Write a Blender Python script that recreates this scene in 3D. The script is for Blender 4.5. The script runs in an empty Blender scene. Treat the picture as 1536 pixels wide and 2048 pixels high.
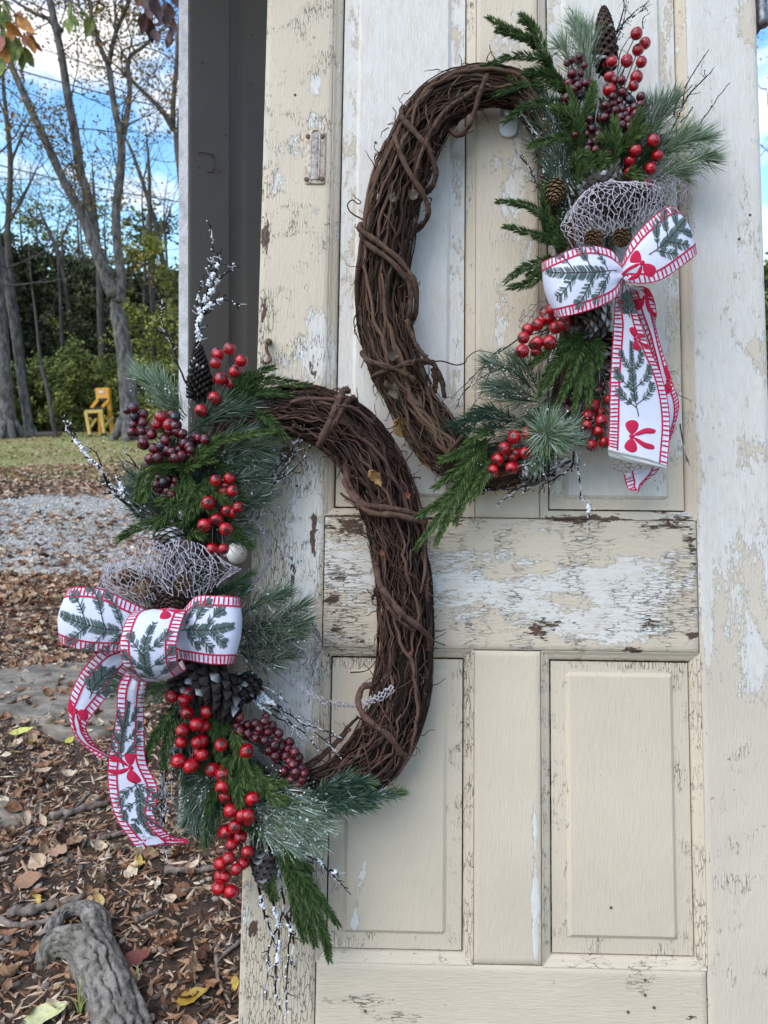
import bpy, math, random
import numpy as np
from mathutils import Matrix, Vector

# ------------------------------------------------------------------ camera, sky, sun, exposure
sc = bpy.context.scene
FPX, CX, CY = 1500.0, 768.0, 1024.0           # focal length and centre in pixels of the 1536 x 2048 photograph
PITCH = math.radians(9.24)                    # camera looks slightly down
CAM_D = 1.215                                 # metres from lens to the door
sp, cp = math.sin(PITCH), math.cos(PITCH)
RIGHT = np.array([1.0, 0, 0]); UPV = np.array([0, sp, cp]); BACK = np.array([0, -cp, sp])

def _n(v): v = np.asarray(v, float); return v / np.linalg.norm(v)
# door axes (it leans back and is turned by a degree)
_r = 1.0 * RIGHT - 0.0150 * UPV + 0.0205 * BACK
_u = 0.0134 * RIGHT + 1.0 * UPV - 0.0866 * BACK
DV = _n(_u); DU = _n(_r - np.dot(_r, DV) * DV); DN = np.cross(DU, DV)
_o = -BACK * CAM_D                            # door origin relative to the lens
def _raydir(px, py): return RIGHT * ((px - CX) / FPX) + UPV * ((CY - py) / FPX) - BACK
# camera height: the foot of the door (photo row 2185, below the frame) stands on the ground
_d = _raydir(1000, 2185); _t = np.dot(_o, DN) / np.dot(_d, DN)
CAM_H = -(_d * _t)[2]
CAM = np.array([0, 0, CAM_H]); DO = CAM + _o

cam_data = bpy.data.cameras.new('camera'); cam = bpy.data.objects.new('camera', cam_data)
sc.collection.objects.link(cam); sc.camera = cam
cam.location = CAM; cam.rotation_euler = (math.radians(90) - PITCH, 0, 0)
cam_data.sensor_fit = 'VERTICAL'; cam_data.sensor_height = 36.0; cam_data.lens = 36.0 * FPX / 2048.0
cam_data.clip_start = 0.05; cam_data.clip_end = 2000
cam_data.dof.use_dof = True; cam_data.dof.focus_distance = 1.15; cam_data.dof.aperture_fstop = 9.0

SUN_EL, SUN_AZ = math.radians(50), math.radians(226)   # azimuth clockwise from +Y: behind the camera, to its left
world = bpy.data.worlds.new('World'); sc.world = world; world.use_nodes = True
wn, wl = world.node_tree.nodes, world.node_tree.links
wn.clear()
w_out = wn.new('ShaderNodeOutputWorld'); w_bg = wn.new('ShaderNodeBackground'); w_bg.inputs['Strength'].default_value = 0.135
w_sky = wn.new('ShaderNodeTexSky'); w_sky.sky_type = 'NISHITA'; w_sky.sun_disc = False
w_sky.sun_elevation = SUN_EL; w_sky.sun_rotation = SUN_AZ; w_sky.air_density = 1.2; w_sky.dust_density = 0.6; w_sky.ozone_density = 2.0
w_tc = wn.new('ShaderNodeTexCoord'); w_map = wn.new('ShaderNodeMapping'); w_map.inputs['Scale'].default_value = (1, 1, 2.2)
w_map.inputs['Location'].default_value = (0.35, 0.0, 0.55)
w_no = wn.new('ShaderNodeTexNoise'); w_no.inputs['Scale'].default_value = 4.2; w_no.inputs['Detail'].default_value = 9; w_no.inputs['Roughness'].default_value = 0.56
w_rp = wn.new('ShaderNodeValToRGB'); w_rp.color_ramp.elements[0].position = 0.50; w_rp.color_ramp.elements[1].position = 0.62
w_mx = wn.new('ShaderNodeMix'); w_mx.data_type = 'RGBA'
w_hs = wn.new('ShaderNodeHueSaturation'); w_hs.inputs['Saturation'].default_value = 1.3; w_hs.inputs['Value'].default_value = 1.65
wl.new(w_tc.outputs['Generated'], w_map.inputs['Vector']); wl.new(w_map.outputs['Vector'], w_no.inputs['Vector'])
wl.new(w_no.outputs['Fac'], w_rp.inputs['Fac']); wl.new(w_rp.outputs['Color'], w_mx.inputs['Factor'])
wl.new(w_sky.outputs['Color'], w_hs.inputs['Color']); wl.new(w_hs.outputs['Color'], w_mx.inputs['A'])
w_mx.inputs['B'].default_value = (7.4, 7.3, 7.2, 1)
wl.new(w_mx.outputs['Result'], w_bg.inputs['Color']); wl.new(w_bg.outputs['Background'], w_out.inputs['Surface'])

sun_data = bpy.data.lights.new('sun', 'SUN'); sun = bpy.data.objects.new('sun', sun_data); sc.collection.objects.link(sun)
sun_data.energy = 2.0; sun_data.angle = math.radians(58); sun_data.color = (1.0, 0.95, 0.885)
_sd = Vector((math.sin(SUN_AZ) * math.cos(SUN_EL), math.cos(SUN_AZ) * math.cos(SUN_EL), math.sin(SUN_EL)))
sun.rotation_euler = (-_sd).to_track_quat('-Z', 'Y').to_euler(); sun.location = (0, 0, 12)

sc.view_settings.view_transform = 'Standard'; sc.view_settings.look = 'None'
sc.view_settings.exposure = 0.43; sc.view_settings.gamma = 1.0; sc.view_settings.use_curve_mapping = False

# ------------------------------------------------------------------ measuring helpers
DM = np.eye(4); DM[:3, 0] = DU; DM[:3, 1] = DV; DM[:3, 2] = DN; DM[:3, 3] = DO
DOOR_M = Matrix([list(r) for r in DM])
_cl = np.array([np.dot(-_o, DU), np.dot(-_o, DV), np.dot(-_o, DN)])
def P(px, py, w=0.0):                          # point of the door's frame (across, up, out) seen at a place of the photo
    d = _raydir(px, py); d = np.array([np.dot(d, DU), np.dot(d, DV), np.dot(d, DN)])
    return _cl + d * ((w - _cl[2]) / d[2])
def PP(pts, w0=0.0, w1=None):
    w1 = w0 if w1 is None else w1; n = max(len(pts) - 1, 1)
    return np.array([P(p[0], p[1], p[2] if len(p) > 2 else w0 + (w1 - w0) * i / n) for i, p in enumerate(pts)])
def T(px, py, y):                              # world point at distance y
    d = _raydir(px, py); return CAM + d * (y / d[1])
def G(px, py, z=0.0):                          # world point on the ground
    d = _raydir(px, py); return CAM + d * ((z - CAM[2]) / d[2])
PXM = CAM_D / FPX                              # metres per photo pixel on the door

rng = np.random.default_rng(7)
random.seed(7)

def lat(ix, iy, seed):
    h = (ix.astype(np.int64) * 374761393 + iy.astype(np.int64) * 668265263 + seed * 974711) & 0x7fffffff
    h = ((h ^ (h >> 13)) * 1274126177) & 0x7fffffff
    return ((h ^ (h >> 16)) & 0xffff) / 65535.0
def vnoise(x, y, seed=0):
    x = np.asarray(x, float); y = np.asarray(y, float)
    ix = np.floor(x); iy = np.floor(y); fx = x - ix; fy = y - iy
    fx = fx * fx * (3 - 2 * fx); fy = fy * fy * (3 - 2 * fy)
    a = lat(ix, iy, seed); b = lat(ix + 1, iy, seed); c = lat(ix, iy + 1, seed); d = lat(ix + 1, iy + 1, seed)
    return (a * (1 - fx) + b * fx) * (1 - fy) + (c * (1 - fx) + d * fx) * fy
def fnoise(x, y, seed=0, oct=3):
    s = 0; a = 1; t = 0
    for k in range(oct): s = s + a * vnoise(x * 2 ** k, y * 2 ** k, seed + k * 17); t += a; a *= 0.5
    return s / t

def spline(pts, n):
    p = np.asarray(pts, float)
    if len(p) == 2:
        t = np.linspace(0, 1, n)[:, None]; return p[0] * (1 - t) + p[1] * t
    q = np.vstack([2 * p[0] - p[1], p, 2 * p[-1] - p[-2]])
    u = np.linspace(0, len(p) - 1, n); i = np.minimum(u.astype(int), len(p) - 2); t = (u - i)[:, None]
    a, b, c, d = q[i], q[i + 1], q[i + 2], q[i + 3]
    return 0.5 * (2 * b + (c - a) * t + (2 * a - 5 * b + 4 * c - d) * t ** 2 + (3 * b - a - 3 * c + d) * t ** 3)
def unit(v): return v / np.maximum(np.linalg.norm(v, axis=-1, keepdims=True), 1e-9)
def tangents(p): return unit(np.gradient(p, axis=0))
def interp(p, s):
    u = np.clip(s, 0, 1) * (len(p) - 1); i = np.minimum(u.astype(int), len(p) - 2); t = (u - i)[:, None]
    return p[i] * (1 - t) + p[i + 1] * t

# ------------------------------------------------------------------ mesh builder
class MB:
    def __init__(s): s.v = []; s.q = []; s.t = []; s.c = []; s.n = 0
    def add(s, V, Q=None, Tr=None, col=None):
        V = np.asarray(V, float).reshape(-1, 3)
        if Q is not None and len(Q): s.q.append(np.asarray(Q, np.int64).reshape(-1, 4) + s.n)
        if Tr is not None and len(Tr): s.t.append(np.asarray(Tr, np.int64).reshape(-1, 3) + s.n)
        if col is None: col = np.zeros((len(V), 3))
        col = np.asarray(col, float)
        if col.ndim == 1: col = np.tile(col, (len(V), 1))
        s.v.append(V); s.c.append(col); s.n += len(V)
    def tube(s, path, rad, sides=6, col=None, cap=True, rough=0.0):
        p = np.asarray(path, float); n = len(p); r = np.broadcast_to(np.asarray(rad, float), (n,)) if np.ndim(rad) else np.full(n, float(rad))
        t = tangents(p)
        k = int(np.argmin(np.max(np.abs(t), axis=0))); ref = np.zeros(3); ref[k] = 1
        a = unit(np.cross(t, ref)); b = np.cross(t, a)
        th = np.linspace(0, 2 * np.pi, sides, endpoint=False)
        rr_ = np.broadcast_to(r[:, None], (n, sides))
        if rough: rr_ = rr_ * (1 + rough * rng.normal(0, 1, (n, sides)) + rough * 1.5 * rng.normal(0, 1, (1, sides)))
        V = p[:, None] + rr_[..., None] * (a[:, None] * np.cos(th)[None, :, None] + b[:, None] * np.sin(th)[None, :, None])
        i = np.arange(n - 1)[:, None]; j = np.arange(sides)[None]; j2 = (j + 1) % sides
        Q = np.stack([i * sides + j, i * sides + j2, (i + 1) * sides + j2, (i + 1) * sides + j], -1).reshape(-1, 4)
        V = V.reshape(-1, 3); Tr = None
        if cap:
            V = np.vstack([V, p[0], p[-1]]); m = n * sides; jj = np.arange(sides)
            Tr = np.vstack([np.stack([np.full(sides, m), (jj + 1) % sides, jj], -1), np.stack([np.full(sides, m + 1), (n - 1) * sides + jj, (n - 1) * sides + (jj + 1) % sides], -1)])
        if col is not None and np.ndim(col) == 2: col = np.vstack([np.repeat(col, sides, 0)] + ([col[:1], col[-1:]] if cap else []))
        s.add(V, Q, Tr, col)
    def box(s, lo, hi, col=None):
        x0, y0, z0 = lo; x1, y1, z1 = hi
        V = [(x0, y0, z0), (x1, y0, z0), (x1, y1, z0), (x0, y1, z0), (x0, y0, z1), (x1, y0, z1), (x1, y1, z1), (x0, y1, z1)]
        s.add(V, [(0, 3, 2, 1), (4, 5, 6, 7), (0, 1, 5, 4), (1, 2, 6, 5), (2, 3, 7, 6), (3, 0, 4, 7)], None, col)
    def bar(s, a, b, wid, dep, up=(0, 0, 1)):   # a square bar from a to b
        a = np.asarray(a, float); b = np.asarray(b, float); t = _n(b - a); x = np.cross(t, up)
        x = _n(x) if np.linalg.norm(x) > 1e-3 else _n(np.cross(t, (1, 0.1, 0))); y = np.cross(x, t)
        c = [(-1, -1), (1, -1), (1, 1), (-1, 1)]
        V = [a + x * i * wid / 2 + y * j * dep / 2 for i, j in c] + [b + x * i * wid / 2 + y * j * dep / 2 for i, j in c]
        s.add(V, [(0, 1, 2, 3), (7, 6, 5, 4), (0, 4, 5, 1), (1, 5, 6, 2), (2, 6, 7, 3), (3, 7, 4, 0)])
    def scatter(s, TV, TQ, TT, pos, rot, scl, col=None):
        TV = np.asarray(TV, float); n, m = len(pos), len(TV)
        scl = np.asarray(scl, float)
        if scl.ndim == 1: scl = scl[:, None]
        V = np.einsum('nij,nmj->nmi', rot, TV[None] * scl[:, None, :]) + pos[:, None]
        off = (np.arange(n) * m)[:, None, None]
        Q = (np.asarray(TQ)[None] + off).reshape(-1, 4) if TQ is not None and len(TQ) else None
        Tr = (np.asarray(TT)[None] + off).reshape(-1, 3) if TT is not None and len(TT) else None
        if col is not None: col = np.repeat(np.asarray(col), m, 0)
        s.add(V.reshape(-1, 3), Q, Tr, col)
    def blobs(s, pos, size, col=(0, 1, 0.5), stretch=None):
        n = len(pos); sz = np.broadcast_to(np.asarray(size, float), (n,))
        scl = sz[:, None] * rng.uniform(0.7, 1.3, (n, 3))
        s.scatter(OCT_V, None, OCT_T, np.asarray(pos), randrot(n), scl, np.tile(col, (n, 1)))
    def mesh(s, name, smooth=True, attr='Col', sub=None):
        V = np.vstack(s.v)
        if sub is not None: V = V - sub
        me = bpy.data.meshes.new(name); me.vertices.add(len(V)); me.vertices.foreach_set('co', V.astype(np.float32).ravel())
        idx, st, k = [], [], 0
        if s.q: q = np.vstack(s.q); idx.append(q.ravel()); st.append(np.arange(len(q)) * 4); k = len(q) * 4
        if s.t: t = np.vstack(s.t); idx.append(t.ravel()); st.append(k + np.arange(len(t)) * 3)
        idx = np.concatenate(idx); st = np.concatenate(st)
        me.loops.add(len(idx)); me.loops.foreach_set('vertex_index', idx.astype(np.int32))
        me.polygons.add(len(st)); me.polygons.foreach_set('loop_start', st.astype(np.int32))
        me.polygons.foreach_set('use_smooth', np.full(len(st), bool(smooth)))
        me.update(calc_edges=True)
        a = me.attributes.new(attr, 'FLOAT_COLOR', 'POINT')
        C = np.vstack(s.c); C = np.hstack([C, np.ones((len(C), 1))]); a.data.foreach_set('color', C.astype(np.float32).ravel())
        return me

def randrot(n, tilt=None):
    if tilt is None:
        q = unit(rng.normal(size=(n, 4)))
    else:
        yaw = rng.uniform(0, 2 * np.pi, n); ax = rng.uniform(0, 2 * np.pi, n); tl = np.abs(rng.normal(0, tilt, n))
        q1 = np.stack([np.cos(yaw / 2), 0 * yaw, 0 * yaw, np.sin(yaw / 2)], -1)
        q2 = np.stack([np.cos(tl / 2), np.sin(tl / 2) * np.cos(ax), np.sin(tl / 2) * np.sin(ax), 0 * tl], -1)
        w1, x1, y1, z1 = q2.T; w2, x2, y2, z2 = q1.T
        q = np.stack([w1*w2-x1*x2-y1*y2-z1*z2, w1*x2+x1*w2+y1*z2-z1*y2, w1*y2-x1*z2+y1*w2+z1*x2, w1*z2+x1*y2-y1*x2+z1*w2], -1)
    w, x, y, z = q.T
    return np.stack([np.stack([1-2*(y*y+z*z), 2*(x*y-z*w), 2*(x*z+y*w)], -1), np.stack([2*(x*y+z*w), 1-2*(x*x+z*z), 2*(y*z-x*w)], -1), np.stack([2*(x*z-y*w), 2*(y*z+x*w), 1-2*(x*x+y*y)], -1)], 1)
OCT_V = np.array([(1, 0, 0), (-1, 0, 0), (0, 1, 0), (0, -1, 0), (0, 0, 1), (0, 0, -1)], float)
OCT_T = np.array([(0, 2, 4), (2, 1, 4), (1, 3, 4), (3, 0, 4), (2, 0, 5), (1, 2, 5), (3, 1, 5), (0, 3, 5)])

COL = sc.collection
def link(o, parent=None):
    COL.objects.link(o)
    if parent is not None: o.parent = parent
    return o
def tag(o, label=None, cat=None, group=None, kind=None):
    if label: o['label'] = label
    if cat: o['category'] = cat
    if group: o['group'] = group
    if kind: o['kind'] = kind
    return o
def empty(name, M=None):
    o = bpy.data.objects.new(name, None); o.empty_display_size = 0.05; link(o)
    if M is not None: o.matrix_world = M
    return o
def door_empty(name, base):                    # an empty standing in the door's frame, at a point of it
    M = DOOR_M @ Matrix.Translation(Vector(base)); o = empty(name, M); o['_b'] = list(map(float, base)); return o
def base_of(o):
    while o.parent is not None: o = o.parent
    return np.array(o['_b'], float) if '_b' in o else np.zeros(3)
def obj(name, mb, mat, parent=None, smooth=True, attr='Col'):
    sub = base_of(parent) if parent is not None else None
    me = mb.mesh(name, smooth, attr, sub) if isinstance(mb, MB) else mb
    for m in (mat if isinstance(mat, (list, tuple)) else [mat]): me.materials.append(m)
    return link(bpy.data.objects.new(name, me), parent)

# ------------------------------------------------------------------ material helpers
def nt(name):
    m = bpy.data.materials.new(name); m.use_nodes = True; n = m.node_tree.nodes; l = m.node_tree.links
    b = n['Principled BSDF']; return m, n, l, b
def node(n, kind, **kw):
    x = n.new(kind)
    for k, v in kw.items():
        if k in x.inputs: x.inputs[k].default_value = v
        else: setattr(x, k, v)
    return x
def mixc(n, l, fac, a, b, blend='MIX'):
    x = n.new('ShaderNodeMix'); x.data_type = 'RGBA'; x.blend_type = blend
    for key, v in (('Factor', fac), ('A', a), ('B', b)):
        if isinstance(v, (int, float)): x.inputs[key].default_value = v
        elif isinstance(v, tuple): x.inputs[key].default_value = v if len(v) == 4 else v + (1,)
        else: l.new(v, x.inputs[key])
    return x.outputs['Result']
def math_(n, l, op, a, b=None, c=None, clamp=False):
    x = n.new('ShaderNodeMath'); x.operation = op; x.use_clamp = clamp
    for i, v in enumerate((a, b, c)):
        if v is None: continue
        if isinstance(v, (int, float)): x.inputs[i].default_value = v
        else: l.new(v, x.inputs[i])
    return x.outputs[0]
def step(n, l, v, lo, hi):
    x = n.new('ShaderNodeMapRange'); x.interpolation_type = 'SMOOTHSTEP'; l.new(v, x.inputs['Value'])
    x.inputs['From Min'].default_value = lo; x.inputs['From Max'].default_value = hi; return x.outputs['Result']
def coords(n, l, scale=(1, 1, 1), which='Object', loc=(0, 0, 0), rot=(0, 0, 0)):
    t = n.new('ShaderNodeTexCoord'); m = n.new('ShaderNodeMapping'); m.inputs['Scale'].default_value = scale; m.inputs['Location'].default_value = loc
    m.inputs['Rotation'].default_value = rot
    l.new(t.outputs[which], m.inputs['Vector']); return m.outputs['Vector']
def noise(n, l, vec, scale, detail=4, rough=0.55, dist=0.0):
    x = node(n, 'ShaderNodeTexNoise', Scale=scale, Detail=detail, Roughness=rough, Distortion=dist); l.new(vec, x.inputs['Vector']); return x.outputs['Fac']
def attr(n, l, name='Col'):
    a = n.new('ShaderNodeAttribute'); a.attribute_name = name; s = n.new('ShaderNodeSeparateColor'); l.new(a.outputs['Color'], s.inputs['Color'])
    return s.outputs[0], s.outputs[1], s.outputs[2]
def bump(n, l, b, h, strength=0.4, dist=0.002):
    x = node(n, 'ShaderNodeBump', Strength=strength, Distance=dist); l.new(h, x.inputs['Height']); l.new(x.outputs['Normal'], b.inputs['Normal'])
def srgb(r, g, b):
    f = lambda c: (c / 255) / 12.92 if c / 255 <= 0.04045 else ((c / 255 + 0.055) / 1.055) ** 2.4
    return (f(r), f(g), f(b), 1)

def mat_simple(name, c0, c1, scale=30, rough=0.6, bstr=0.2, bdist=0.002, which='Object', sc3=(1, 1, 1), metal=0.0):
    m, n, l, b = nt(name); v = coords(n, l, sc3, which); f = noise(n, l, v, scale, 6, 0.6)
    l.new(mixc(n, l, step(n, l, f, 0.3, 0.7), c0, c1), b.inputs['Base Color']); b.inputs['Roughness'].default_value = rough
    b.inputs['Metallic'].default_value = metal
    if bstr: bump(n, l, b, f, bstr, bdist)
    return m
def mat_attr(name, c0, c1, frost=(0.8, 0.82, 0.84, 1), rough=0.6, nscale=300, spec=0.08, bmp=0.0, dark=0.35):
    # red channel: dark to light growth; green channel: flocked snow
    m, n, l, b = nt(name); r, g, bl = attr(n, l)
    f = noise(n, l, coords(n, l), nscale, 3)
    base = mixc(n, l, r, c0, c1)
    base = mixc(n, l, math_(n, l, 'MULTIPLY', f, dark), base, (0.01, 0.012, 0.01, 1))
    l.new(mixc(n, l, g, base, frost), b.inputs['Base Color'])
    b.inputs['Roughness'].default_value = rough; b.inputs['Specular IOR Level'].default_value = spec
    if bmp: bump(n, l, b, noise(n, l, coords(n, l), nscale * 1.2, 5, .7), bmp, 0.0015)
    return m
def mat_paint(name, horizontal=False, cream=(0.575, 0.485, 0.36, 1), white=(0.67, 0.64, 0.58, 1)):
    # old cream paint over white over bare wood; the wear attribute says where each shows
    m, n, l, b = nt(name); wr, wg, wb = attr(n, l, 'wear')
    S = (1, 3.6, 1) if horizontal else (3.6, 1, 1)
    vs = coords(n, l, S, loc=(3.1, 1.7, 0.3)); vl = coords(n, l, (1, 14, 1) if horizontal else (14, 1, 1), loc=(0.3, 5.1, 0))
    vi = coords(n, l, (1, 1, 1), loc=(7, 2, 1))
    na = noise(n, l, vs, 9, 8, 0.62, 0.25); nb = noise(n, l, vs, 46, 6, 0.65); nc = noise(n, l, vi, 21, 7, 0.68, 0.2)
    nd = noise(n, l, coords(n, l, S, loc=(11, 4, 2)), 24, 7, 0.66); ng = noise(n, l, vl, 42, 5, 0.6); nf = noise(n, l, vi, 3.2, 3, 0.5)
    n2_ = noise(n, l, coords(n, l, S, loc=(1, 14, 8)), 70, 6, 0.7, 0.3); n3 = noise(n, l, coords(n, l, S, loc=(9, 3, 5)), 150, 4, 0.7)
    wv = math_(n, l, 'ADD', math_(n, l, 'MULTIPLY_ADD', na, 0.85, math_(n, l, 'MULTIPLY', nc, 0.55)), math_(n, l, 'MULTIPLY_ADD', nb, 0.45, math_(n, l, 'MULTIPLY', n2_, 0.55)))
    wv = math_(n, l, 'SUBTRACT', math_(n, l, 'MULTIPLY_ADD', n3, 0.3, wv), 0.85)
    wmask = step(n, l, math_(n, l, 'ADD', wv, wr), 0.985, 1.015)
    gv = math_(n, l, 'SUBTRACT', math_(n, l, 'MULTIPLY_ADD', nd, 0.9, math_(n, l, 'MULTIPLY_ADD', nc, 0.4, math_(n, l, 'MULTIPLY', n2_, 0.6))), 0.45)
    gmask = step(n, l, math_(n, l, 'ADD', gv, wg), 0.99, 1.01)
    vo = node(n, 'ShaderNodeTexVoronoi', Scale=34.0); vo.feature = 'DISTANCE_TO_EDGE'
    vc = coords(n, l, (1, 6.5, 1) if horizontal else (6.5, 1, 1), loc=(2, 9, 4))
    wob = n.new('ShaderNodeVectorMath'); wob.operation = 'ADD'; nz = node(n, 'ShaderNodeTexNoise', Scale=60.0, Detail=3.0); l.new(vc, nz.inputs['Vector'])
    sc_ = n.new('ShaderNodeVectorMath'); sc_.operation = 'SCALE'; sc_.inputs['Scale'].default_value = 0.03; l.new(nz.outputs['Color'], sc_.inputs[0])
    l.new(vc, wob.inputs[0]); l.new(sc_.outputs[0], wob.inputs[1]); l.new(wob.outputs[0], vo.inputs['Vector'])
    cr = math_(n, l, 'SUBTRACT', 1.0, step(n, l, vo.outputs['Distance'], 0.01, 0.05))
    cr = math_(n, l, 'MULTIPLY', cr, step(n, l, math_(n, l, 'ADD', nc, wb), 0.80, 0.95))
    grl = step(n, l, ng, 0.60, 0.74)
    c_cream = mixc(n, l, step(n, l, nf, 0.3, 0.7), tuple(x * 0.93 for x in cream[:3]), tuple(min(1, x * 1.05) for x in cream[:3]))
    c_cream = mixc(n, l, math_(n, l, 'MULTIPLY', step(n, l, nc, 0.35, 0.75), 0.22), c_cream, tuple(min(1, x * 1.18) for x in cream[:3]))
    c_white = mixc(n, l, step(n, l, nb, 0.35, 0.7), tuple(x * 0.93 for x in white[:3]), white)
    c_wood = mixc(n, l, ng, (0.045, 0.022, 0.014), (0.16, 0.095, 0.06))
    c = mixc(n, l, math_(n, l, 'MULTIPLY', wmask, math_(n, l, 'MULTIPLY_ADD', step(n, l, math_(n, l, 'MULTIPLY_ADD', n3, .4, math_(n, l, 'MULTIPLY', nd, .6)), .38, .58), .5, .5)), c_cream, c_white)
    c = mixc(n, l, math_(n, l, 'MULTIPLY', grl, 0.24), c, (0.22, 0.18, 0.13))
    dirt = step(n, l, noise(n, l, vs, 15, 9, 0.75), 0.60, 0.75)
    c = mixc(n, l, math_(n, l, 'MULTIPLY', dirt, 0.20), c, (0.25, 0.20, 0.15))
    spk = step(n, l, noise(n, l, coords(n, l, S, loc=(5, 8, 3)), 230, 2, .5), .70, .76)
    spk = math_(n, l, 'MULTIPLY', spk, step(n, l, nf, .42, .62))
    c = mixc(n, l, math_(n, l, 'MULTIPLY', spk, .55), c, (0.20, 0.15, 0.11))
    c = mixc(n, l, gmask, c, c_wood)
    c = mixc(n, l, math_(n, l, 'MULTIPLY', cr, 0.8), c, (0.15, 0.115, 0.085))
    l.new(c, b.inputs['Base Color']); b.inputs['Roughness'].default_value = 0.55; b.inputs['Specular IOR Level'].default_value = 0.3
    h = math_(n, l, 'MULTIPLY_ADD', wmask, -0.45, math_(n, l, 'MULTIPLY', gmask, -1.1))
    h = math_(n, l, 'ADD', h, math_(n, l, 'MULTIPLY', cr, -1.0)); h = math_(n, l, 'ADD', h, math_(n, l, 'MULTIPLY', ng, 0.55))
    h = math_(n, l, 'ADD', h, math_(n, l, 'MULTIPLY', nb, 0.5))
    bump(n, l, b, h, 0.9, 0.0019)
    return m

M = {}
M['paint_wash'] = mat_paint('washed_paint_upright', False, (0.57, 0.49, 0.38, 1), (0.65, 0.62, 0.565, 1)); M['paint_v'] = mat_paint('old_paint_upright'); M['paint_h'] = mat_paint('old_paint_level', True)
M['paint_grey'] = mat_paint('grey_paint', False, (0.150, 0.134, 0.115, 1), (0.53, 0.51, 0.50, 1))  # dark grey face and white edges of the second door
M['rust'] = mat_simple('rusty_iron', (0.06, 0.03, 0.02, 1), (0.20, 0.12, 0.07, 1), 200, 0.7, 0.4, 0.001)
M['steel'] = mat_simple('grey_steel', (0.10, 0.10, 0.11, 1), (0.25, 0.25, 0.26, 1), 120, 0.45, 0.2, 0.001, metal=0.6)
M['slot'] = mat_simple('worn_recess', (0.14, 0.11, 0.085, 1), (0.46, 0.43, 0.39, 1), 160, 0.6, 0.4, 0.001)
M['plastic'] = mat_simple('white_plastic', (0.70, 0.70, 0.70, 1), (0.74, 0.74, 0.73, 1), 20, 0.3, 0.0)
M['porcelain'] = mat_simple('white_porcelain', (0.62, 0.60, 0.55, 1), (0.72, 0.70, 0.66, 1), 60, 0.25, 0.05)
M['ironmix'] = mat_simple('painted_iron', (0.30, 0.21, 0.14, 1), (0.58, 0.50, 0.40, 1), 130, 0.6, 0.5, 0.0015)
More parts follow.
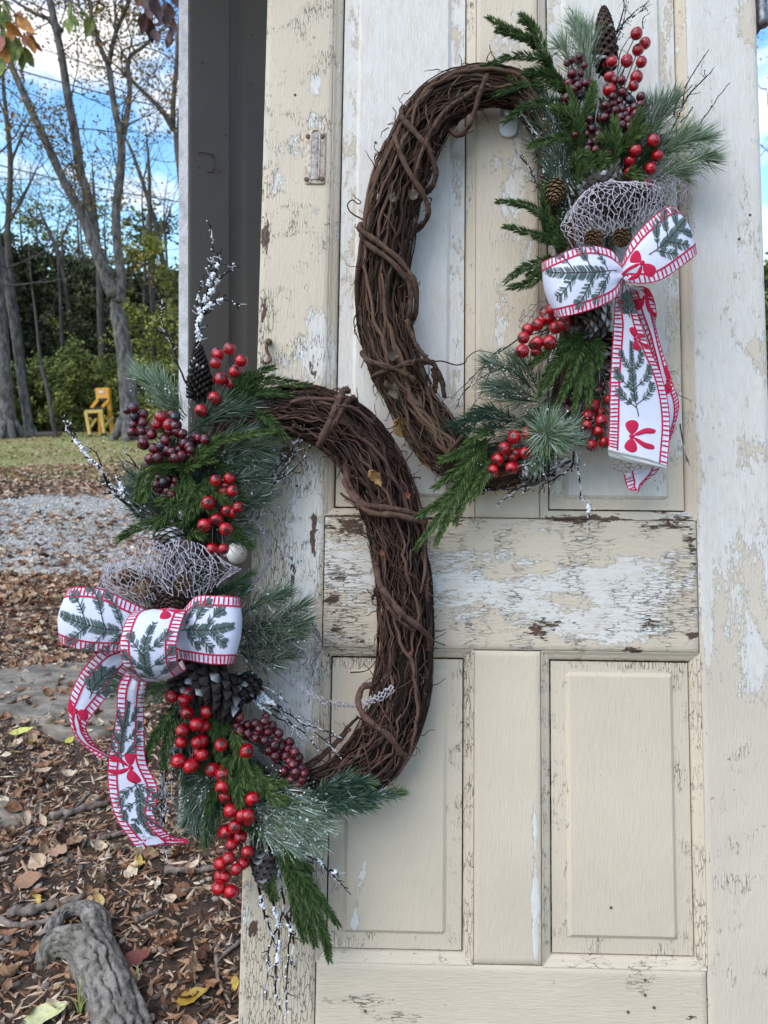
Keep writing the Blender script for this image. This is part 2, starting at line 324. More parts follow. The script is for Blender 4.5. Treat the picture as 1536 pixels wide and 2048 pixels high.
# ------------------------------------------------------------------ the front door
def uu(px, py=1300): return P(px, py)[0]
def vv(py, px=1020): return P(px, py)[1]
U0, U1, U2, U3, U4, U5 = uu(497.5), uu(643), uu(948), uu(1082), uu(1401), uu(1553)
V_BOT, V_BR, V_LB, V_LT = vv(2185), vv(1933), vv(1300), vv(1037)
V_UT = vv(-75); V_TOP = vv(-190)
TH = 0.036
HOT = [  # photo column, row, radii, then more white / more bare wood / more crackle
 (640, 660, 22, 70, .45, .05, 0), (615, 720, 45, 55, .35, .05, 0), (690, 640, 20, 80, .3, 0, 0), (628, 240, 16, 18, .35, 0, 0), (590, 275, 16, 15, .3, 0, 0),
 (560, 300, 16, 14, .28, 0, 0), (597, 305, 14, 14, .28, 0, 0), (629, 170, 13, 26, .34, 0, 0), (556, 358, 14, 24, .25, 0, 0), (635, 420, 16, 16, .25, 0, 0), (700, 120, 12, 160, .3, 0, 0),
 (530, 480, 9, 50, .05, .52, .2), (528, 615, 8, 35, .05, .5, .2), (533, 640, 14, 50, 0, .1, .4), (630, 735, 10, 26, .1, .42, 0), (566, 905, 40, 40, 0, .1, .3),
 (605, 1040, 36, 130, .42, .0, 0), (600, 1200, 30, 120, .5, .0, 0), (590, 1420, 40, 120, .5, 0, 0), (560, 1330, 20, 60, .3, 0, 0), (600, 1130, 6, 70, 0, .34, .1), (582, 1170, 6, 80, 0, .36, .1), (628, 1080, 7, 60, 0, .40, .1), (545, 1120, 25, 90, 0, .05, .5),
 (607, 1230, 5, 60, 0, .33, 0), (640, 1010, 20, 60, .3, .03, 0), (508, 1859, 14, 20, 0, .55, 0), (492, 1900, 8, 150, .3, 0, 0), (560, 1950, 60, 140, 0, 0, .35),
 (930, 1170, 90, 50, .35, .02, 0), (1260, 1180, 90, 70, .38, .03, 0), (1120, 1160, 80, 30, .2, .02, 0), (1180, 1250, 160, 36, .22, .1, 0), (1050, 1210, 80, 30, .2, .08, 0), (720, 1130, 60, 60, .24, .05, 0),
 (690, 1062, 55, 18, .1, .36, .2), (780, 1040, 200, 8, 0, .38, .2), (1150, 1042, 60, 8, 0, .36, .2), (1350, 1050, 60, 10, 0, .38, .1), (1240, 1046, 40, 8, 0, .34, 0), (1385, 1075, 14, 14, 0, .38, .1), (1390, 1130, 16, 10, 0, .42, .1), (1384, 1103, 18, 8, 0, .4, .1),
 (675, 1165, 40, 30, .05, .20, .3), (660, 1200, 16, 14, .05, .28, .2), (668, 1240, 20, 50, .0, .18, .3), (700, 1270, 50, 18, .05, .20, .1), (1270, 1300, 24, 8, 0, .42, 0), (1390, 1270, 14, 8, 0, .42, 0), (1330, 1225, 60, 50, 0, .16, .25), (1100, 1265, 120, 24, 0, .18, 0),
 (722, 1745, 7, 28, 1.1, 0, 0), (716, 1800, 7, 36, 1.1, 0, 0), (710, 1848, 6, 20, .9, 0, 0), (1073, 1640, 5, 90, .6, 0, 0), (1072, 1800, 9, 70, .8, 0, 0), (1070, 1890, 5, 40, .6, 0, 0),
 (1412, 1100, 7, 130, .55, 0, 0), (1416, 1290, 6, 60, .55, 0, 0), (1440, 1020, 30, 60, .4, 0, 0), (1510, 1330, 24, 60, .4, 0, 0), (1500, 900, 30, 40, -.25, 0, 0), (1505, 700, 16, 30, -.25, 0, 0), (1510, 30, 26, 70, -.4, 0, .1), (1400, 840, 12, 60, -.15, 0, 0), (1430, 450, 20, 300, .06, 0, 0),
 (1370, 700, 10, 30, -.45, 0, 0), (1310, 660, 16, 50, -.42, 0, 0), (1340, 960, 60, 40, -.4, 0, 0), (1150, 1010, 120, 20, -.4, 0, 0), (1015, 420, 22, 80, .3, 0, 0), (1030, 300, 14, 120, .22, 0, 0), (1000, 650, 14, 120, .24, 0, 0), (1010, 80, 22, 60, .2, 0, 0), (1060, 520, 12, 60, .2, 0, 0),
 (690, 990, 40, 30, -.4, 0, 0), (840, 1000, 60, 20, -.45, 0, 0), (700, 560, 8, 400, -.2, 0, 0), (930, 400, 16, 260, .1, 0, 0), (1260, 1960, 30, 20, 0, .12, .1), (720, 2000, 60, 12, .1, .12, .3), (780, 2035, 60, 10, .2, .1, .3), (1385, 2036, 20, 6, 0, .36, 0), (1320, 1330, 90, 8, 0, .1, .3), (700, 1320, 60, 14, 0, .1, .35),
]
_hot = np.array([[*P(h[0], h[1])[:2], h[2] * PXM, h[3] * PXM, *h[4:]] for h in HOT])
def wear(u, v, base):
    out = np.tile(np.asarray(base, float), (len(u), 1))
    for h in _hot:
        g = np.exp(-((u - h[0]) / h[2]) ** 2 - ((v - h[1]) / h[3]) ** 2); out += g[:, None] * h[4:][None]
    return out
def lines(a, b, stepm): return np.linspace(a, b, max(2, int(abs(b - a) / stepm) + 1))
def grid_faces(nu, nv):
    i = np.arange(nu - 1)[:, None]; j = np.arange(nv - 1)[None]
    return np.stack([i * nv + j, (i + 1) * nv + j, (i + 1) * nv + j + 1, i * nv + j + 1], -1).reshape(-1, 4)
def board(u0, u1, v0, v1, wf, th, base, tilt=0.0, seed=0):
    # a worn board: fine front face with rubbed, slightly uneven edges
    e = 0.0022; us = np.concatenate([[u0], lines(u0 + e, u1 - e, 0.008), [u1]]); vs = np.concatenate([[v0], lines(v0 + e, v1 - e, 0.008), [v1]])
    uu_, v_ = np.meshgrid(us, vs, indexing='ij'); w = np.full(uu_.shape, float(wf))
    w += 0.0009 * (fnoise(uu_ * 22, v_ * 22, seed) - .5)
    edge = (uu_ == u0) | (uu_ == u1) | (v_ == v0) | (v_ == v1)
    w[edge] -= 0.0016 + 0.0016 * fnoise(uu_[edge] * 60, v_[edge] * 60, seed + 3)
    mb = MB(); F = np.stack([uu_.ravel(), v_.ravel(), w.ravel()], -1); nu, nv = uu_.shape
    mb.add(F, grid_faces(nu, nv), None, wear(F[:, 0], F[:, 1], base))
    ring = [(i, 0) for i in range(nu)] + [(nu - 1, j) for j in range(1, nv)] + [(i, nv - 1) for i in range(nu - 2, -1, -1)] + [(0, j) for j in range(nv - 2, 0, -1)]
    A = np.array([F[i * nv + j] for i, j in ring]); B = A.copy(); B[:, 2] = wf - th; m = len(A); k = np.arange(m)
    mb.add(np.vstack([A, B]), np.stack([k, m + k, m + (k + 1) % m, (k + 1) % m], -1), None, np.tile(np.array([.25, .32, .2]), (2 * m, 1)))
    c = [(u0, v0), (u1, v0), (u1, v1), (u0, v1)]
    mb.add([(a, b, wf - th) for a, b in c], [(3, 2, 1, 0)], None, np.tile(np.array(base, float), (4, 1)))
    return mb
def panel_mesh(u0, u1, v0, v1, field, base_edge, base_field, depth=-0.011, raise_=0.0045):
    f0, f1, g0, g1 = field; e = 0.006
    us = np.concatenate([lines(u0, f0, .012)[:-1], [f0, f0 + e], lines(f0 + e, f1 - e, .012)[1:-1], [f1 - e, f1], lines(f1, u1, .012)[1:]])
    vs = np.concatenate([lines(v0, g0, .012)[:-1], [g0, g0 + e], lines(g0 + e, g1 - e, .012)[1:-1], [g1 - e, g1], lines(g1, v1, .012)[1:]])
    a, b = np.meshgrid(us, vs, indexing='ij')
    inside = (a >= f0 + e - 1e-6) & (a <= f1 - e + 1e-6) & (b >= g0 + e - 1e-6) & (b <= g1 - e + 1e-6)
    w = np.where(inside, depth + raise_, depth) + 0.0006 * (fnoise(a * 15, b * 15, 5) - .5)
    mb = MB(); V = np.stack([a.ravel(), b.ravel(), w.ravel()], -1)
    ins = inside.ravel()
    C = np.where(ins[:, None], wear(V[:, 0], V[:, 1], base_field), wear(V[:, 0], V[:, 1], base_edge))
    mb.add(V, grid_faces(*a.shape), None, C)
    c = [(u0, v0), (u1, v0), (u1, v1), (u0, v1)]
    mb.add([(x, y, depth) for x, y in c] + [(x, y, depth - 0.014) for x, y in c], [(i, 4 + i, 4 + (i + 1) % 4, (i + 1) % 4) for i in range(4)], None, np.tile(np.array([.0, .5, .2]), (8, 1)))
    o_ = .03; c = [(u0 - o_, v0 - o_), (u1 + o_, v0 - o_), (u1 + o_, v1 + o_), (u0 - o_, v1 + o_)]
    mb.add([(x, y, depth - 0.0142) for x, y in c], [(0, 1, 2, 3)], None, np.tile(np.array([-.3, .9, .2]), (4, 1)))
    mb.add([(x, y, depth - 0.020) for x, y in c], [(3, 2, 1, 0)], None, np.tile(np.array([.3, .2, .2]), (4, 1)))
    return mb
PROFILE = [(0.0, -0.0005), (0.0025, -0.0012), (0.004, -0.0035), (0.0085, -0.0045), (0.0125, -0.0075), (0.0145, -0.0090), (0.0152, -0.0180)]
def moulding_side(u0, u1, v0, v1, side, base):
    mb = MB(); rows = []
    for ins, w in PROFILE:
        c = {'b': ((u0 + ins, v0 + ins), (u1 - ins, v0 + ins)), 't': ((u1 - ins, v1 - ins), (u0 + ins, v1 - ins)), 'l': ((u0 + ins, v1 - ins), (u0 + ins, v0 + ins)), 'r': ((u1 - ins, v0 + ins), (u1 - ins, v1 - ins))}[side]
        n = max(4, int(math.dist(*c) / 0.012)); t = np.linspace(0, 1, 60)[:, None] if n < 60 else np.linspace(0, 1, n)[:, None]
        t = np.linspace(0, 1, 70)[:, None]
        p = np.array(c[0]) * (1 - t) + np.array(c[1]) * t
        rows.append(np.hstack([p, np.full((70, 1), w) + 0.0006 * (fnoise(p[:, :1] * 90, p[:, 1:2] * 90, 9) - .5)]))
    V = np.array(rows).transpose(1, 0, 2).reshape(-1, 3)
    mb.add(V, grid_faces(70, len(PROFILE)), None, wear(V[:, 0], V[:, 1], base))
    return mb

door = door_empty('panel_door', ((U0 + U5) / 2, V_BOT, -TH / 2))
tag(door, 'weathered cream panelled door with peeling paint that both wreaths hang on', 'door')
pv, ph = M['paint_v'], M['paint_h']
def _flat(o): o.data.polygons.foreach_set('use_smooth', np.zeros(len(o.data.polygons), bool)); return o
def dpart(name, mb, mat): return obj(name, mb, mat, door, True, 'wear')
g = 0.0016
dpart('stile', board(U0, U1, V_BOT, V_TOP, 0.0, TH, (.285, .18, .30), seed=1), pv)
# the hinge stile is washed white above and stays cream below
rs = board(U4, U5, V_BOT, V_TOP, 0.0, TH, (.0, .14, .18), seed=2)
for V, C in zip(rs.v, rs.c):  
    k = 1 / (1 + np.exp((vv(1230) - V[:, 1]) / 0.10)); C[:, 0] += .20 + .48 * k; C[:, 2] += .08 * (1 - k)
dpart('stile', rs, M['paint_wash'])
dpart('rail', board(U1 + g, U4 - g, V_LB, V_LT, -0.0008, TH, (.35, .215, .32), seed=3), ph)
dpart('rail', board(U1 + g, U4 - g, V_BOT, V_BR, -0.0008, TH, (.14, .16, .2), seed=4), ph)
dpart('rail', board(U1 + g, U4 - g, V_UT, V_TOP, -0.0008, TH, (.4, .16, .2), seed=5), ph)
dpart('muntin', board(U2, U3, V_LT + g, V_UT - g, -0.0012, TH, (.34, .14, .15), seed=6), pv)
dpart('muntin', board(U2, U3, V_BR + g, V_LB - g, -0.0012, TH, (.10, .12, .15), seed=7), pv)
for (a, b) in ((U1, U2), (U3, U4)):
    for (c, d, be, bf, bm) in ((V_LT, V_UT, (.56, .14, .12), (.92, .10, .10), (.34, .24, .25)), (V_BR, V_LB, (.06, .12, .30), (.06, .10, .16), (.12, .20, .36))):
        up = d == V_UT
        fld = (a + 0.041, b - 0.041, c + (0.034 if up else 0.040), d - 0.034)
        _flat(dpart('panel', panel_mesh(a + 0.0172, b - 0.0172, c + 0.0172, d - 0.0172, fld, be, bf), pv))
        for side in 'btlr':
            base = bm if side in 'lr' else (bm[0] + .05, bm[1] + (.14 if (side == 'b' and up) else .06), .3)
            dpart('moulding', moulding_side(a, b, c, d, side, base), pv if side in 'lr' else ph)

# ironwork on the door
def disc_mesh(r, h, n=14, dome=0.35):
    mb = MB(); rows = [(r, 0), (r, h * .6), (r * .8, h), (r * .3, h * (1 + dome))]
    V = [(x * math.cos(t), x * math.sin(t), z) for x, z in rows for t in np.linspace(0, 2 * np.pi, n, endpoint=False)] + [(0, 0, h * (1 + dome))]
    Q = [(k * n + i, k * n + (i + 1) % n, (k + 1) * n + (i + 1) % n, (k + 1) * n + i) for k in range(len(rows) - 1) for i in range(n)]
    mb.add(V, Q, [(len(V) - 1, 3 * n + i, 3 * n + (i + 1) % n) for i in range(n)]); return mb
def rounded_plate(pts, w0, w1, n=5, r=0.004):
    # rectangle given by centre lines, with rounded corners and a raised front
    (a, b), (c, d) = pts; ring = []
    for (x, y, s) in ((c - r, d - r, 0), (a + r, d - r, 90), (a + r, b + r, 180), (c - r, b + r, 270)):
        for k in range(n): t = math.radians(s + 90 * k / (n - 1)); ring.append((x + r * math.cos(t), y + r * math.sin(t)))
    m = len(ring); V = [(x, y, w0) for x, y in ring] + [(x, y, w1 - 0.0006) for x, y in ring]
    cx, cy = (a + c) / 2, (b + d) / 2
    V += [(cx + (x - cx) * .95, cy + (y - cy) * .97, w1) for x, y in ring] + [(cx, cy, w1)]
    Q = [(k * m + i, k * m + (i + 1) % m, (k + 1) * m + (i + 1) % m, (k + 1) * m + i) for k in range(2) for i in range(m)]
    mb = MB(); mb.add(V, Q, [(3 * m, 2 * m + i, 2 * m + (i + 1) % m) for i in range(m)]); return mb
a, b = P(609, 369), P(652, 263)
pl = MB(); r_ = 0.0015
ax0, ay0, ax1, ay1 = a[0], a[1], b[0], b[1]; sx0, sx1 = P(622, 315)[0], P(639, 315)[0]; sy0, sy1 = P(630, 360)[1], P(630, 270)[1]
plate = obj('finger_pull', rounded_plate(((ax0, ay0), (ax1, ay1)), 0.0, 0.0028), M['ironmix'], door); 
rim = MB()
for k in range(2):
    rim.tube(spline([(sx0 if k == 0 else sx1, sy0, .003), (sx0 if k == 0 else sx1, sy1, .003)], 8), .0018, 6)
ar = [((sx0 + sx1) / 2 + (sx1 - sx0) / 2 * math.cos(t), sy1 + (sx1 - sx0) / 2 * math.sin(t), .003) for t in np.linspace(0, np.pi, 9)]
rim.tube(ar, .0018, 6)
rim.tube([(sx0, sy0, .003), (sx1, sy0, .003)], .0018, 6)
obj('rim', rim, M['ironmix'], plate)
slot = MB(); sl = np.linspace(0, np.pi, 9)
xs = (sx0 + sx1) / 2 - (sx1 - sx0) / 2 * np.cos(sl) * .92; 
V = [(x, y, .0034 - .0004 * 0 + (-.0 if i in (0, 8) else -.0)) for y in (sy0, sy1) for i, x in enumerate(xs)]
V = [(xs[i], y, .0030 + .0022 * math.sin(sl[i]) ) for y in (sy0, sy1) for i in range(9)]
slot.add(V, [(i, i + 1, 9 + i + 1, 9 + i) for i in range(8)]); obj('pull_tube', slot, M['slot'], plate)
dm = disc_mesh(0.0042, 0.0018).mesh('screw'); dm.materials.append(M['rust'])
for (x, y) in ((616, 273), (645, 273), (613, 359), (644, 358)):
    o = link(bpy.data.objects.new('screw', dm), plate); o.location = Vector(P(x, y, .0028)) - Vector(base_of(plate))
# little latch hook on the edge
hk = MB(); hk.tube(spline(PP([(537, 683, .004), (533, 690, .012), (534, 702, .010), (540, 715, .008), (538, 724, .010), (528, 726, .012), (524, 722, .012)]), 24), .0028, 7)
hk.tube(spline(PP([(537, 683, -.002), (538, 684, .016)]), 6), .0055, 8)
obj('latch_hook', hk, M['rust'], door)
# keyhole plate with rusty knob stub
kp = obj('lock_plate', rounded_plate((tuple(P(546, 948)[:2]), tuple(P(606, 884)[:2])), 0.0, 0.002, r=.009), M['ironmix'], door)
kb = MB(); kb.tube(spline(PP([(573, 908, .0), (573, 908, .02)]), 4), [.011, .012, .012, .009], 14); obj('knob_stub', kb, M['rust'], kp)
# white hook that carries the upper wreath
wh = obj('wall_hook', rounded_plate((tuple(P(998, 276)[:2]), tuple(P(1034, 196)[:2])), 0.0, 0.006, 7, .013), M['plastic'], door)
lip = MB(); lip.tube(spline(PP([(1016, 225, .004), (1016, 230, .016), (1016, 222, .026), (1016, 205, .028)]), 16), np.linspace(.006, .005, 16), 10); obj('hook_arm', lip, M['plastic'], wh)
# nails and old screw holes
nm = disc_mesh(0.0023, 0.0012, 8).mesh('nail'); nm.materials.append(M['rust'])
for (x, y, w) in ((751, 285, -.006), (594, 972, 0), (590, 190, 0), (1478, 478, 0), (1500, 430, 0), (1290, 1990, 0), (1308, 2015, 0), (1290, 1960, 0), (730, 2022, 0), (1256, 2024, 0), (748, 560, -.006), (1222, 1815, -.006)):
    o = link(bpy.data.objects.new('nail', nm), door); o.location = Vector(P(x, y, w)) - Vector(base_of(door))
hg = MB()
p0, p1 = P(1523, -30, -.004), P(1526, 52, -.004); hg.tube(spline([p0, p1], 8), .0085, 10)
hg.box((P(1517, 0)[0], P(1520, 50)[1], -.03), (P(1526, 0)[0], P(1520, -40)[1], -.008))
obj('hinge', hg, M['steel'], door)

# ------------------------------------------------------------------ the second door, standing on edge behind
B0 = G(377, 1668); 
azim = math.radians(40)
r2 = np.array([math.sin(azim), math.cos(azim), 0]); r2 = _n(r2 - np.dot(r2, UPV) * UPV); n2 = np.cross(r2, UPV)     # n2 faces the camera side
if np.dot(n2, -_raydir(470, 1000)) < 0: n2 = -n2
ux = r2; wx = n2
D2 = np.eye(4); D2[:3, 0] = r2; D2[:3, 1] = np.cross(n2, r2); D2[:3, 2] = n2; D2[:3, 3] = B0
D2[:3, 1] *= (1.0 if D2[2, 1] > 0 else -1.0)
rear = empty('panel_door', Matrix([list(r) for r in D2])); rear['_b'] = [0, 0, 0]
tag(rear, 'second panelled door standing edge-on behind the cream door, dark grey with white knob', 'door')
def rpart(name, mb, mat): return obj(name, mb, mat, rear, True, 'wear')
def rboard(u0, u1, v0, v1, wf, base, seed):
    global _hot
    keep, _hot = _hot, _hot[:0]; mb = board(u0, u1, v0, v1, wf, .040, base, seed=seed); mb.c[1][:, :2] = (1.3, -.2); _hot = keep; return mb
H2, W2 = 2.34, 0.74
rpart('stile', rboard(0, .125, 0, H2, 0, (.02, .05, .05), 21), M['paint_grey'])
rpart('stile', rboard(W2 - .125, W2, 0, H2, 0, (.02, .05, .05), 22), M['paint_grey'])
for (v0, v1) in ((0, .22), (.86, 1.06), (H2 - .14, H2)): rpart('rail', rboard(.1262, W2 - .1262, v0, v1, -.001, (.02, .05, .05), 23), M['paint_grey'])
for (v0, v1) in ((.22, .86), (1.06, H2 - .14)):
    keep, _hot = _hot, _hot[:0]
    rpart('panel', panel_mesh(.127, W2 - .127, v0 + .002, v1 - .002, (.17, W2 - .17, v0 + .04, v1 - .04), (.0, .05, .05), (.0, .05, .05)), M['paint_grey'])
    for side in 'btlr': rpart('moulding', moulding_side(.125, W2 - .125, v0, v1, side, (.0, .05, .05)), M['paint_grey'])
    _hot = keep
# porcelain knob where the photo shows it
_dk = _raydir(470, 1106); _tk = (np.dot(B0, n2) + .035 - np.dot(CAM, n2)) / np.dot(_dk, n2); _k = CAM + _dk * _tk - B0
ku, kv = np.dot(_k, D2[:3, 0]), np.dot(_k, D2[:3, 1])
kn = MB(); prof = [(.012, 0), (.011, .015), (.010, .020), (.020, .026), (.027, .036), (.028, .044), (.024, .053), (.014, .059), (.002, .061)]
th = np.linspace(0, 2 * np.pi, 20, endpoint=False)
V = [(ku + r * math.cos(t), kv + r * math.sin(t), z) for r, z in prof for t in th]
kn.add(V, [(k * 20 + i, k * 20 + (i + 1) % 20, (k + 1) * 20 + (i + 1) % 20, (k + 1) * 20 + i) for k in range(len(prof) - 1) for i in range(20)])
obj('knob', kn, M['porcelain'], rear)
# holes and the ghost of an old hinge on its face
def on_rear(px, py, off=.0015):
    dd = _raydir(px, py); t_ = (np.dot(B0, n2) + off - np.dot(CAM, n2)) / np.dot(dd, n2); q = CAM + dd * t_ - B0; return (np.dot(q, D2[:3, 0]), np.dot(q, D2[:3, 1]), off)
for (x, y) in ((398, 306), (426, 312), (398, 334), (427, 338), (404, 124), (502, 168), (508, 250), (440, 343), (452, 270), (505, 70)):
    o = link(bpy.data.objects.new('nail', nm), rear); o.location = on_rear(x, y); o.scale = (1.2, 1.5, 1)
hm = MB(); hm.tube([on_rear(397, 302), on_rear(428, 309), on_rear(428, 342), on_rear(416, 344)], .0012, 5); obj('hinge_mark', hm, M['rust'], rear)

# guessed back door, side door and roof, added as props and to darken inside
def plain_door(name, foot, azim_, width, label, height=2.3):
    r = np.array([math.sin(azim_), math.cos(azim_), 0]); n_ = np.array([math.cos(azim_), -math.sin(azim_), 0]); Mx = np.eye(4); Mx[:3, 0] = r; Mx[:3, 1] = (0, 0, 1); Mx[:3, 2] = n_; Mx[:3, 3] = foot
    root = empty(name, Matrix([list(q) for q in Mx])); root['_b'] = [0.0, 0.0, 0.0]; tag(root, label, 'door'); global _hot; keep, _hot = _hot, _hot[:0]
    for (a, b) in ((0, .12), (width - .12, width)): obj('stile', board(a, b, 0, height, 0, .036, (.3, .12, .2)), pv, root, True, 'wear')
    for (a, b) in ((0, .22), (.86, 1.06), (height - .14, height)): obj('rail', board(.1212, width - .1212, a, b, -.001, .036, (.3, .12, .2)), ph, root, True, 'wear')
    for (a, b) in ((.22, .86), (1.06, height - .14)): obj('panel', panel_mesh(.122, width - .122, a + .002, b - .002, (.17, width - .17, a + .04, b - .04), (.3, .1, .1), (.3, .1, .1)), pv, root, True, 'wear')
    _hot = keep; return root
_e2 = B0 + r2 * W2; _e2[2] = 0
plain_door('panel_door', np.array([_e2[0] + .03, _e2[1] + .02, 0]), math.radians(96), .72, 'unseen panelled door added behind the cream door to close the back and darken inside')
_fr = DO + DU * U5 + DV * V_BOT
plain_door('panel_door', np.array([_fr[0] - .02, _e2[1] - .08, 0]), math.radians(180), _e2[1] - .08 - _fr[1] - .66, 'unseen panelled door added at the right behind the cream door to darken inside')
rf = MB(); z0 = 2.36; rf.box((-.62, _fr[1] + .42, z0), (_fr[0] + .06, _e2[1] + .12, z0 + .03), np.array([.3, .3, .2]))
roof = obj('added_roof_board', rf, M['paint_h'], None, False, 'wear'); tag(roof, 'board roof added over the leaning doors to darken the space behind', 'roof')
# ------------------------------------------------------------------ wreath materials
M['vine_a'] = mat_attr('grapevine_bark', (0.038, 0.020, 0.014, 1), (0.21, 0.122, 0.082, 1), (0.10, 0.095, 0.06, 1), 0.8, 420, bmp=.7, dark=.75)
M['vine_b'] = mat_attr('red_grapevine_bark', (0.022, 0.012, 0.009, 1), (0.21, 0.115, 0.085, 1), (0.09, 0.08, 0.06, 1), 0.8, 420, bmp=.7, dark=.75)
M['fir'] = mat_attr('fir_needles', (0.020, 0.048, 0.016, 1), (0.18, 0.25, 0.07, 1), rough=0.5, dark=.15)
M['pine'] = mat_attr('pine_needles', (0.020, 0.046, 0.026, 1), (0.23, 0.34, 0.17, 1), (0.72, 0.76, 0.72, 1), rough=0.55, dark=.2)
M['cedar'] = mat_attr('cedar_needles', (0.025, 0.065, 0.055, 1), (0.20, 0.28, 0.09, 1), rough=0.55)
M['twig'] = mat_attr('snowy_twig', (0.008, 0.008, 0.011, 1), (0.045, 0.032, 0.028, 1), rough=0.6)
M['bare_twig'] = mat_attr('bare_twig', (0.03, 0.02, 0.015, 1), (0.10, 0.07, 0.05, 1), rough=0.7)
M['cone_dark'] = mat_attr('dark_cone', (0.018, 0.012, 0.011, 1), (0.10, 0.062, 0.048, 1), rough=0.65)
M['cone_black'] = mat_attr('black_cone', (0.008, 0.007, 0.007, 1), (0.055, 0.042, 0.038, 1), rough=0.65)
M['cone_brown'] = mat_attr('brown_cone', (0.05, 0.028, 0.014, 1), (0.30, 0.19, 0.10, 1), rough=0.65)
M['cone_grey'] = mat_attr('grey_cone', (0.03, 0.026, 0.025, 1), (0.16, 0.13, 0.115, 1), rough=0.7)
M['net'] = mat_attr('net_ribbon', (0.36, 0.31, 0.34, 1), (0.66, 0.60, 0.65, 1), rough=0.6)
M['net_dark'] = mat_attr('dark_net_ribbon', (0.10, 0.08, 0.085, 1), (0.27, 0.22, 0.24, 1), rough=0.6)
def mat_berry(name, col, dark, frost_thr, rough):
    m, n, l, b = nt(name); v = coords(n, l); oi = n.new('ShaderNodeObjectInfo')
    ad = n.new('ShaderNodeVectorMath'); ad.operation = 'ADD'; l.new(v, ad.inputs[0])
    rv = n.new('ShaderNodeCombineXYZ'); l.new(oi.outputs['Random'], rv.inputs[0]); l.new(oi.outputs['Random'], rv.inputs[2]); l.new(rv.outputs[0], ad.inputs[1])
    f = noise(n, l, ad.outputs[0], 5.5, 3, 0.7); f2 = noise(n, l, ad.outputs[0], 1.6, 3, 0.6)
    s = step(n, l, math_(n, l, 'MULTIPLY_ADD', f2, 0.55, math_(n, l, 'MULTIPLY', f, 0.6)), frost_thr, frost_thr + 0.045)
    base = mixc(n, l, step(n, l, noise(n, l, ad.outputs[0], .8, 2), 0.35, 0.7), dark, col)
    base = mixc(n, l, math_(n, l, 'MULTIPLY', oi.outputs['Random'], .35), base, dark)
    r_, tip_, _ = attr(n, l); base = mixc(n, l, tip_, base, (.015, .008, .006, 1))
    l.new(mixc(n, l, s, base, (0.82, 0.80, 0.82, 1)), b.inputs['Base Color'])
    l.new(math_(n, l, 'MULTIPLY_ADD', s, 0.5, rough), b.inputs['Roughness']); b.inputs['Coat Weight'].default_value = 0.45; b.inputs['Coat Roughness'].default_value = 0.04
    bump(n, l, b, math_(n, l, 'ADD', s, math_(n, l, 'MULTIPLY', f2, 0.25)), 0.35, 0.05)
    return m
M['berry_red'] = mat_berry('red_berry', (0.52, 0.002, 0.010, 1), (0.26, 0.001, 0.005, 1), 0.745, 0.13)
M['berry_wine'] = mat_berry('wine_berry', (0.20, 0.003, 0.012, 1), (0.045, 0.001, 0.005, 1), 0.715, 0.2)
M['berry_black'] = mat_berry('black_berry', (0.02, 0.02, 0.03, 1), (0.008, 0.008, 0.014, 1), 0.69, 0.2)
def mat_cloth(name, c, c2):
    m, n, l, b = nt(name); v = coords(n, l); w1 = node(n, 'ShaderNodeTexWave', Scale=420.0, Distortion=1.5); w2 = node(n, 'ShaderNodeTexWave', Scale=420.0, Distortion=1.5); w2.bands_direction = 'Y'
    l.new(v, w1.inputs['Vector']); l.new(v, w2.inputs['Vector']); f = math_(n, l, 'ADD', w1.outputs['Fac'], w2.outputs['Fac'])
    f2 = noise(n, l, v, 60, 4)
    l.new(mixc(n, l, f2, c, c2), b.inputs['Base Color']); b.inputs['Roughness'].default_value = 0.9; b.inputs['Sheen Weight'].default_value = 0.1; b.inputs['Specular IOR Level'].default_value = 0.15
    bump(n, l, b, math_(n, l, 'MULTIPLY_ADD', f, 0.4, math_(n, l, 'MULTIPLY', f2, 1.2)), 0.25, 0.0006)
    return m
M['cloth'] = mat_cloth('white_ribbon_cloth', (0.58, 0.59, 0.70, 1), (0.66, 0.67, 0.76, 1))
M['lining'] = mat_cloth('ribbon_lining', (0.62, 0.61, 0.60, 1), (0.72, 0.71, 0.70, 1))
M['thread_red'] = mat_cloth('red_thread', (0.42, 0.012, 0.045, 1), (0.55, 0.02, 0.07, 1))
M['thread_green'] = mat_cloth('green_thread', (0.055, 0.085, 0.080, 1), (0.10, 0.15, 0.135, 1))
M['thread_brown'] = mat_cloth('brown_thread', (0.03, 0.022, 0.018, 1), (0.06, 0.045, 0.04, 1))
M['dryleaf'] = mat_simple('dry_tan_leaf', (0.20, 0.09, 0.03, 1), (0.46, 0.28, 0.10, 1), 90, 0.65, 0.3)

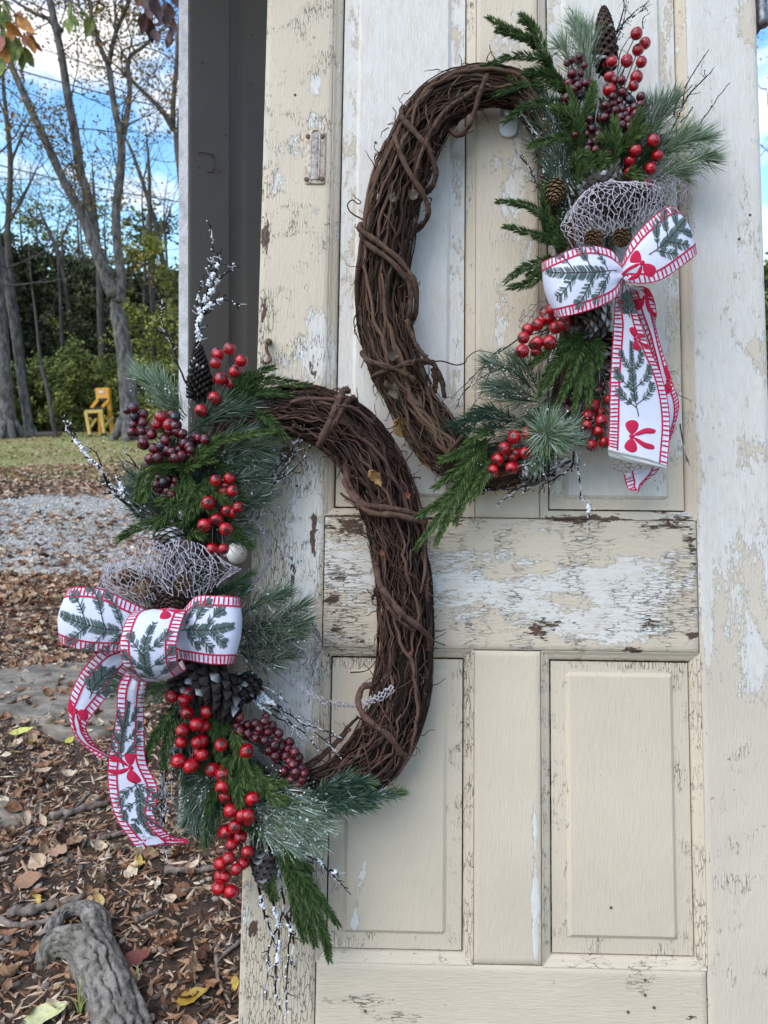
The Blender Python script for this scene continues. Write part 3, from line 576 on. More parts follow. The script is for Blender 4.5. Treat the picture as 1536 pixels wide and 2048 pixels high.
# ------------------------------------------------------------------ wreath makers
def needles(mb, base, dirs, L, wid, col0, col1, bend=None):
    n = len(base); rv = unit(rng.normal(size=(n, 3))); side = unit(np.cross(dirs, rv)); L = np.broadcast_to(L, (n,))[:, None]; wd = np.broadcast_to(wid, (n,))[:, None]
    mid = base + dirs * L * 0.5; tip = base + dirs * L
    if bend is not None: tip = tip + bend * L * 0.22; mid = mid + bend * L * 0.03
    V = np.stack([base, mid + side * wd / 2, tip, mid - side * wd / 2], 1).reshape(-1, 3)
    C = np.stack([col0, (col0 + col1) / 2, col1, (col0 + col1) / 2], 1).reshape(-1, 3)
    mb.add(V, np.arange(4 * n).reshape(-1, 4), None, C)
def frond(mb, pts, w0, w1, n, L, wid, ang=0.75, flat=0.55, tint=(0.1, 0.6), frost=0.0, tipfrost=0.0, bulge=0.012, stem=0.0011, jitter=0.18, taper=0.45, s0=0.04, stemcol=(0.35, 0, 0), fresh=0.3):
    p = spline(PP(pts, w0, w1), 26); p[:, 2] += bulge * np.sin(np.linspace(0, np.pi, 26))
    p += 0.0012 * np.cumsum(rng.normal(0, .35, p.shape), 0)
    s = np.sort(rng.uniform(s0, 1, n) ** 0.92); b = interp(p, s); t = unit(interp(tangents(p), s))
    B = unit(np.cross(t, np.array([0, 0, 1.0]))); N_ = np.cross(B, t)
    ph = rng.integers(0, 2, n) * np.pi + rng.normal(0, flat, n); rad = B * np.cos(ph)[:, None] + N_ * np.abs(np.sin(ph) * 1.0)[:, None] * np.sign(rng.uniform(-.5, 1, n))[:, None]
    a = ang * (1 - 0.35 * s ** 2) + rng.normal(0, jitter, n); d = unit(t * np.cos(a)[:, None] + rad * np.sin(a)[:, None] + rng.normal(0, .05, (n, 3)))
    Ln = L * (1 - taper * s ** 3) * (0.65 + 0.35 * np.minimum(1, s / 0.15)) * rng.uniform(.75, 1.15, n)
    tn = rng.uniform(tint[0], tint[1], n) + fresh * np.maximum(0, s - .75); fr = (rng.uniform(0, 1, n) < frost) * rng.uniform(.25, .95, n)
    c0 = np.stack([tn * .6, fr * .6, tn], -1); c1 = np.stack([tn, np.clip(fr + tipfrost * rng.uniform(0, 1, n), 0, 1), tn], -1)
    needles(mb, b, d, Ln, wid * rng.uniform(.8, 1.2, n), c0, c1, t)
    mb.tube(p[::2], np.linspace(stem, stem * .5, 13), 5, np.array(stemcol, float))
    return p
FIR = dict(L=0.0142, wid=0.0019, ang=0.85, flat=0.42, tint=(0.05, 0.6), jitter=.10, stem=.0013, stemcol=(.15, 0, 0))
def fir(wr, paths, w0=0.05, w1=0.08, dens=1.0, **kw):
    mb = MB(); k = dict(FIR); k.update(kw)
    for pts in paths:
        q = np.array([p[:2] for p in pts], float); ln = np.sum(np.linalg.norm(np.diff(q, axis=0), axis=1))
        frond(mb, pts, w0, w1, int(ln * 3.1 * dens), **k)
    return obj('fir_sprig', mb, M['fir'], wr, False)
def pine(wr, paths, w0=0.05, w1=0.08, dens=1.0, mat='pine', name='pine_spray', snow=0, **kw):
    mb = MB(); k = dict(L=0.046, wid=0.0010, ang=0.60, flat=1.3, tint=(0.05, 0.7), frost=0.3, tipfrost=0.3, taper=0.2, jitter=.40); k.update(kw); k['frost'] *= .5; k['tipfrost'] *= .5
    for pts in paths:
        q = np.array([p[:2] for p in pts], float); ln = np.sum(np.linalg.norm(np.diff(q, axis=0), axis=1))
        p = frond(mb, pts, w0, w1, int(ln * 4.2 * dens), **k)
        if snow:
            m = int(ln * snow); s = rng.uniform(.1, 1, m); c = interp(p, s) + rng.normal(0, k['L'] * .35, (m, 3)) * (1, 1, .6)
            mb.blobs(c, rng.uniform(.0005, .0016, m) * np.where(rng.uniform(0, 1, m) < .06, 2.0, 1))
    return obj(name, mb, M[mat], wr, False)
def twig(wr, paths, w0=0.06, w1=0.08, r=0.0022, spurs=0.10, snow=0.4, chunks=0.0, name='snowy_twig', mat='twig', sp_len=(8, 24)):
    snow *= .62; r *= .9
    for pts in paths:
        mb = MB()
        q = np.array([p[:2] for p in pts], float); ln = np.sum(np.linalg.norm(np.diff(q, axis=0), axis=1)); n = max(12, int(ln / 6))
        p = spline(PP(pts, w0, w1), n); p += np.cumsum(rng.normal(0, .0006, p.shape), 0) ; t = tangents(p)
        rr = np.linspace(r, r * .35, n); sn = (vnoise(np.arange(n) * .45, np.full(n, rng.uniform(0, 99)), 3) < snow) * rng.uniform(.4, 1, n)
        mb.tube(p, rr, 5, np.stack([rng.uniform(0, .6, n), sn, sn], -1))
        for _ in range(int(ln * spurs)):
            s = rng.uniform(.08, .98); b = interp(p, np.array([s]))[0]; tt = interp(t, np.array([s]))[0]; L = rng.uniform(*sp_len) * PXM * (1.1 - .5 * s)
            d = _n(tt * .8 + np.append(rng.normal(0, .8, 2), rng.normal(0, .5))); d2 = _n(d + .5 * tt + rng.normal(0, .3, 3))
            pts3 = np.array([b, b + d * L * .5, b + d * L * .5 + d2 * L * .5]); f = float(rng.uniform() < snow) * .8
            mb.tube(spline(pts3, 5), np.linspace(r * .45, r * .22, 5), 4, np.array([rng.uniform(0, .5), f * .7, 0]))
            if rng.uniform() < .7: mb.blobs(pts3[2:3], r * rng.uniform(.5, .9), (rng.uniform(0, .4), float(rng.uniform() < snow), 0))
        m = int(ln * .35 * snow); s = rng.uniform(0, 1, m); mb.blobs(interp(p, s) + rng.normal(0, r * .7, (m, 3)), rng.uniform(r * .3, r * .9, m))
        if chunks:
            for (sa, sb, size) in chunks:
                m = int(90 * (sb - sa) * ln / 100) + 12; s = rng.uniform(sa, sb, m)
                mb.blobs(interp(p, s) + rng.normal(0, size * .30, (m, 3)), rng.uniform(size * .30, size * .85, m))
        obj(name, mb, M[mat], wr)

def sphere_mesh(name, nu=18, nv=11):
    mb = MB(); th = np.linspace(0, 2 * np.pi, nu, endpoint=False); V = []
    phs = np.linspace(0, np.pi, nv)
    for k, p in enumerate(phs):
        for t in th:
            r = math.sin(p); z = math.cos(p)
            if p < .35: z -= .10 * (1 - p / .35)          # little dimple where the calyx sits
            V.append((r * math.cos(t), r * math.sin(t), z * .98))
    Q = [(k * nu + i, k * nu + (i + 1) % nu, (k + 1) * nu + (i + 1) % nu, (k + 1) * nu + i) for k in range(nv - 1) for i in range(nu)]
    mb.add(V, [q[::-1] for q in Q])
    # dried calyx points
    for i in range(5):
        t = i * 2 * np.pi / 5; c, s_ = math.cos(t), math.sin(t)
        mb.add([(.05 * -s_, .05 * c, .86), (.05 * s_, -.05 * c, .86), (.22 * c, .22 * s_, 1.08)], None, [(0, 1, 2)], np.array([0, 1.0, 0]))
    mb.c[0][:nu * 2, 1] = .9
    return mb.mesh(name)
BERRY = {}
for k in ('red', 'wine', 'black'):
    BERRY[k] = sphere_mesh('berry'); BERRY[k].materials.append(M['berry_' + k])
def berries(wr, spots, kind, hub, w=0.09, d=25, o=(0, 0, 1), group=None, wvar=0.012):
    # spots: photo places; a cluster is stems plus its berries
    ox, oy, sc_ = o; mb = MB(); H = P(hub[0], hub[1], w - .03); pos = []
    spots = list(spots) + ([(s[0] + rng.normal(0, 14), s[1] + rng.normal(0, 14), kind, -.018) for s in spots if rng.uniform() < (.75 if kind == 'wine' else .35)])
    for s in spots:
        x, y = ox + s[0] / sc_, oy + s[1] / sc_; ww = w + rng.uniform(-wvar, wvar) + (s[3] if len(s) > 3 else 0)
        pos.append((P(x, y, ww), s[2] if len(s) > 2 else kind, d * rng.uniform(.84, 1.08) * PXM / 2 * .93))
    for c, k, r in pos:
        mid = (c * .5 + H * .5) + np.array([0, 0, -.012]) + rng.normal(0, .004, 3)
        mb.tube(spline([H + rng.normal(0, .003, 3), mid, c], 7), .0009, 4, np.array([.3, .1, 0]))
    cl = obj('berry_cluster', mb, M['bare_twig'], wr)
    for c, k, r in pos:
        b = link(bpy.data.objects.new('berry', BERRY[k]), cl); b.location = Vector(c - base_of(wr)); b.scale = (r, r, r)
        dd = _n((c - H) * .8 + np.array([0, 0, .01]) + rng.normal(0, .006, 3)); b.rotation_mode = 'QUATERNION'; b.rotation_quaternion = Vector(dd).to_track_quat('Z', 'Y')
    return cl
SC_T = None
def cone(wr, a, b, wa, wb, half, rows=11, per=9, mat='cone_dark', frost=0.1, open_=0.9, rounded=1.0, name='pine_cone', profile=None, slen=1.0):
    A, B = P(a[0], a[1], wa), P(b[0], b[1], wb); ax = B - A; L = np.linalg.norm(ax); t = ax / L; R = half * PXM * .93
    x = _n(np.cross(t, (0, 0, 1.0)) if abs(t[2]) < .95 else np.cross(t, (1.0, 0, 0))); y = np.cross(t, x)
    core = MB(); prof = profile or (lambda s: math.sin(math.pi * min(1, .18 + .80 * s)) ** .7)
    ss = np.linspace(0, 1, 9); core.tube(A + ax * ss[:, None], np.array([R * .5 * prof(s) + .0006 for s in ss]), 8, np.array([.0, 0, 0]))
    c = obj(name, core, M[mat], wr)
    rows, per = (int(rows * 1.25), int(per * 1.25)) if half > 30 else (rows, per); n = rows * per; k = np.arange(n); s = .03 + .95 * (k / n); phi = k * 2.399963
    pr = np.array([prof(q) for q in s]); rad = x[None] * np.cos(phi)[:, None] + y[None] * np.sin(phi)[:, None]
    ln = (R * (.75 + .25 * pr) * slen) * np.maximum(.35, pr); tilt = open_ * (1 - .75 * s) + .12
    d = unit(rad * np.sin(tilt)[:, None] + t[None] * np.cos(tilt)[:, None]); root = A + ax * s[:, None] + rad * (R * .30 * pr)[:, None]
    side = unit(np.cross(d, rad + 1e-4)); side = unit(np.cross(t[None], rad)); nor = np.cross(side, d)
    wd = np.minimum(ln * .50 * rounded, 2 * np.pi * R / per * .62)
    # five-sided scale with thick lifted lip
    TV = np.array([(0, -.3, 0), (0, .3, 0), (.55, .95, .02), (.92, .62, .10), (1.05, 0, .16), (.92, -.62, .10), (.55, -.95, .02), (.9, 0, -.14), (.55, 0, .16)])
    TT = np.array([(0, 1, 8), (1, 2, 8), (2, 3, 8), (3, 4, 8), (4, 5, 8), (5, 6, 8), (6, 0, 8), (2, 7, 3), (3, 7, 4), (4, 7, 5), (5, 7, 6)])
    V = root[:, None] + d[:, None] * (TV[None, :, :1] * ln[:, None, None]) + side[:, None] * (TV[None, :, 1:2] * wd[:, None, None]) - nor[:, None] * (TV[None, :, 2:] * (ln * .8)[:, None, None])
    tipw = np.array([0, 0, .3, .8, 1, .8, .3, .6, .25]); fz = (rng.uniform(0, 1, n) < frost)
    C = np.zeros((n, 9, 3)); C[:, :, 0] = tipw[None] * rng.uniform(.45, 1, n)[:, None]; C[:, :, 1] = np.array([0, 0, 0, .3, .9, .3, 0, .2, 0])[None] * (fz * rng.uniform(.3, 1, n))[:, None]
    mb = MB(); mb.add(V.reshape(-1, 3), None, (TT[None] + (np.arange(n) * 9)[:, None, None]).reshape(-1, 3), C.reshape(-1, 3))
    obj('scales', mb, M[mat], c, False)
    return c

class Ribbon:
    def __init__(s, Lp, Rp, n=70, nt=11, bulge=0.0, wave=0.0, seed=0, flip=False, pleat=0.0):
        Lc = spline(PP(Lp), n); Rc = spline(PP(Rp), n); t = np.linspace(0, 1, nt)
        G_ = Lc[:, None] * (1 - t)[None, :, None] + Rc[:, None] * t[None, :, None]
        ds = np.gradient(G_, axis=0); dt = np.gradient(G_, axis=1); N_ = unit(np.cross(ds, dt))
        if N_[..., 2].mean() < 0 and not flip: N_ = -N_
        if flip and N_[..., 2].mean() > 0: N_ = -N_
        ii = np.linspace(0, 1, n)[:, None]
        amp = bulge * np.sin(np.pi * t)[None] + wave * np.sin(ii * 17 + t[None] * 4 + seed) * np.sin(np.pi * np.minimum(1, ii * 4)) + wave * .8 * (fnoise(ii * 9 + 0 * t[None], t[None] * 2.5 + 0 * ii, seed) - .5) * 2
        if pleat: amp = amp + pleat * np.sin(t * np.pi * 6.5 + seed)[None] * np.exp(-ii / .10) * np.sin(np.pi * t)[None] ** .5
        G_ = G_ + N_ * amp[..., None]
        ds = np.gradient(G_, axis=0); dt = np.gradient(G_, axis=1); N2 = unit(np.cross(ds, dt)); N2 *= np.sign(np.sum(N2 * N_, -1, keepdims=True))
        s.g, s.N, s.n, s.nt = G_, N2, n, nt; c = G_[:, nt // 2]; seg = np.linalg.norm(np.diff(c, axis=0), axis=1); s.cum = np.concatenate([[0], np.cumsum(seg)]); s.len = s.cum[-1]
        s.wid = np.linalg.norm(G_[:, -1] - G_[:, 0], axis=1)
    def at(s, ss, tt, off=0.0):                # ss: metres along the middle, tt: 0..1 across
        u = np.interp(ss, s.cum, np.arange(s.n)); v = np.clip(tt, 0, 1) * (s.nt - 1)
        i = np.minimum(u.astype(int), s.n - 2); j = np.minimum(v.astype(int), s.nt - 2); a = (u - i)[:, None]; b = (v - j)[:, None]
        f = lambda A: (A[i, j] * (1 - b) + A[i, j + 1] * b) * (1 - a) + (A[i + 1, j] * (1 - b) + A[i + 1, j + 1] * b) * a
        return f(s.g) + f(s.N) * np.asarray(off).reshape(-1, 1) if np.ndim(off) else f(s.g) + f(s.N) * off
    def cloth(s, name, parent, hem=True):
        mb = MB(); h = 0.0006; F = (s.g + s.N * h).reshape(-1, 3); Bk = (s.g - s.N * h).reshape(-1, 3); q = grid_faces(s.n, s.nt)
        mb.add(F, q); o = obj(name, mb, M['cloth'], parent)
        b2 = MB(); b2.add(Bk, q[:, ::-1])
        m = s.n * s.nt; idx = [i * s.nt for i in range(s.n)]; idx2 = [i * s.nt + s.nt - 1 for i in range(s.n)]
        for e in (idx, idx2, list(range(s.nt)), list(range(m - s.nt, m))):
            V = np.vstack([F[e], Bk[e]]); k = len(e); b2.add(V, [(i, i + 1, k + i + 1, k + i) for i in range(k - 1)])
        obj('lining', b2, M['lining'], o)
        return o
    def lines(s, mb, S0, T0, S1, T1, wid, off=0.0012):   # flat stitches lying on the cloth, given by their end points
        a = s.at(S0, T0, off); b = s.at(S1, T1, off); nn = unit(s.at((S0 + S1) / 2, (T0 + T1) / 2, off + .01) - s.at((S0 + S1) / 2, (T0 + T1) / 2, off))
        d = unit(b - a); sd = unit(np.cross(d, nn)); w = np.broadcast_to(wid, (len(a),))[:, None] / 2; m = (a + b) / 2 + nn * .0004
        V = np.stack([a - sd * w * .7, a + sd * w * .7, m + sd * w, b + sd * w * .7, b - sd * w * .7, m - sd * w], 1).reshape(-1, 3)
        k = np.arange(len(a))[:, None] * 6; mb.add(V, np.vstack([k + [0, 1, 2, 5], k + [5, 2, 3, 4]]))
    def stitching(s, parent, ends=(False, False), pitch=0.0066, band=0.0130, line=0.0030, smin=0, smax=None):
        mb = MB(); smax = s.len if smax is None else smax; n = int((smax - smin) / pitch); S = np.linspace(smin + pitch * .5, smax - pitch * .5, n)
        wd = np.interp(S, s.cum, s.wid); bt = np.clip(band / np.maximum(wd, .012), 0.03, .30)
        for e in (0, 1):
            t0 = np.zeros(n) + (0.004 if e == 0 else .996); t1 = bt if e == 0 else 1 - bt; jit = rng.normal(0, pitch * .08, n)
            s.lines(mb, S + jit, t0, S + jit + rng.normal(0, pitch * .08, n), t1, .0023)
            m = max(4, n * 2); S2 = np.linspace(smin, smax, m); wd2 = np.interp(S2, s.cum, s.wid); b2 = np.clip(band / np.maximum(wd2, .012), .03, .30); tt = b2 if e == 0 else 1 - b2
            s.lines(mb, S2[:-1], tt[:-1], S2[1:], tt[1:], line)
            te = np.full(m, .004 if e == 0 else .996)
            P_ = s.at(S2, te, 0.0); mb.tube(P_, .0011 * rng.uniform(.7, 1.2, m), 5)
        return obj('blanket_stitch', mb, M['thread_red'], parent, False)
    def sprig(s, green, brown, s0, t0, ang, size, seed=0, mirror=1):
        # embroidered fir twig: brown stems, green needle stitches; size in metres along its axis
        wd = float(np.interp(s0, s.cum, s.wid)); ca, sa = math.cos(ang), math.sin(ang)
        def put(x, y): return s0 + (x * ca - y * sa) * size, t0 + (x * sa + y * ca) * size / wd
        twigs = [((0, 0), (.3, .05), (.65, .04), (1, -.02), 1.0)]
        for (b, ex, ey) in ((.12, .38, .27), (.16, .45, -.25), (.32, .62, .30), (.38, .68, -.28), (.55, .85, .22), (.60, .90, -.20)):
            twigs.append(((b, .04 * (1 - abs(b - .5))), (b + (ex - b) * .4, ey * .55 * mirror), (b + (ex - b) * .75, ey * .9 * mirror), (ex, ey * mirror), .8))
        for tw in twigs:
            c = spline(np.array([(x, y, 0) for x, y in tw[:4]]), 14)[:, :2]; S, Tt = put(c[:, 0], c[:, 1])
            s.lines(brown, S[:-1], Tt[:-1], S[1:], Tt[1:], .0015, .0016)
            n = int(52 * tw[4] * max(.5, np.linalg.norm(c[-1] - c[0]) * 1.7)); u = rng.uniform(.22 if tw[4] == 1 else .10, 1, n); p = interp(np.hstack([c, np.zeros((14, 1))]), u)[:, :2]
            tg = interp(np.hstack([tangents(np.hstack([c, np.zeros((14, 1))]))[:, :2], np.zeros((14, 1))]), u)[:, :2]
            for sd in (-1, 1):
                nn = np.stack([-tg[:, 1], tg[:, 0]], -1) * sd; L = .0080 / size * (.55 + .55 * np.sin(np.pi * u)) * rng.uniform(.8, 1.15, n)
                e = p + (tg * .66 + nn * .75) * L[:, None]; a, b = put(p[:, 0], p[:, 1]); a2, b2 = put(e[:, 0], e[:, 1]); s.lines(green, a, b, a2, b2, .00125, .0013)
    def redbow(s, mb, s0, t0, ang, size):
        wd = float(np.interp(s0, s.cum, s.wid)); ca, sa = math.cos(ang), math.sin(ang)
        shapes = []
        for sg in (-1, 1):
            shapes.append([(0, .05 * sg), (-.18, .25 * sg), (-.26, .52 * sg), (-.12, .66 * sg), (.10, .66 * sg), (.24, .50 * sg), (.17, .24 * sg)])
            shapes.append([(.02, .02 * sg), (.25, .06 * sg), (.50, .16 * sg), (.86, .20 * sg), (.90, .34 * sg), (.55, .38 * sg), (.22, .22 * sg)])
        shapes.append([(.11 * math.cos(t), .10 * math.sin(t)) for t in np.linspace(0, 6.28, 9)[:-1]])
        for k, sh in enumerate(shapes):
            sh = np.array(sh); sh = spline(np.hstack([np.vstack([sh, sh[:1]]), np.zeros((len(sh) + 1, 1))]), 22)[:-1, :2]
            c = sh.mean(0); pts = np.vstack([sh, c + (sh - c) * .55, c]); x, y = pts[:, 0], pts[:, 1]
            S, Tt = s0 + (x * ca - y * sa) * size, t0 + (x * sa + y * ca) * size / wd; m = len(sh)
            V = s.at(S, Tt, np.concatenate([np.full(m, .0010), np.full(m, .0019), [.0021]]) + .0003 * (k == 4)); i = np.arange(m)
            mb.add(V, np.stack([i, (i + 1) % m, m + (i + 1) % m, m + i], -1), np.stack([np.full(m, 2 * m), m + i, m + (i + 1) % m], -1))
def net(wr, Lp, Rp, cell=0.011, r=0.0007, mat='net', bulge=0.0, n=60, name='net_ribbon', keep=.93, jit=.30, flip=False, wave=0.0, tint=(0.1, .9), seed=0):
    rb = Ribbon(Lp, Rp, n, 13, bulge, wave, seed); W = float(rb.wid.mean()); mb = MB(); ed = []; ny = max(2, int(W / (cell * .866)) + 1)
    nx2 = int(rb.len / (cell * .95)) + 1
    pts = {}
    for i in range(nx2):
        for j in range(ny + 1):
            pts[(i, j)] = (i * cell * .95 + (.26 * cell if (i + j) % 2 else -.26 * cell) + rng.normal(0, jit * cell * .6), np.clip(j / ny + rng.normal(0, jit / ny * .7) * (0 < j < ny), 0, 1))
    for i in range(nx2):
        for j in range(ny + 1):
            if j < ny: ed.append(((i, j), (i, j + 1)))
            if (i + j) % 2 and (i + 1, j) in pts: ed.append(((i, j), (i + 1, j)))
            elif rng.uniform() < .12 and (i + 1, j + 1) in pts: ed.append(((i, j), (i + 1, j + 1)))
    S = np.array([pts[k][0] for k in pts]); Tt = np.array([pts[k][1] for k in pts]); ix = {k: q for q, k in enumerate(pts)}
    X = rb.at(np.clip(S, 0, rb.len), Tt) + rng.normal(0, r * .8, (len(S), 3))
    for a, b in ed:
        if rng.uniform() > keep: continue
        pa, pb = X[ix[a]], X[ix[b]]; mid = (pa + pb) / 2 + rng.normal(0, cell * .06, 3); rr = r * rng.uniform(.7, 1.25)
        tn = rng.uniform(*tint); mb.tube(np.array([pa, mid, pb]), [rr * 1.2, rr * .85, rr * 1.2], 4, np.array([tn, 0, 0]), cap=False)
    return obj(name, mb, M[mat], wr)

def vine_ring(wr, cl, mat, nthick, nthin, seed, wc=0.043):
    R_ = np.random.default_rng(seed); c = np.array(cl, float); closed = np.vstack([c, c[:3]])
    def ring(nsamp=220):
        q = np.vstack([c[-1], c, c[:2]]); u = np.linspace(0, len(c), nsamp); i = np.minimum(u.astype(int), len(c) - 1); t = (u - i)[:, None]
        a, b, d, e = q[i], q[i + 1], q[np.minimum(i + 2, len(q) - 1)], q[np.minimum(i + 3, len(q) - 1)]
        return 0.5 * (2 * b + (d - a) * t + (2 * a - 5 * b + 4 * d - e) * t ** 2 + (3 * b - a - 3 * d + e) * t ** 3)
    RP = ring(); CP = np.array([P(x, y, wc) for x, y, h in RP]); HW = RP[:, 2] * PXM; tg = tangents(CP); sd = unit(np.cross(tg, (0, 0, 1.0)))
    n = len(CP)
    def vine(L, rad, rr0, r, wob):
        k = int(L * n); i0 = R_.integers(0, n); idx = (i0 + np.arange(0, k, 2)) % n; m = len(idx)
        th0 = R_.uniform(0, 2 * np.pi); tw = R_.normal(0, 1.6); th = th0 + tw * np.linspace(0, 1, m) + wob * np.cumsum(R_.normal(0, .07, m))
        rho = np.clip(rr0 + wob * np.cumsum(R_.normal(0, .02, m)), .05, 1.06)
        off = sd[idx] * (np.cos(th) * rho * HW[idx])[:, None]; p = CP[idx] + off; p[:, 2] += np.sin(th) * rho * HW[idx] * .82
        p[:, 2] = np.maximum(p[:, 2], r + .002)
        return p, m
    rg = obj('vine_ring', _core(CP, HW), M[mat], wr)
    for k in range(nthick):
        r = R_.uniform(.0017, .0037); p, m = vine(R_.uniform(.2, .5), 0, R_.uniform(.72, 1.0), r, 1.1)
        rr = r * (1 + .10 * np.sin(np.arange(m) * R_.uniform(.5, 1.2)) * (R_.uniform(0, 1, m) > .3)) * np.minimum(1, .5 + np.minimum(np.arange(m), m - 1 - np.arange(m)) / 8)
        mb = MB(); tn = R_.uniform(0, .3) if R_.uniform() < .6 else R_.uniform(.5, 1); mb.tube(p, rr, 6, np.stack([np.clip(tn + R_.normal(0, .08, m), 0, 1), (R_.uniform(0, 1, m) > .97) * .6, np.zeros(m)], -1)); obj('vine', mb, M[mat], rg)
    mb = MB()
    for k in range(nthin):
        r = R_.uniform(.0007, .0018); p, m = vine(R_.uniform(.06, .34), 0, R_.uniform(.62, 1.03), r, 1.6)
        if m < 4: continue
        tn = R_.uniform(0, 1); mb.tube(p, np.linspace(r, r * .6, m), 4, np.stack([np.clip(tn + R_.normal(0, .1, m), 0, 1), (R_.uniform(0, 1, m) > .95) * .5, np.zeros(m)], -1))
    # short broken side shoots and curly tendrils
    for k in range(340):
        i = R_.integers(0, n); s_ = R_.choice([-1, 1]); b = CP[i] + sd[i] * s_ * HW[i] * R_.uniform(.5, 1.0) + np.array([0, 0, R_.uniform(0, .8) * HW[i]])
        d = _n(tg[i] * R_.choice([-1, 1]) * .9 + sd[i] * s_ * R_.uniform(.1, .8) + np.array([0, 0, R_.uniform(-.1, .5)])); L = R_.uniform(.008, .045); q = [b]
        for z in range(6): d = _n(d + R_.normal(0, .42, 3)); q.append(q[-1] + d * L / 6)
        mb.tube(spline(q, 12), np.linspace(.0010, .0004, 12), 4, np.array([R_.uniform(0, 1), 0, 0]))
    fine = obj('fine_vines', mb, M[mat], rg); fine['kind'] = 'stuff'
    return rg, CP, HW, tg, sd
def _core(CP, HW):
    mb = MB(); k = np.arange(0, len(CP), 3); p = CP[k].copy(); mb.tube(p, HW[k] * .58, 10, np.array([-.3, 0, 0]), cap=False); return mb
def binding(wr, pts, r, mat, tint=.6, name='binding_vine'):
    mb = MB(); p = spline(PP(pts), 40); p += np.cumsum(rng.normal(0, .00032, p.shape), 0); rr = r * (1 + .12 * np.sin(np.arange(40) * .8))
    rr = rr * .80; mb.tube(p, rr, 9, np.stack([np.clip(tint * .8 + rng.normal(0, .16, 40), 0, 1), np.zeros(40), np.zeros(40)], -1), rough=.035)
    for k in range(7):
        i = int(rng.integers(2, 34)); q = p[i:i + 5] + rng.normal(0, r * .5, 3) + np.array([0, 0, r * .7]); q[-1] += rng.normal(0, r * 1.6, 3); mb.tube(spline(q, 8), r * .16, 4, np.array([rng.uniform(.3, 1), 0, 0]))
    return obj(name, mb, M[mat], wr)
def tendril(wr, pts, r, mat, tint=.2):
    mb = MB(); p = spline(PP(pts), 36); mb.tube(p, np.linspace(r, r * .5, 36), 5, np.array([tint, 0, 0])); return obj('tendril', mb, M[mat], wr)
def leaf_geo(nx=7, ny=5, curl=0.5, wfun=None, fold=.25, wavy=.06, seed=0):
    R_ = np.random.default_rng(seed); wfun = wfun or (lambda s: .36 * math.sin(math.pi * s ** .8) ** .8 * (1 - .25 * s))
    s = np.linspace(0, 1, nx); t = np.linspace(-1, 1, ny); V = []
    for a in s:
        for b in t:
            x = a; y = b * wfun(a) + .02 * R_.normal(); z = fold * abs(b) * wfun(a) + curl * ((a - .5) ** 2 - .1) + wavy * R_.normal() * (.3 + abs(b))
            V.append((x - .5, y, z))
    return np.array(V), grid_faces(nx, ny)
def dry_leaf(wr, at_, size, rotz, mat='dryleaf', w=.05, seed=0, tilt=(.3, .2)):
    V, Q = leaf_geo(9, 5, .5, seed=seed); V = V * size * PXM; e = Matrix.Rotation(rotz, 3, 'Z') @ Matrix.Rotation(tilt[0], 3, 'X') @ Matrix.Rotation(tilt[1], 3, 'Y')
    V = V @ np.array(e).T + P(at_[0], at_[1], w); mb = MB(); mb.add(V, Q); return obj('dry_leaf', mb, M[mat], wr)
# ------------------------------------------------------------------ places measured on enlarged views of the photo
C1, C2, C3, C4, C5 = (900, 0, 2.56), (800, 550, 2.363), (100, 650, 2.56), (100, 1080, 2.56), (300, 1300, 2.793)
def K(c, *paths): return [[(c[0] + p[0] / c[2], c[1] + p[1] / c[2]) + tuple(p[2:]) for p in q] for q in paths]

# ================================================================== upper wreath
up = door_empty('wreath', P(880, 935, .02))
tag(up, 'grapevine wreath hanging higher on the door, its bow with long tail at the right', 'wreath')
UP_RING = [(1045,190,36),(985,172,40),(920,185,46),(865,225,50),(825,295,52),(795,375,52),(778,460,52),(768,550,51),(770,640,50),(788,720,49),(818,795,49),(855,855,51),(895,905,48),(950,940,36),(1020,945,26),(1085,900,24),(1125,820,24),(1145,700,24),(1145,560,24),(1130,430,22),(1106,320,22),(1080,245,26)]
ring, *_ = vine_ring(up, UP_RING, 'vine_a', 125, 480, 11)
F = .088
binding(up, [(806,215,.05),(805,232,F-.005),(835,265,F+.004),(862,300,F),(876,345,.075),(868,375,.06),(850,395,.03)], .0058, 'vine_a', .75)
binding(up, [(788,262,.05),(792,285,F-.005),(818,345,F+.002),(845,390,F-.003),(853,425,.07),(840,450,.04),(822,465,.03)], .0052, 'vine_a', .75)
binding(up, [(722,448,.04),(724,458,F-.006),(770,492,F+.002),(812,530,F-.004),(832,570,.08),(834,620,.06),(820,655,.04)], .0056, 'vine_a', .8)
binding(up, [(722,470,.05),(735,490,F-.008),(790,530,F),(820,570,.078),(822,620,.07),(815,650,.05)], .0052, 'vine_a', .7)
binding(up, [(724,705,.06),(735,722,F-.008),(775,735,F+.002),(820,755,F),(830,770,.08)], .0056, 'vine_a', .7)
binding(up, [(745,755,.06),(752,748,F-.01),(785,735,F),(820,722,F),(862,722,.08),(880,750,.07),(890,790,.05)], .0046, 'vine_a', .55)
binding(up, [(975,150,F),(962,180,F+.006),(945,235,F),(930,262,.075),(915,268,.06),(890,250,.05)], .0050, 'vine_a', .7)
binding(up, [(945,185,F),(900,215,F+.002),(870,255,F-.002),(840,320,.085),(825,400,.075)], .0044, 'vine_a', .85)
binding(up, [(925,872,F-.01),(895,905,F),(872,930,.07)], .0042, 'vine_a', .4, 'vine')
binding(up, [(1045,205,.05),(1062,245,.05),(1078,300,.05),(1088,360,.05),(1092,420,.05),(1095,480,.05)], .0068, 'vine_a', .35, 'vine')
binding(up, [(812,640,.085),(830,680,.08),(852,712,.075),(862,725,.07)], .0040, 'vine_a', .8)
binding(up, [(866,735,.05),(870,765,.05),(868,790,.05)], .0050, 'vine_a', .5, 'vine')
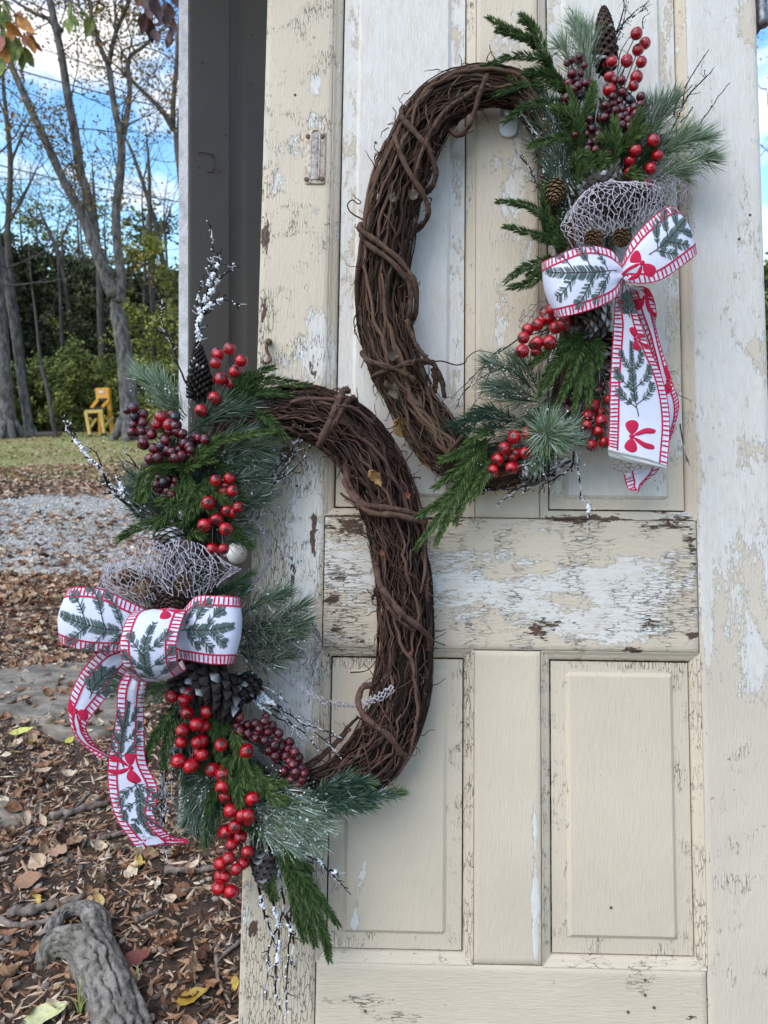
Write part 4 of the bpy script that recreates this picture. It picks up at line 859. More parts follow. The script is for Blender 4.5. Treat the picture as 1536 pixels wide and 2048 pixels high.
for q in ([(727,440,.06),(702,425,.055),(695,410,.05),(705,400,.05),(716,408,.052),(722,404,.055),(712,396,.055),(706,390,.055)], [(780,300,.06),(752,310,.055),(750,325,.05),(753,350,.05)], [(800,245,.06),(790,240,.055),(792,225,.05),(785,215,.05)],
          [(845,730,.06),(880,722,.055),(912,730,.05),(930,725,.05),(935,715,.05),(955,702,.05),(985,706,.05)], [(905,145,.06),(915,138,.06),(925,143,.06),(920,150,.06)], [(858,395,.06),(863,400,.055),(856,415,.055),(862,408,.055)], [(718,620,.06),(708,640,.055),(712,665,.055),(722,690,.06)], [(770,545,.05),(712,650,.05),(716,675,.05)],
          [(800,350,.06),(850,370,.05),(868,330,.05),(876,312,.05)], [(775,880,.05),(790,862,.05),(850,870,.06)], [(1040,313,.05),(1062,340,.05),(1075,372,.05)]): tendril(up, q, .0013, 'vine_a', .15)
dry_leaf(up, (812, 858), 62, -.7, w=.055, seed=3, tilt=(.4, .3)); dry_leaf(up, (858, 918), 58, -1.0, w=.05, seed=4, tilt=(.9, .2)); M['dullleaf'] = mat_simple('dull_leaf', (.06, .045, .028, 1), (.13, .10, .065, 1), 90, .75, .3); dry_leaf(up, (786, 712), 26, .3, 'dullleaf', w=.084, seed=5); dry_leaf(up, (828, 388), 30, .5, 'dullleaf', w=.084, seed=6); dry_leaf(up, (785, 395), 24, 1.2, 'dullleaf', w=.088, seed=8); dry_leaf(up, (787, 780), 46, -1.2, 'dullleaf', w=.085, seed=9, tilt=(1.0, .2))

# greenery at the back first
for q in ([[(1100,230),(1150,330),(1170,430)], [(1180,250),(1200,330),(1215,420)], [(1250,250),(1250,330),(1240,420)]], [[(1150,480),(1170,560),(1180,640)], [(1210,440),(1215,520),(1210,600)]], [[(1190,640),(1180,740),(1160,840)], [(1140,650),(1120,760),(1090,850)]], [[(1090,800),(1030,870),(960,905)], [(1130,880),(1080,920),(1020,940)]], [[(1290,330),(1270,400),(1260,450)], [(1220,330),(1260,380),(1310,400)]]):
    pine(up, q, .028, .042, .9, tint=(0, .3), frost=.04, tipfrost=.05, L=.036, bulge=.004)
pine(up, [[(1175,200),(1160,110),(1150,55)], [(1170,200),(1130,120),(1120,90)], [(1180,180),(1175,110),(1172,60)]], .04, .05, .55, tint=(.45, 1.0), frost=.35, tipfrost=.4, L=.044, name='pale_pine_spray')
pine(up, [[(1150,375),(1100,290),(1050,205)], [(1165,395),(1112,345),(1080,300)], [(1150,330),(1110,250),(1085,205)]], .035, .05, .8, tint=(0, .45), frost=.2, L=.04, snow=.9)
pine(up, [[(1140,470),(1110,380),(1095,330)], [(1170,420),(1130,350),(1110,310)]], .05, .06, .8, tint=(0, .4), frost=.25, L=.03, snow=1.0)
pine(up, [[(1255,335),(1310,260),(1345,205)], [(1260,320),(1300,240),(1318,205)]], .05, .06, .6, tint=(.1, .7), frost=.1, L=.045)
pine(up, [[(1265,350),(1350,300),(1405,280)], [(1280,370),(1370,330),(1415,315)], [(1270,340),(1330,300),(1370,270)]], .05, .07, .65, tint=(.4, 1.0), frost=.3, tipfrost=.3, L=.043, name='pale_pine_spray')
pine(up, [[(1290,370),(1345,360),(1370,350)]], .045, .05, .6, tint=(.4, .9), frost=.5, L=.04, name='pale_pine_spray')
fir(up, K(C1, [(560,480),(490,340),(440,180),(365,60)], [(440,240),(400,235),(280,170),(200,92)], [(455,270),(400,225),(300,205),(240,158)], [(440,215),(400,150),(360,110)]), .045, .06)
fir(up, K(C1, [(520,360),(480,330),(330,312),(170,350)], [(600,520),(560,470),(400,455),(240,478)], [(590,560),(540,555),(380,570),(265,632)], [(560,440),(520,410),(420,378),(310,398)], [(600,480),(560,430),(470,400),(400,360)]), .05, .068, tint=(.02, .4))
fir(up, K(C1, [(650,790),(650,690),(640,600),(620,450)], [(690,740),(600,722),(500,735),(410,750)], [(690,690),(610,640),(575,565)], [(660,720),(700,560),(735,430)], [(640,700),(560,600),(520,540)]), .075, .095, tint=(.1, .65))
fir(up, K(C1, [(840,870),(832,720),(842,590)], [(850,800),(930,690),(975,575)], [(850,790),(930,720),(1005,655)], [(840,830),(800,760),(770,720)]), .085, .105, tint=(.1, .7))
fir(up, K(C1, [(640,960),(690,860),(785,775)], [(700,850),(770,840),(800,905)], [(640,900),(640,840),(700,790)], [(880,900),(930,920),(985,965)], [(700,930),(760,880),(820,860)]), .09, .10, tint=(.05, .6))
fir(up, K(C1, [(650,1250),(540,1180),(440,1110),(340,1060),(240,1035)], [(600,1250),(460,1215),(300,1158)], [(500,1250),(480,1080),(472,940)], [(650,1300),(540,1200),(490,1100)], [(640,1300),(560,1270),(510,1240)], [(620,1200),(560,1140),(580,1060)]), .045, .055, tint=(.02, .45))
fir(up, K(C1, [(560,1340),(480,1352),(380,1390),(280,1452)], [(580,1440),(490,1425),(400,1468),(310,1478)], [(540,1380),(470,1400),(400,1410)]), .045, .055, tint=(.1, .55))
fir(up, K(C2, [(880,285),(800,330),(700,440),(640,575)], [(870,290),(760,340),(612,432)], [(880,300),(820,420),(745,622)], [(885,300),(850,450),(822,642)], [(890,300),(880,460),(888,612)], [(895,290),(925,360),(932,440)], [(870,300),(760,420),(690,540)]), .075, .095, tint=(.1, .55))
fir(up, K(C2, [(430,770),(330,880),(220,1080),(70,1292)], [(420,800),(330,920),(250,1100),(170,1272)], [(420,780),(300,900),(160,1010)], [(410,770),(290,850),(200,885)], [(330,940),(220,1060),(80,1132)], [(450,760),(380,750),(300,800)], [(440,860),(330,1000),(260,1180)], [(470,840),(400,960),(330,1080)]), .06, .085, tint=(.12, .75))
pine(up, K(C2, [(640,560),(540,470),(440,420)], [(640,580),(520,540),(440,520)], [(650,600),(540,600),(470,560)], [(660,560),(600,460),(560,400)]), .05, .06, .9, tint=(0, .5), frost=.12, L=.038, snow=.7)
pine(up, K(C2, [(580,700),(400,690),(280,710),(165,742)], [(560,680),(430,640),(330,650)], [(520,720),(400,730),(300,740)]), .06, .07, .7, mat='cedar', name='cedar_sprig', tint=(.0, .35), frost=.0, tipfrost=.0, L=.020, wid=.0016, ang=.6, fresh=2.0)
mb = MB(); c0 = P(1092, 868, .10); nn = 430; d = unit(np.stack([rng.normal(0, 1, nn), rng.normal(0, 1, nn), np.abs(rng.normal(.5, .5, nn))], -1)); tn = rng.uniform(.45, 1, nn); fr = (rng.uniform(0, 1, nn) < .4) * rng.uniform(.2, .8, nn)
needles(mb, c0 + rng.normal(0, .004, (nn, 3)), d, .050 * rng.uniform(.7, 1.1, nn), .0013, np.stack([tn * .8, fr * .5, tn], -1), np.stack([tn, fr, tn], -1)); obj('pine_tuft', mb, M['pine'], up, False)
pine(up, K(C2, [(700,800),(780,740),(830,700)], [(700,830),(780,800),(840,790)], [(680,840),(640,880),(620,900)]), .075, .08, .8, tint=(.2, .8), frost=.5, L=.03, snow=1.6)
pine(up, [[(1180,730),(1160,800),(1150,840)], [(1200,700),(1190,760),(1180,800)]], .055, .06, .7, tint=(0, .3), frost=.3, L=.03, snow=1.2)
for q in ([[(1200,360),(1190,270),(1180,190)], [(1225,350),(1228,260),(1225,180)], [(1250,350),(1270,270),(1285,210)]], [[(1270,380),(1300,320),(1320,290)], [(1180,380),(1150,300),(1140,240)]], [[(1180,560),(1170,640),(1150,700)], [(1200,720),(1200,800),(1195,870)], [(1140,800),(1120,850),(1080,890)]]):
    pine(up, q, .05, .066, .8, tint=(0, .35), frost=.14, tipfrost=.1, L=.034, bulge=.004, snow=.25)
fir(up, [[(1220,340),(1205,270),(1200,205)], [(1240,330),(1255,270),(1262,215)], [(1200,350),(1180,300),(1170,260)], [(1260,350),(1290,310),(1310,280)]], .06, .08, tint=(.0, .4)); fir(up, [[(1170,660),(1150,740),(1120,800)], [(1190,700),(1180,780),(1165,850)], [(1120,830),(1080,900),(1040,930)]], .05, .06, tint=(0, .35))
# twigs
twig(up, K(C1, [(760,400),(840,200),(880,100),(900,-30)], [(840,190),(930,80),(1040,0)], [(850,170),(890,60),(880,-20)], [(930,90),(990,60),(1010,50)]), .05, .055, .0017, .12, .4)
twig(up, K(C1, [(860,380),(880,280),(920,210),(960,150)], [(985,150),(985,90),(1010,55)], [(640,100),(625,60),(608,38)]), .06, .065, .0012, .08, .3)
twig(up, K(C1, [(1100,720),(1170,600),(1220,420),(1330,258)], [(1180,560),(1230,480),(1300,420),(1365,350)], [(1110,800),(1220,690),(1330,590),(1460,425)], [(1150,600),(1160,520),(1240,420)], [(1180,620),(1240,560)]), .06, .06, .0019, .07, .35)
twig(up, K(C1, [(480,1000),(430,930),(400,870),(360,800)], [(440,940),(410,900),(390,830)]), .05, .05, .0014, .14, .45)
twig(up, K(C1, [(640,1000),(540,800),(440,660),(370,560)], [(620,1080),(600,980),(530,880)], [(600,900),(520,760),(470,700)]), .065, .06, .0017, .16, .8)
twig(up, K(C2, [(560,300),(430,400),(330,490),(250,570)], [(530,420),(400,480),(310,560),(280,620)], [(440,430),(380,560),(330,620)], [(480,350),(400,420),(350,520)]), .05, .05, .0014, .10, .25)
twig(up, K(C2, [(820,830),(800,900),(740,950),(620,1000),(420,1020),(280,1010)], [(740,950),(600,970),(450,990),(330,1020)], [(700,970),(560,1010),(440,1085)], [(810,880),(700,960),(540,1000),(350,1010)], [(800,860),(680,930),(560,960),(400,960)]), .055, .05, .0021, .10, .55)
twig(up, K(C2, [(820,800),(830,880),(850,980),(860,1070),(890,1080),(895,1150),(900,1215)]), .06, .05, .0021, .07, .6, chunks=[(.72, .80, .0045), (.2, .3, .003)])
for q in K(C2, [(280,820),(220,920),(180,905)], [(280,1000),(200,930),(170,905)], [(390,900),(300,860),(270,790)]): twig(up, [q], .085, .08, .0012, .10, .5)
twig(up, K(C2, [(1230,440),(1280,470),(1310,560),(1360,595)], [(1325,700),(1345,830),(1370,900)]), .05, .035, .0012, .05, .1)
tw = twig(up, K(C1, [(660,1270),(540,1160),(470,1190)], [(620,1240),(500,1160),(450,1130)], [(720,1200),(600,1110),(520,1130)]), .06, .055, .0013, .03, .0, name='bare_twig', mat='bare_twig')
# cones
cone(up, (1212, 148), (1207, 14), .055, .06, 25, 16, 8, 'cone_dark', .06, .95, 1.1, profile=lambda s: min(1, .75 + 1.2 * s) * (1 - s ** 3) ** .6 * .98 + .08)
cone(up, (1112, 362), (1110, 404), .07, .085, 20, 8, 8, 'cone_brown', .02, 1.1)
cone(up, (1190, 470), (1184, 487), .115, .145, 17, 7, 8, 'cone_brown', .0, 1.2); cone(up, (1246, 466), (1242, 482), .115, .142, 17, 7, 8, 'cone_brown', .0, 1.2)
cone(up, (1210, 400), (1196, 352), .07, .09, 42, 8, 9, 'cone_grey', .25, 1.2); cone(up, (1230, 420), (1215, 385), .065, .10, 34, 7, 9, 'cone_grey', .2, 1.2)
cone(up, (1195, 615), (1165, 640), .075, .085, 48, 8, 9, 'cone_grey', .45, 1.3); cone(up, (1208, 655), (1206, 770), .06, .06, 28, 12, 8, 'cone_dark', .35, 1.1)
cone(up, (1095, 935), (1045, 948), .055, .065, 30, 9, 8, 'cone_grey', .4, 1.0); cone(up, (1150, 700), (1165, 760), .05, .05, 30, 9, 8, 'cone_dark', .3, 1.1)
# net ribbon
net(up, [(1150,430,.07),(1165,390,.10),(1195,368,.125),(1235,362,.125),(1270,372,.11)], [(1150,500,.09),(1180,480,.115),(1220,465,.14),(1270,450,.14),(1330,425,.10)], .0066, .00062, bulge=.026, tint=(.4, 1), jit=.5, wave=.005)
net(up, [(1160,395,.06),(1200,365,.07),(1250,360,.07)], [(1150,495,.07),(1200,480,.08),(1290,440,.08)], .0062, .0005, bulge=.016, tint=(.1, .8), jit=.42)
net(up, [(1255,370,.06),(1290,345,.07),(1330,345,.07),(1365,360,.06)], [(1300,430,.08),(1330,415,.08),(1360,410,.075),(1380,420,.05)], .006, .0005, bulge=.01, tint=(.0, .5))
net(up, [(1340,440,.06),(1375,418,.07),(1390,435,.07),(1388,470,.06)], [(1350,450,.05),(1370,432,.05),(1378,445,.05),(1376,480,.05)], .005, .0006, tint=(0, .5), bulge=.004)
net(up, [(1130,600,.07),(1080,600,.075),(1040,625,.07)], [(1130,640,.08),(1085,650,.08),(1035,660,.06)], .008, .0005, 'net_dark', bulge=.01)
net(up, [(1215,895,.06),(1220,930,.06),(1240,945,.05)], [(1310,890,.06),(1300,925,.06),(1280,945,.05)], .006, .0006, tint=(0, .5), bulge=.01)
# berries
berries(up, [(955,172),(997,222),(963,255),(828,315),(908,318),(980,318),(816,392),(955,395),(940,440),(815,460)], 'red', (1235,215), .085, 25.5, C1)
berries(up, [(1042,718),(950,770),(1062,795),(920,822),(920,888),(1028,862),(1000,945)], 'red', (1265,370), .095, 25.5, C1)
berries(up, [(622,308),(663,290),(688,335),(625,375),(670,380),(605,425),(655,440),(695,425),(597,500),(593,530),(630,455),(665,490,'black')], 'wine', (1155,215), .085, 18, C1)
berries(up, [(845,410),(878,410),(880,470),(832,495),(868,520),(920,510,'black'),(978,492),(975,535),(945,550),(918,570),(880,560),(795,540),(803,570),(845,565),(790,602),(875,600),(880,640),(915,615),(932,605),(915,650),(868,632),(855,600),(900,590),(835,535),(950,585)], 'wine', (1235,245), .098, 18.5, C1)
berries(up, [(715,610),(725,660),(700,690),(740,720),(705,765),(745,768),(810,785),(800,715),(638,690),(760,690),(720,735)], 'wine', (1185,300), .095, 17.5, C1)
berries(up, [(720,163),(700,205),(735,248),(770,232),(650,235),(603,258),(583,297),(705,318),(577,360),(643,363),(648,320)], 'red', (1115,650), .105, 27, C2)
berries(up, [(880,712),(952,690),(937,740),(905,805),(965,790),(905,625),(950,650),(885,665),(985,590)], 'red', (1190,790), .075, 26, C2)
berries(up, [(540,768),(605,745),(493,820),(462,872),(532,862),(440,922),(525,912),(590,840)], 'red', (1045,890), .085, 26, C2)
berries(up, [(830,430),(900,470),(940,500),(935,550),(775,600),(790,640),(850,580),(845,530),(920,440),(880,520),(960,520),(860,620)], 'wine', (1180,770), .07, 18, C2)

# bow of the upper wreath
bow = MB(); kn_c = P(1243, 548, .135)
kk = spline([P(1238, 528, .115), P(1243, 548, .128), P(1248, 572, .118)], 12); bow.tube(kk, [.003, .004, .005, .0055, .006, .006, .006, .0055, .005, .005, .004, .003], 12)
bow = obj('bow', bow, M['cloth'], up)
def loop(parent, L, R_, name='bow_loop', motifs=(), bulge=.004, wave=.0019, stitch=True, seed=0, n=70, smin=0, smax=None):
    rb = Ribbon(L, R_, n, 25, bulge, wave, seed, pleat=.0035); o = rb.cloth(name, parent)
    if stitch: rb.stitching(o, smin=smin, smax=smax)
    gr, br, rd = MB(), MB(), MB()
    for m in motifs:
        if m[0] == 's': rb.sprig(gr, br, m[1] * rb.len, m[2], m[3], m[4], mirror=m[5] if len(m) > 5 else 1)
        else: rd = MB(); rb.redbow(rd, m[1] * rb.len, m[2], m[3], m[4]); obj('embroidered_bow', rd, M['thread_red'], o)
    if gr.n: obj('embroidered_needles', gr, M['thread_green'], o, False)['kind'] = 'stuff'; obj('embroidered_stems', br, M['thread_brown'], o, False)['kind'] = 'stuff'
    return rb
PI = math.pi
# left loop: from the knot outward, round, and back behind
loop(bow, [(1243,538,.132),(1218,499,.145),(1165,492,.155),(1112,512,.150),(1086,524,.125),(1096,520,.095),(1160,500,.085),(1235,535,.10)],
          [(1243,562,.132),(1228,596,.145),(1185,618,.155),(1135,632,.150),(1112,634,.125),(1118,628,.095),(1170,610,.085),(1238,568,.10)],
     motifs=[('s', .055, .45, -.12, .115), ], seed=1, bulge=.006)
loop(bow, [(1242,540,.130),(1250,508,.145),(1280,460,.155),(1330,417,.150),(1352,420,.125),(1330,430,.095),(1290,465,.085),(1246,530,.10)],
          [(1244,558,.130),(1266,566,.145),(1320,560,.155),(1385,515,.150),(1391,505,.125),(1370,505,.095),(1310,540,.085),(1250,560,.10)],
     motifs=[('s', .17, .50, -.15, .095), ('b', .13, .58, 2.7, .034)], seed=2, bulge=.006)
# long front tail and the tail behind it
loop(bow, [(1236,572,.125),(1230,612,.115),(1226,680,.108),(1221,760,.105),(1219,840,.105),(1217,896,.11)],
          [(1256,572,.125),(1268,610,.115),(1296,690,.10),(1325,760,.09),(1339,840,.09),(1334,932,.10)], 'bow_tail',
     motifs=[('s', .76, .46, PI, .115), ('s', .18, .60, PI * .97, .04), ('b', .30, .62, PI * .5, .026), ('b', .885, .36, PI * .5, .040)], seed=3, bulge=.003, wave=.0008)
loop(bow, [(1248,572,.11),(1262,585,.10),(1275,625,.09),(1300,690,.075),(1318,770,.065),(1325,850,.06),(1310,905,.055)],
          [(1264,572,.11),(1298,580,.105),(1312,622,.10),(1312,660,.08),(1342,760,.07),(1357,812,.065),(1340,880,.055)], 'bow_tail',
     motifs=[('b', .12, .6, .6, .034), ('b', .62, .75, 1.2, .03)], seed=4, bulge=.002)
cuff = Ribbon([(1217,892,.111),(1216,905,.106),(1222,916,.098),(1234,905,.090)], [(1336,928,.10),(1332,936,.098),(1325,934,.092),(1322,925,.085)], 20, 15, .002, .002, 5); cf = MB(); cf.add(cuff.g.reshape(-1, 3), grid_faces(20, 15)); obj('folded_hem', cf, M['lining'], bow)
loop(bow, [(1248,948,.065),(1252,965,.06),(1258,978,.062),(1272,980,.066)], [(1325,922,.065),(1312,945,.058),(1290,962,.056),(1274,986,.062)], 'bow_tail', seed=6, n=30, bulge=.001, wave=.001)

# ================================================================== lower wreath
lo = door_empty('wreath', P(640, 1600, .02))
tag(lo, 'grapevine wreath hanging lower on the door, overlapping its edge, its bow at the left', 'wreath')
LO_RING = [(455,870,40),(500,835,40),(560,822,46),(620,826,52),(680,852,56),(730,905,57),(765,970,56),(790,1050,54),(803,1130,53),(810,1210,51),(811,1290,51),(804,1370,53),(785,1440,53),(755,1500,53),(710,1545,48),(655,1575,40),(580,1590,34),(500,1570,30),(445,1510,26),(418,1400,26),(408,1250,26),(410,1100,26),(422,980,30)]
ring2, *_ = vine_ring(lo, LO_RING, 'vine_b', 125, 560, 23)
F = .092
binding(lo, [(640,892,.08),(648,875,F+.004),(668,830,F+.012),(682,795,F+.008),(690,783,.08),(700,782,.06)], .0070, 'vine_b', .9)
binding(lo, [(652,870,F),(672,845,F+.012),(690,812,F+.012),(706,795,F),(718,800,.08)], .0055, 'vine_b', .7)
binding(lo, [(690,930,.06),(700,975,.075),(725,1005,F),(760,1012,F+.006),(800,1018,F+.002),(840,1028,.075)], .0058, 'vine_b', .85)
binding(lo, [(688,960,.06),(712,1005,F-.004),(745,1025,F+.003),(790,1028,F+.004),(848,1042,.07)], .0056, 'vine_b', 1.0)
binding(lo, [(752,1125,.06),(760,1170,F-.006),(780,1200,F+.002),(805,1230,F+.006),(835,1250,F),(862,1275,.07),(862,1300,.05)], .0060, 'vine_b', .9)
binding(lo, [(760,1180,F-.006),(775,1205,F),(800,1235,F+.004),(830,1258,F-.002)], .0040, 'vine_b', .7)
binding(lo, [(745,1370,.06),(722,1380,.07),(720,1420,F-.004),(745,1450,F+.004),(780,1475,F+.002),(800,1505,.075),(812,1512,.06)], .0058, 'vine_b', .95)
binding(lo, [(640,780,.06),(620,770,.07),(590,772,.07),(575,770,.06)], .0036, 'vine_b', .8, 'vine')
binding(lo, [(715,1020,F-.02),(700,1000,.07),(680,985,.05)], .0022, 'vine_b', .3, 'vine'); binding(lo, [(757,1190,.06),(748,1180,.06),(740,1200,.05)], .0030, 'vine_b', .6, 'vine'); binding(lo, [(610,1530,.05),(660,1495,.05),(720,1430,.06)], .0030, 'vine_b', .3, 'vine'); binding(lo, [(600,1545,.05),(650,1510,.05),(700,1460,.06)], .0036, 'vine_b', .6, 'vine')
for q in ([(690,785,.08),(697,778,.08),(694,772,.08),(690,775,.08)], [(805,930,.06),(825,905,.055),(824,900,.05)], [(820,955,.06),(840,955,.05),(838,960,.05)], [(700,1345,.06),(735,1340,.06),(760,1310,.07)], [(865,1240,.05),(875,1230,.05)], [(850,1260,.06),(880,1262,.045),(892,1258,.04)], [(800,1100,.09),(760,1060,.09),(745,1075,.09)], [(690,1510,.06),(640,1500,.05)], [(680,870,.1),(700,850,.105),(716,860,.1),(712,876,.1)]): tendril(lo, q, .0012, 'vine_b', .3)
M['redbit'] = mat_simple('rusty_red_bark', (0.12, .030, .015, 1), (.22, .06, .03, 1), 200, .7, .3)
dry_leaf(lo, (752, 955), 38, -1.2, w=.093, seed=3, tilt=(.6, .4)); 
for x, y, s in ((765, 1108, 18), (822, 1305, 16), (816, 990, 16)): dry_leaf(lo, (x, y), s, rng.uniform(0, 6), 'redbit', w=.093, seed=int(x), tilt=(rng.uniform(-1, 1), rng.uniform(-1, 1)))

# greenery
for q in ([[(420,830),(390,900),(380,980)], [(440,900),(430,980),(440,1060)], [(330,900),(340,980),(360,1060)]], [[(300,960),(320,1030),(350,1080)], [(390,1000),(390,1080),(390,1180)]], [[(330,1080),(340,1150),(350,1220)], [(430,1100),(430,1180),(440,1260)], [(280,1120),(300,1180),(330,1220)]], [[(400,1280),(420,1380),(440,1460)], [(380,1340),(378,1420),(390,1500)], [(360,1380),(360,1460),(370,1540)]], [[(440,1420),(450,1500),(480,1580)], [(480,1480),(520,1540),(580,1580)], [(420,1480),(420,1550),(440,1610)]], [[(470,1560),(490,1620),(520,1660)], [(380,1480),(380,1550),(390,1600)]]):
    pine(lo, q, .028, .045, .9, tint=(0, .3), frost=.04, tipfrost=.05, L=.036, bulge=.004)
pine(lo, K(C3, [(690,480),(560,345),(455,245)], [(680,490),(600,400),(530,270)], [(700,470),(620,350),(580,300)]), .05, .06, .6, tint=(.45, 1), frost=.3, tipfrost=.3, L=.036, snow=.6, name='pale_pine_spray')
pine(lo, K(C3, [(700,560),(900,460),(1040,430)], [(760,620),(950,560),(1090,560)], [(800,700),(960,640),(1080,640)], [(740,520),(860,420),(960,380)]), .05, .065, .9, tint=(0, .5), frost=.08, L=.040)
pine(lo, K(C3, [(780,760),(950,700),(1080,690)], [(800,850),(960,800),(1070,780)], [(820,900),(980,900),(1060,860)], [(850,1000),(980,960),(1080,880)], [(800,820),(900,760),(1000,740)]), .05, .06, .9, tint=(0, .4), frost=.15, L=.038, snow=.9)
pine(lo, K(C3, [(640,1000),(520,920),(420,840)], [(620,960),(520,860),(440,790)], [(660,1040),(560,980),(460,930)]), .045, .05, .7, tint=(.0, .3), frost=.2, L=.04)
pine(lo, K(C3, [(840,1060),(930,1060),(1000,1060)], [(860,1100),(950,1110),(1020,1120)]), .05, .055, .7, tint=(.1, .7), frost=.1, L=.028)
fir(lo, K(C3, [(980,420),(1000,360),(1060,270),(1152,230)], [(1000,380),(1050,320),(1150,300),(1322,318)], [(1030,470),(1130,498),(1222,590)], [(920,430),(960,320),(1030,265)], [(1000,400),(1080,350),(1230,355)], [(960,420),(1000,330),(1080,260)]), .06, .075, tint=(.02, .5))
fir(lo, K(C3, [(690,730),(780,660),(900,595),(1135,550)], [(700,740),(620,712),(540,715),(480,760),(432,892)], [(700,740),(760,690),(830,640)], [(640,720),(560,770),(500,860),(470,900)], [(680,740),(740,720),(840,700)]), .09, .10, tint=(.2, .8))
fir(lo, K(C3, [(700,820),(650,920),(590,1000),(548,1085)], [(640,960),(560,1015),(440,1042),(345,1102)], [(800,800),(740,900),(690,1000)], [(815,845),(880,885),(925,942)], [(690,1080),(760,1068),(805,1085)], [(690,780),(640,880),(560,900)], [(720,800),(760,920),(700,1010)], [(700,760),(730,860),(650,960)], [(760,820),(790,900),(840,960)]), .085, .10, tint=(.1, .65))
fir(lo, K(C3, [(700,700),(720,800),(740,930)], [(740,980),(680,1020),(640,1050)], [(660,700),(600,740),(570,790)], [(780,780),(820,800),(860,880)]), .08, .09, tint=(.02, .35))
pine(lo, [[(430,1195),(465,1175),(505,1150)], [(420,1200),(450,1180),(480,1165)], [(430,1210),(470,1195),(495,1180)]], .055, .06, .9, mat='cedar', name='cedar_sprig', tint=(.1, .5), frost=.05, tipfrost=0, L=.017, wid=.0015, fresh=2.0)
pine(lo, [[(465,1270),(530,1250),(600,1215)], [(465,1290),(540,1290),(595,1275)], [(465,1240),(520,1210),(560,1195)], [(470,1300),(530,1320),(570,1310)], [(465,1260),(540,1265),(600,1250)]], .06, .075, .85, tint=(.05, .65), frost=.1, tipfrost=.15, L=.040, snow=.5)
pine(lo, [[(345,1370),(270,1362),(200,1352)], [(350,1375),(290,1385),(230,1372)], [(260,1345),(238,1310),(225,1290)], [(360,1365),(310,1372),(250,1350)]], .075, .085, .75, tint=(.3, .9), frost=.3, L=.038, name='pale_pine_spray')
fir(lo, [[(352,1408),(322,1462),(296,1522)], [(355,1420),(340,1470),(322,1530)], [(450,1400),(432,1445),(450,1500)], [(458,1410),(470,1470),(474,1500),(458,1552)], [(440,1400),(448,1460),(440,1520)]], .075, .09, tint=(.02, .45))
fir(lo, [[(470,1450),(480,1480),(498,1534),(524,1585)], [(490,1520),(530,1556),(570,1566)], [(500,1545),(545,1590),(572,1606)], [(480,1530),(484,1570),(478,1620)], [(475,1500),(500,1560),(540,1575)], [(470,1500),(460,1540),(472,1590)]], .09, .105, tint=(.15, .75))
fir(lo, [[(548,1672),(600,1735),(640,1790),(673,1850)], [(550,1680),(585,1760),(600,1830),(609,1878)], [(552,1690),(600,1770),(620,1840),(630,1890)], [(556,1690),(620,1790),(645,1860),(658,1918)], [(560,1680),(600,1710),(625,1745)], [(540,1720),(548,1770),(552,1800)], [(570,1700),(610,1760),(630,1800)]], .055, .05, tint=(.05, .5))
pine(lo, [[(495,1610),(570,1600),(645,1622)], [(515,1625),(590,1650),(640,1690)], [(500,1600),(560,1575),(610,1590)], [(520,1620),(580,1630),(650,1650)], [(505,1640),(560,1670),(600,1690)]], .075, .08, .75, tint=(.3, .85), frost=.5, tipfrost=.4, L=.034, snow=1.3, name='pale_pine_spray')
pine(lo, [[(590,1605),(680,1592),(740,1590),(798,1588)], [(600,1610),(650,1575),(700,1548)], [(620,1600),(690,1570),(735,1570)], [(610,1612),(680,1610),(740,1612)]], .065, .075, .8, mat='cedar', name='cedar_sprig', tint=(.0, .4), frost=.1, tipfrost=.05, L=.022, wid=.0016, ang=.6, fresh=2.0)
pine(lo, [[(430,1530),(395,1590),(372,1640)], [(425,1540),(400,1600),(395,1650)], [(440,1520),(420,1580),(410,1620)]], .05, .055, .8, tint=(0, .5), frost=.25, L=.036, snow=1.2)
pine(lo, [[(440,1570),(420,1630),(411,1690)], [(445,1580),(435,1630),(425,1660)]], .06, .06, .9, mat='cedar', name='cedar_sprig', tint=(.1, .6), frost=.05, tipfrost=0, L=.018, wid=.0015, fresh=1.6)
for q in ([[(360,850),(366,920),(372,1000)], [(395,860),(400,930),(402,1000)], [(340,860),(350,930),(352,980)]], [[(372,1060),(376,1130),(380,1200)], [(400,1080),(405,1150),(410,1230)], [(340,1100),(350,1160),(362,1215)], [(300,1130),(320,1170),(345,1210)]], [[(372,1290),(376,1380),(380,1460)], [(396,1300),(400,1400),(404,1500)]], [[(370,1480),(376,1540),(384,1600)]]):
    pine(lo, q, .05, .07, 1.0, tint=(0, .28), frost=.06, tipfrost=.05, L=.034, bulge=.006)
fir(lo, [[(390,880),(350,930),(310,960)], [(420,900),(460,950),(490,1000)], [(400,960),(390,1030),(370,1080)], [(430,1020),(470,1060),(500,1090)]], .06, .08, tint=(0, .35)); fir(lo, [[(450,1540),(430,1590),(420,1640)], [(480,1580),(500,1640),(540,1680)], [(430,1440),(420,1500),(400,1550)], [(520,1560),(570,1590),(620,1600)]], .06, .075, tint=(0, .4))
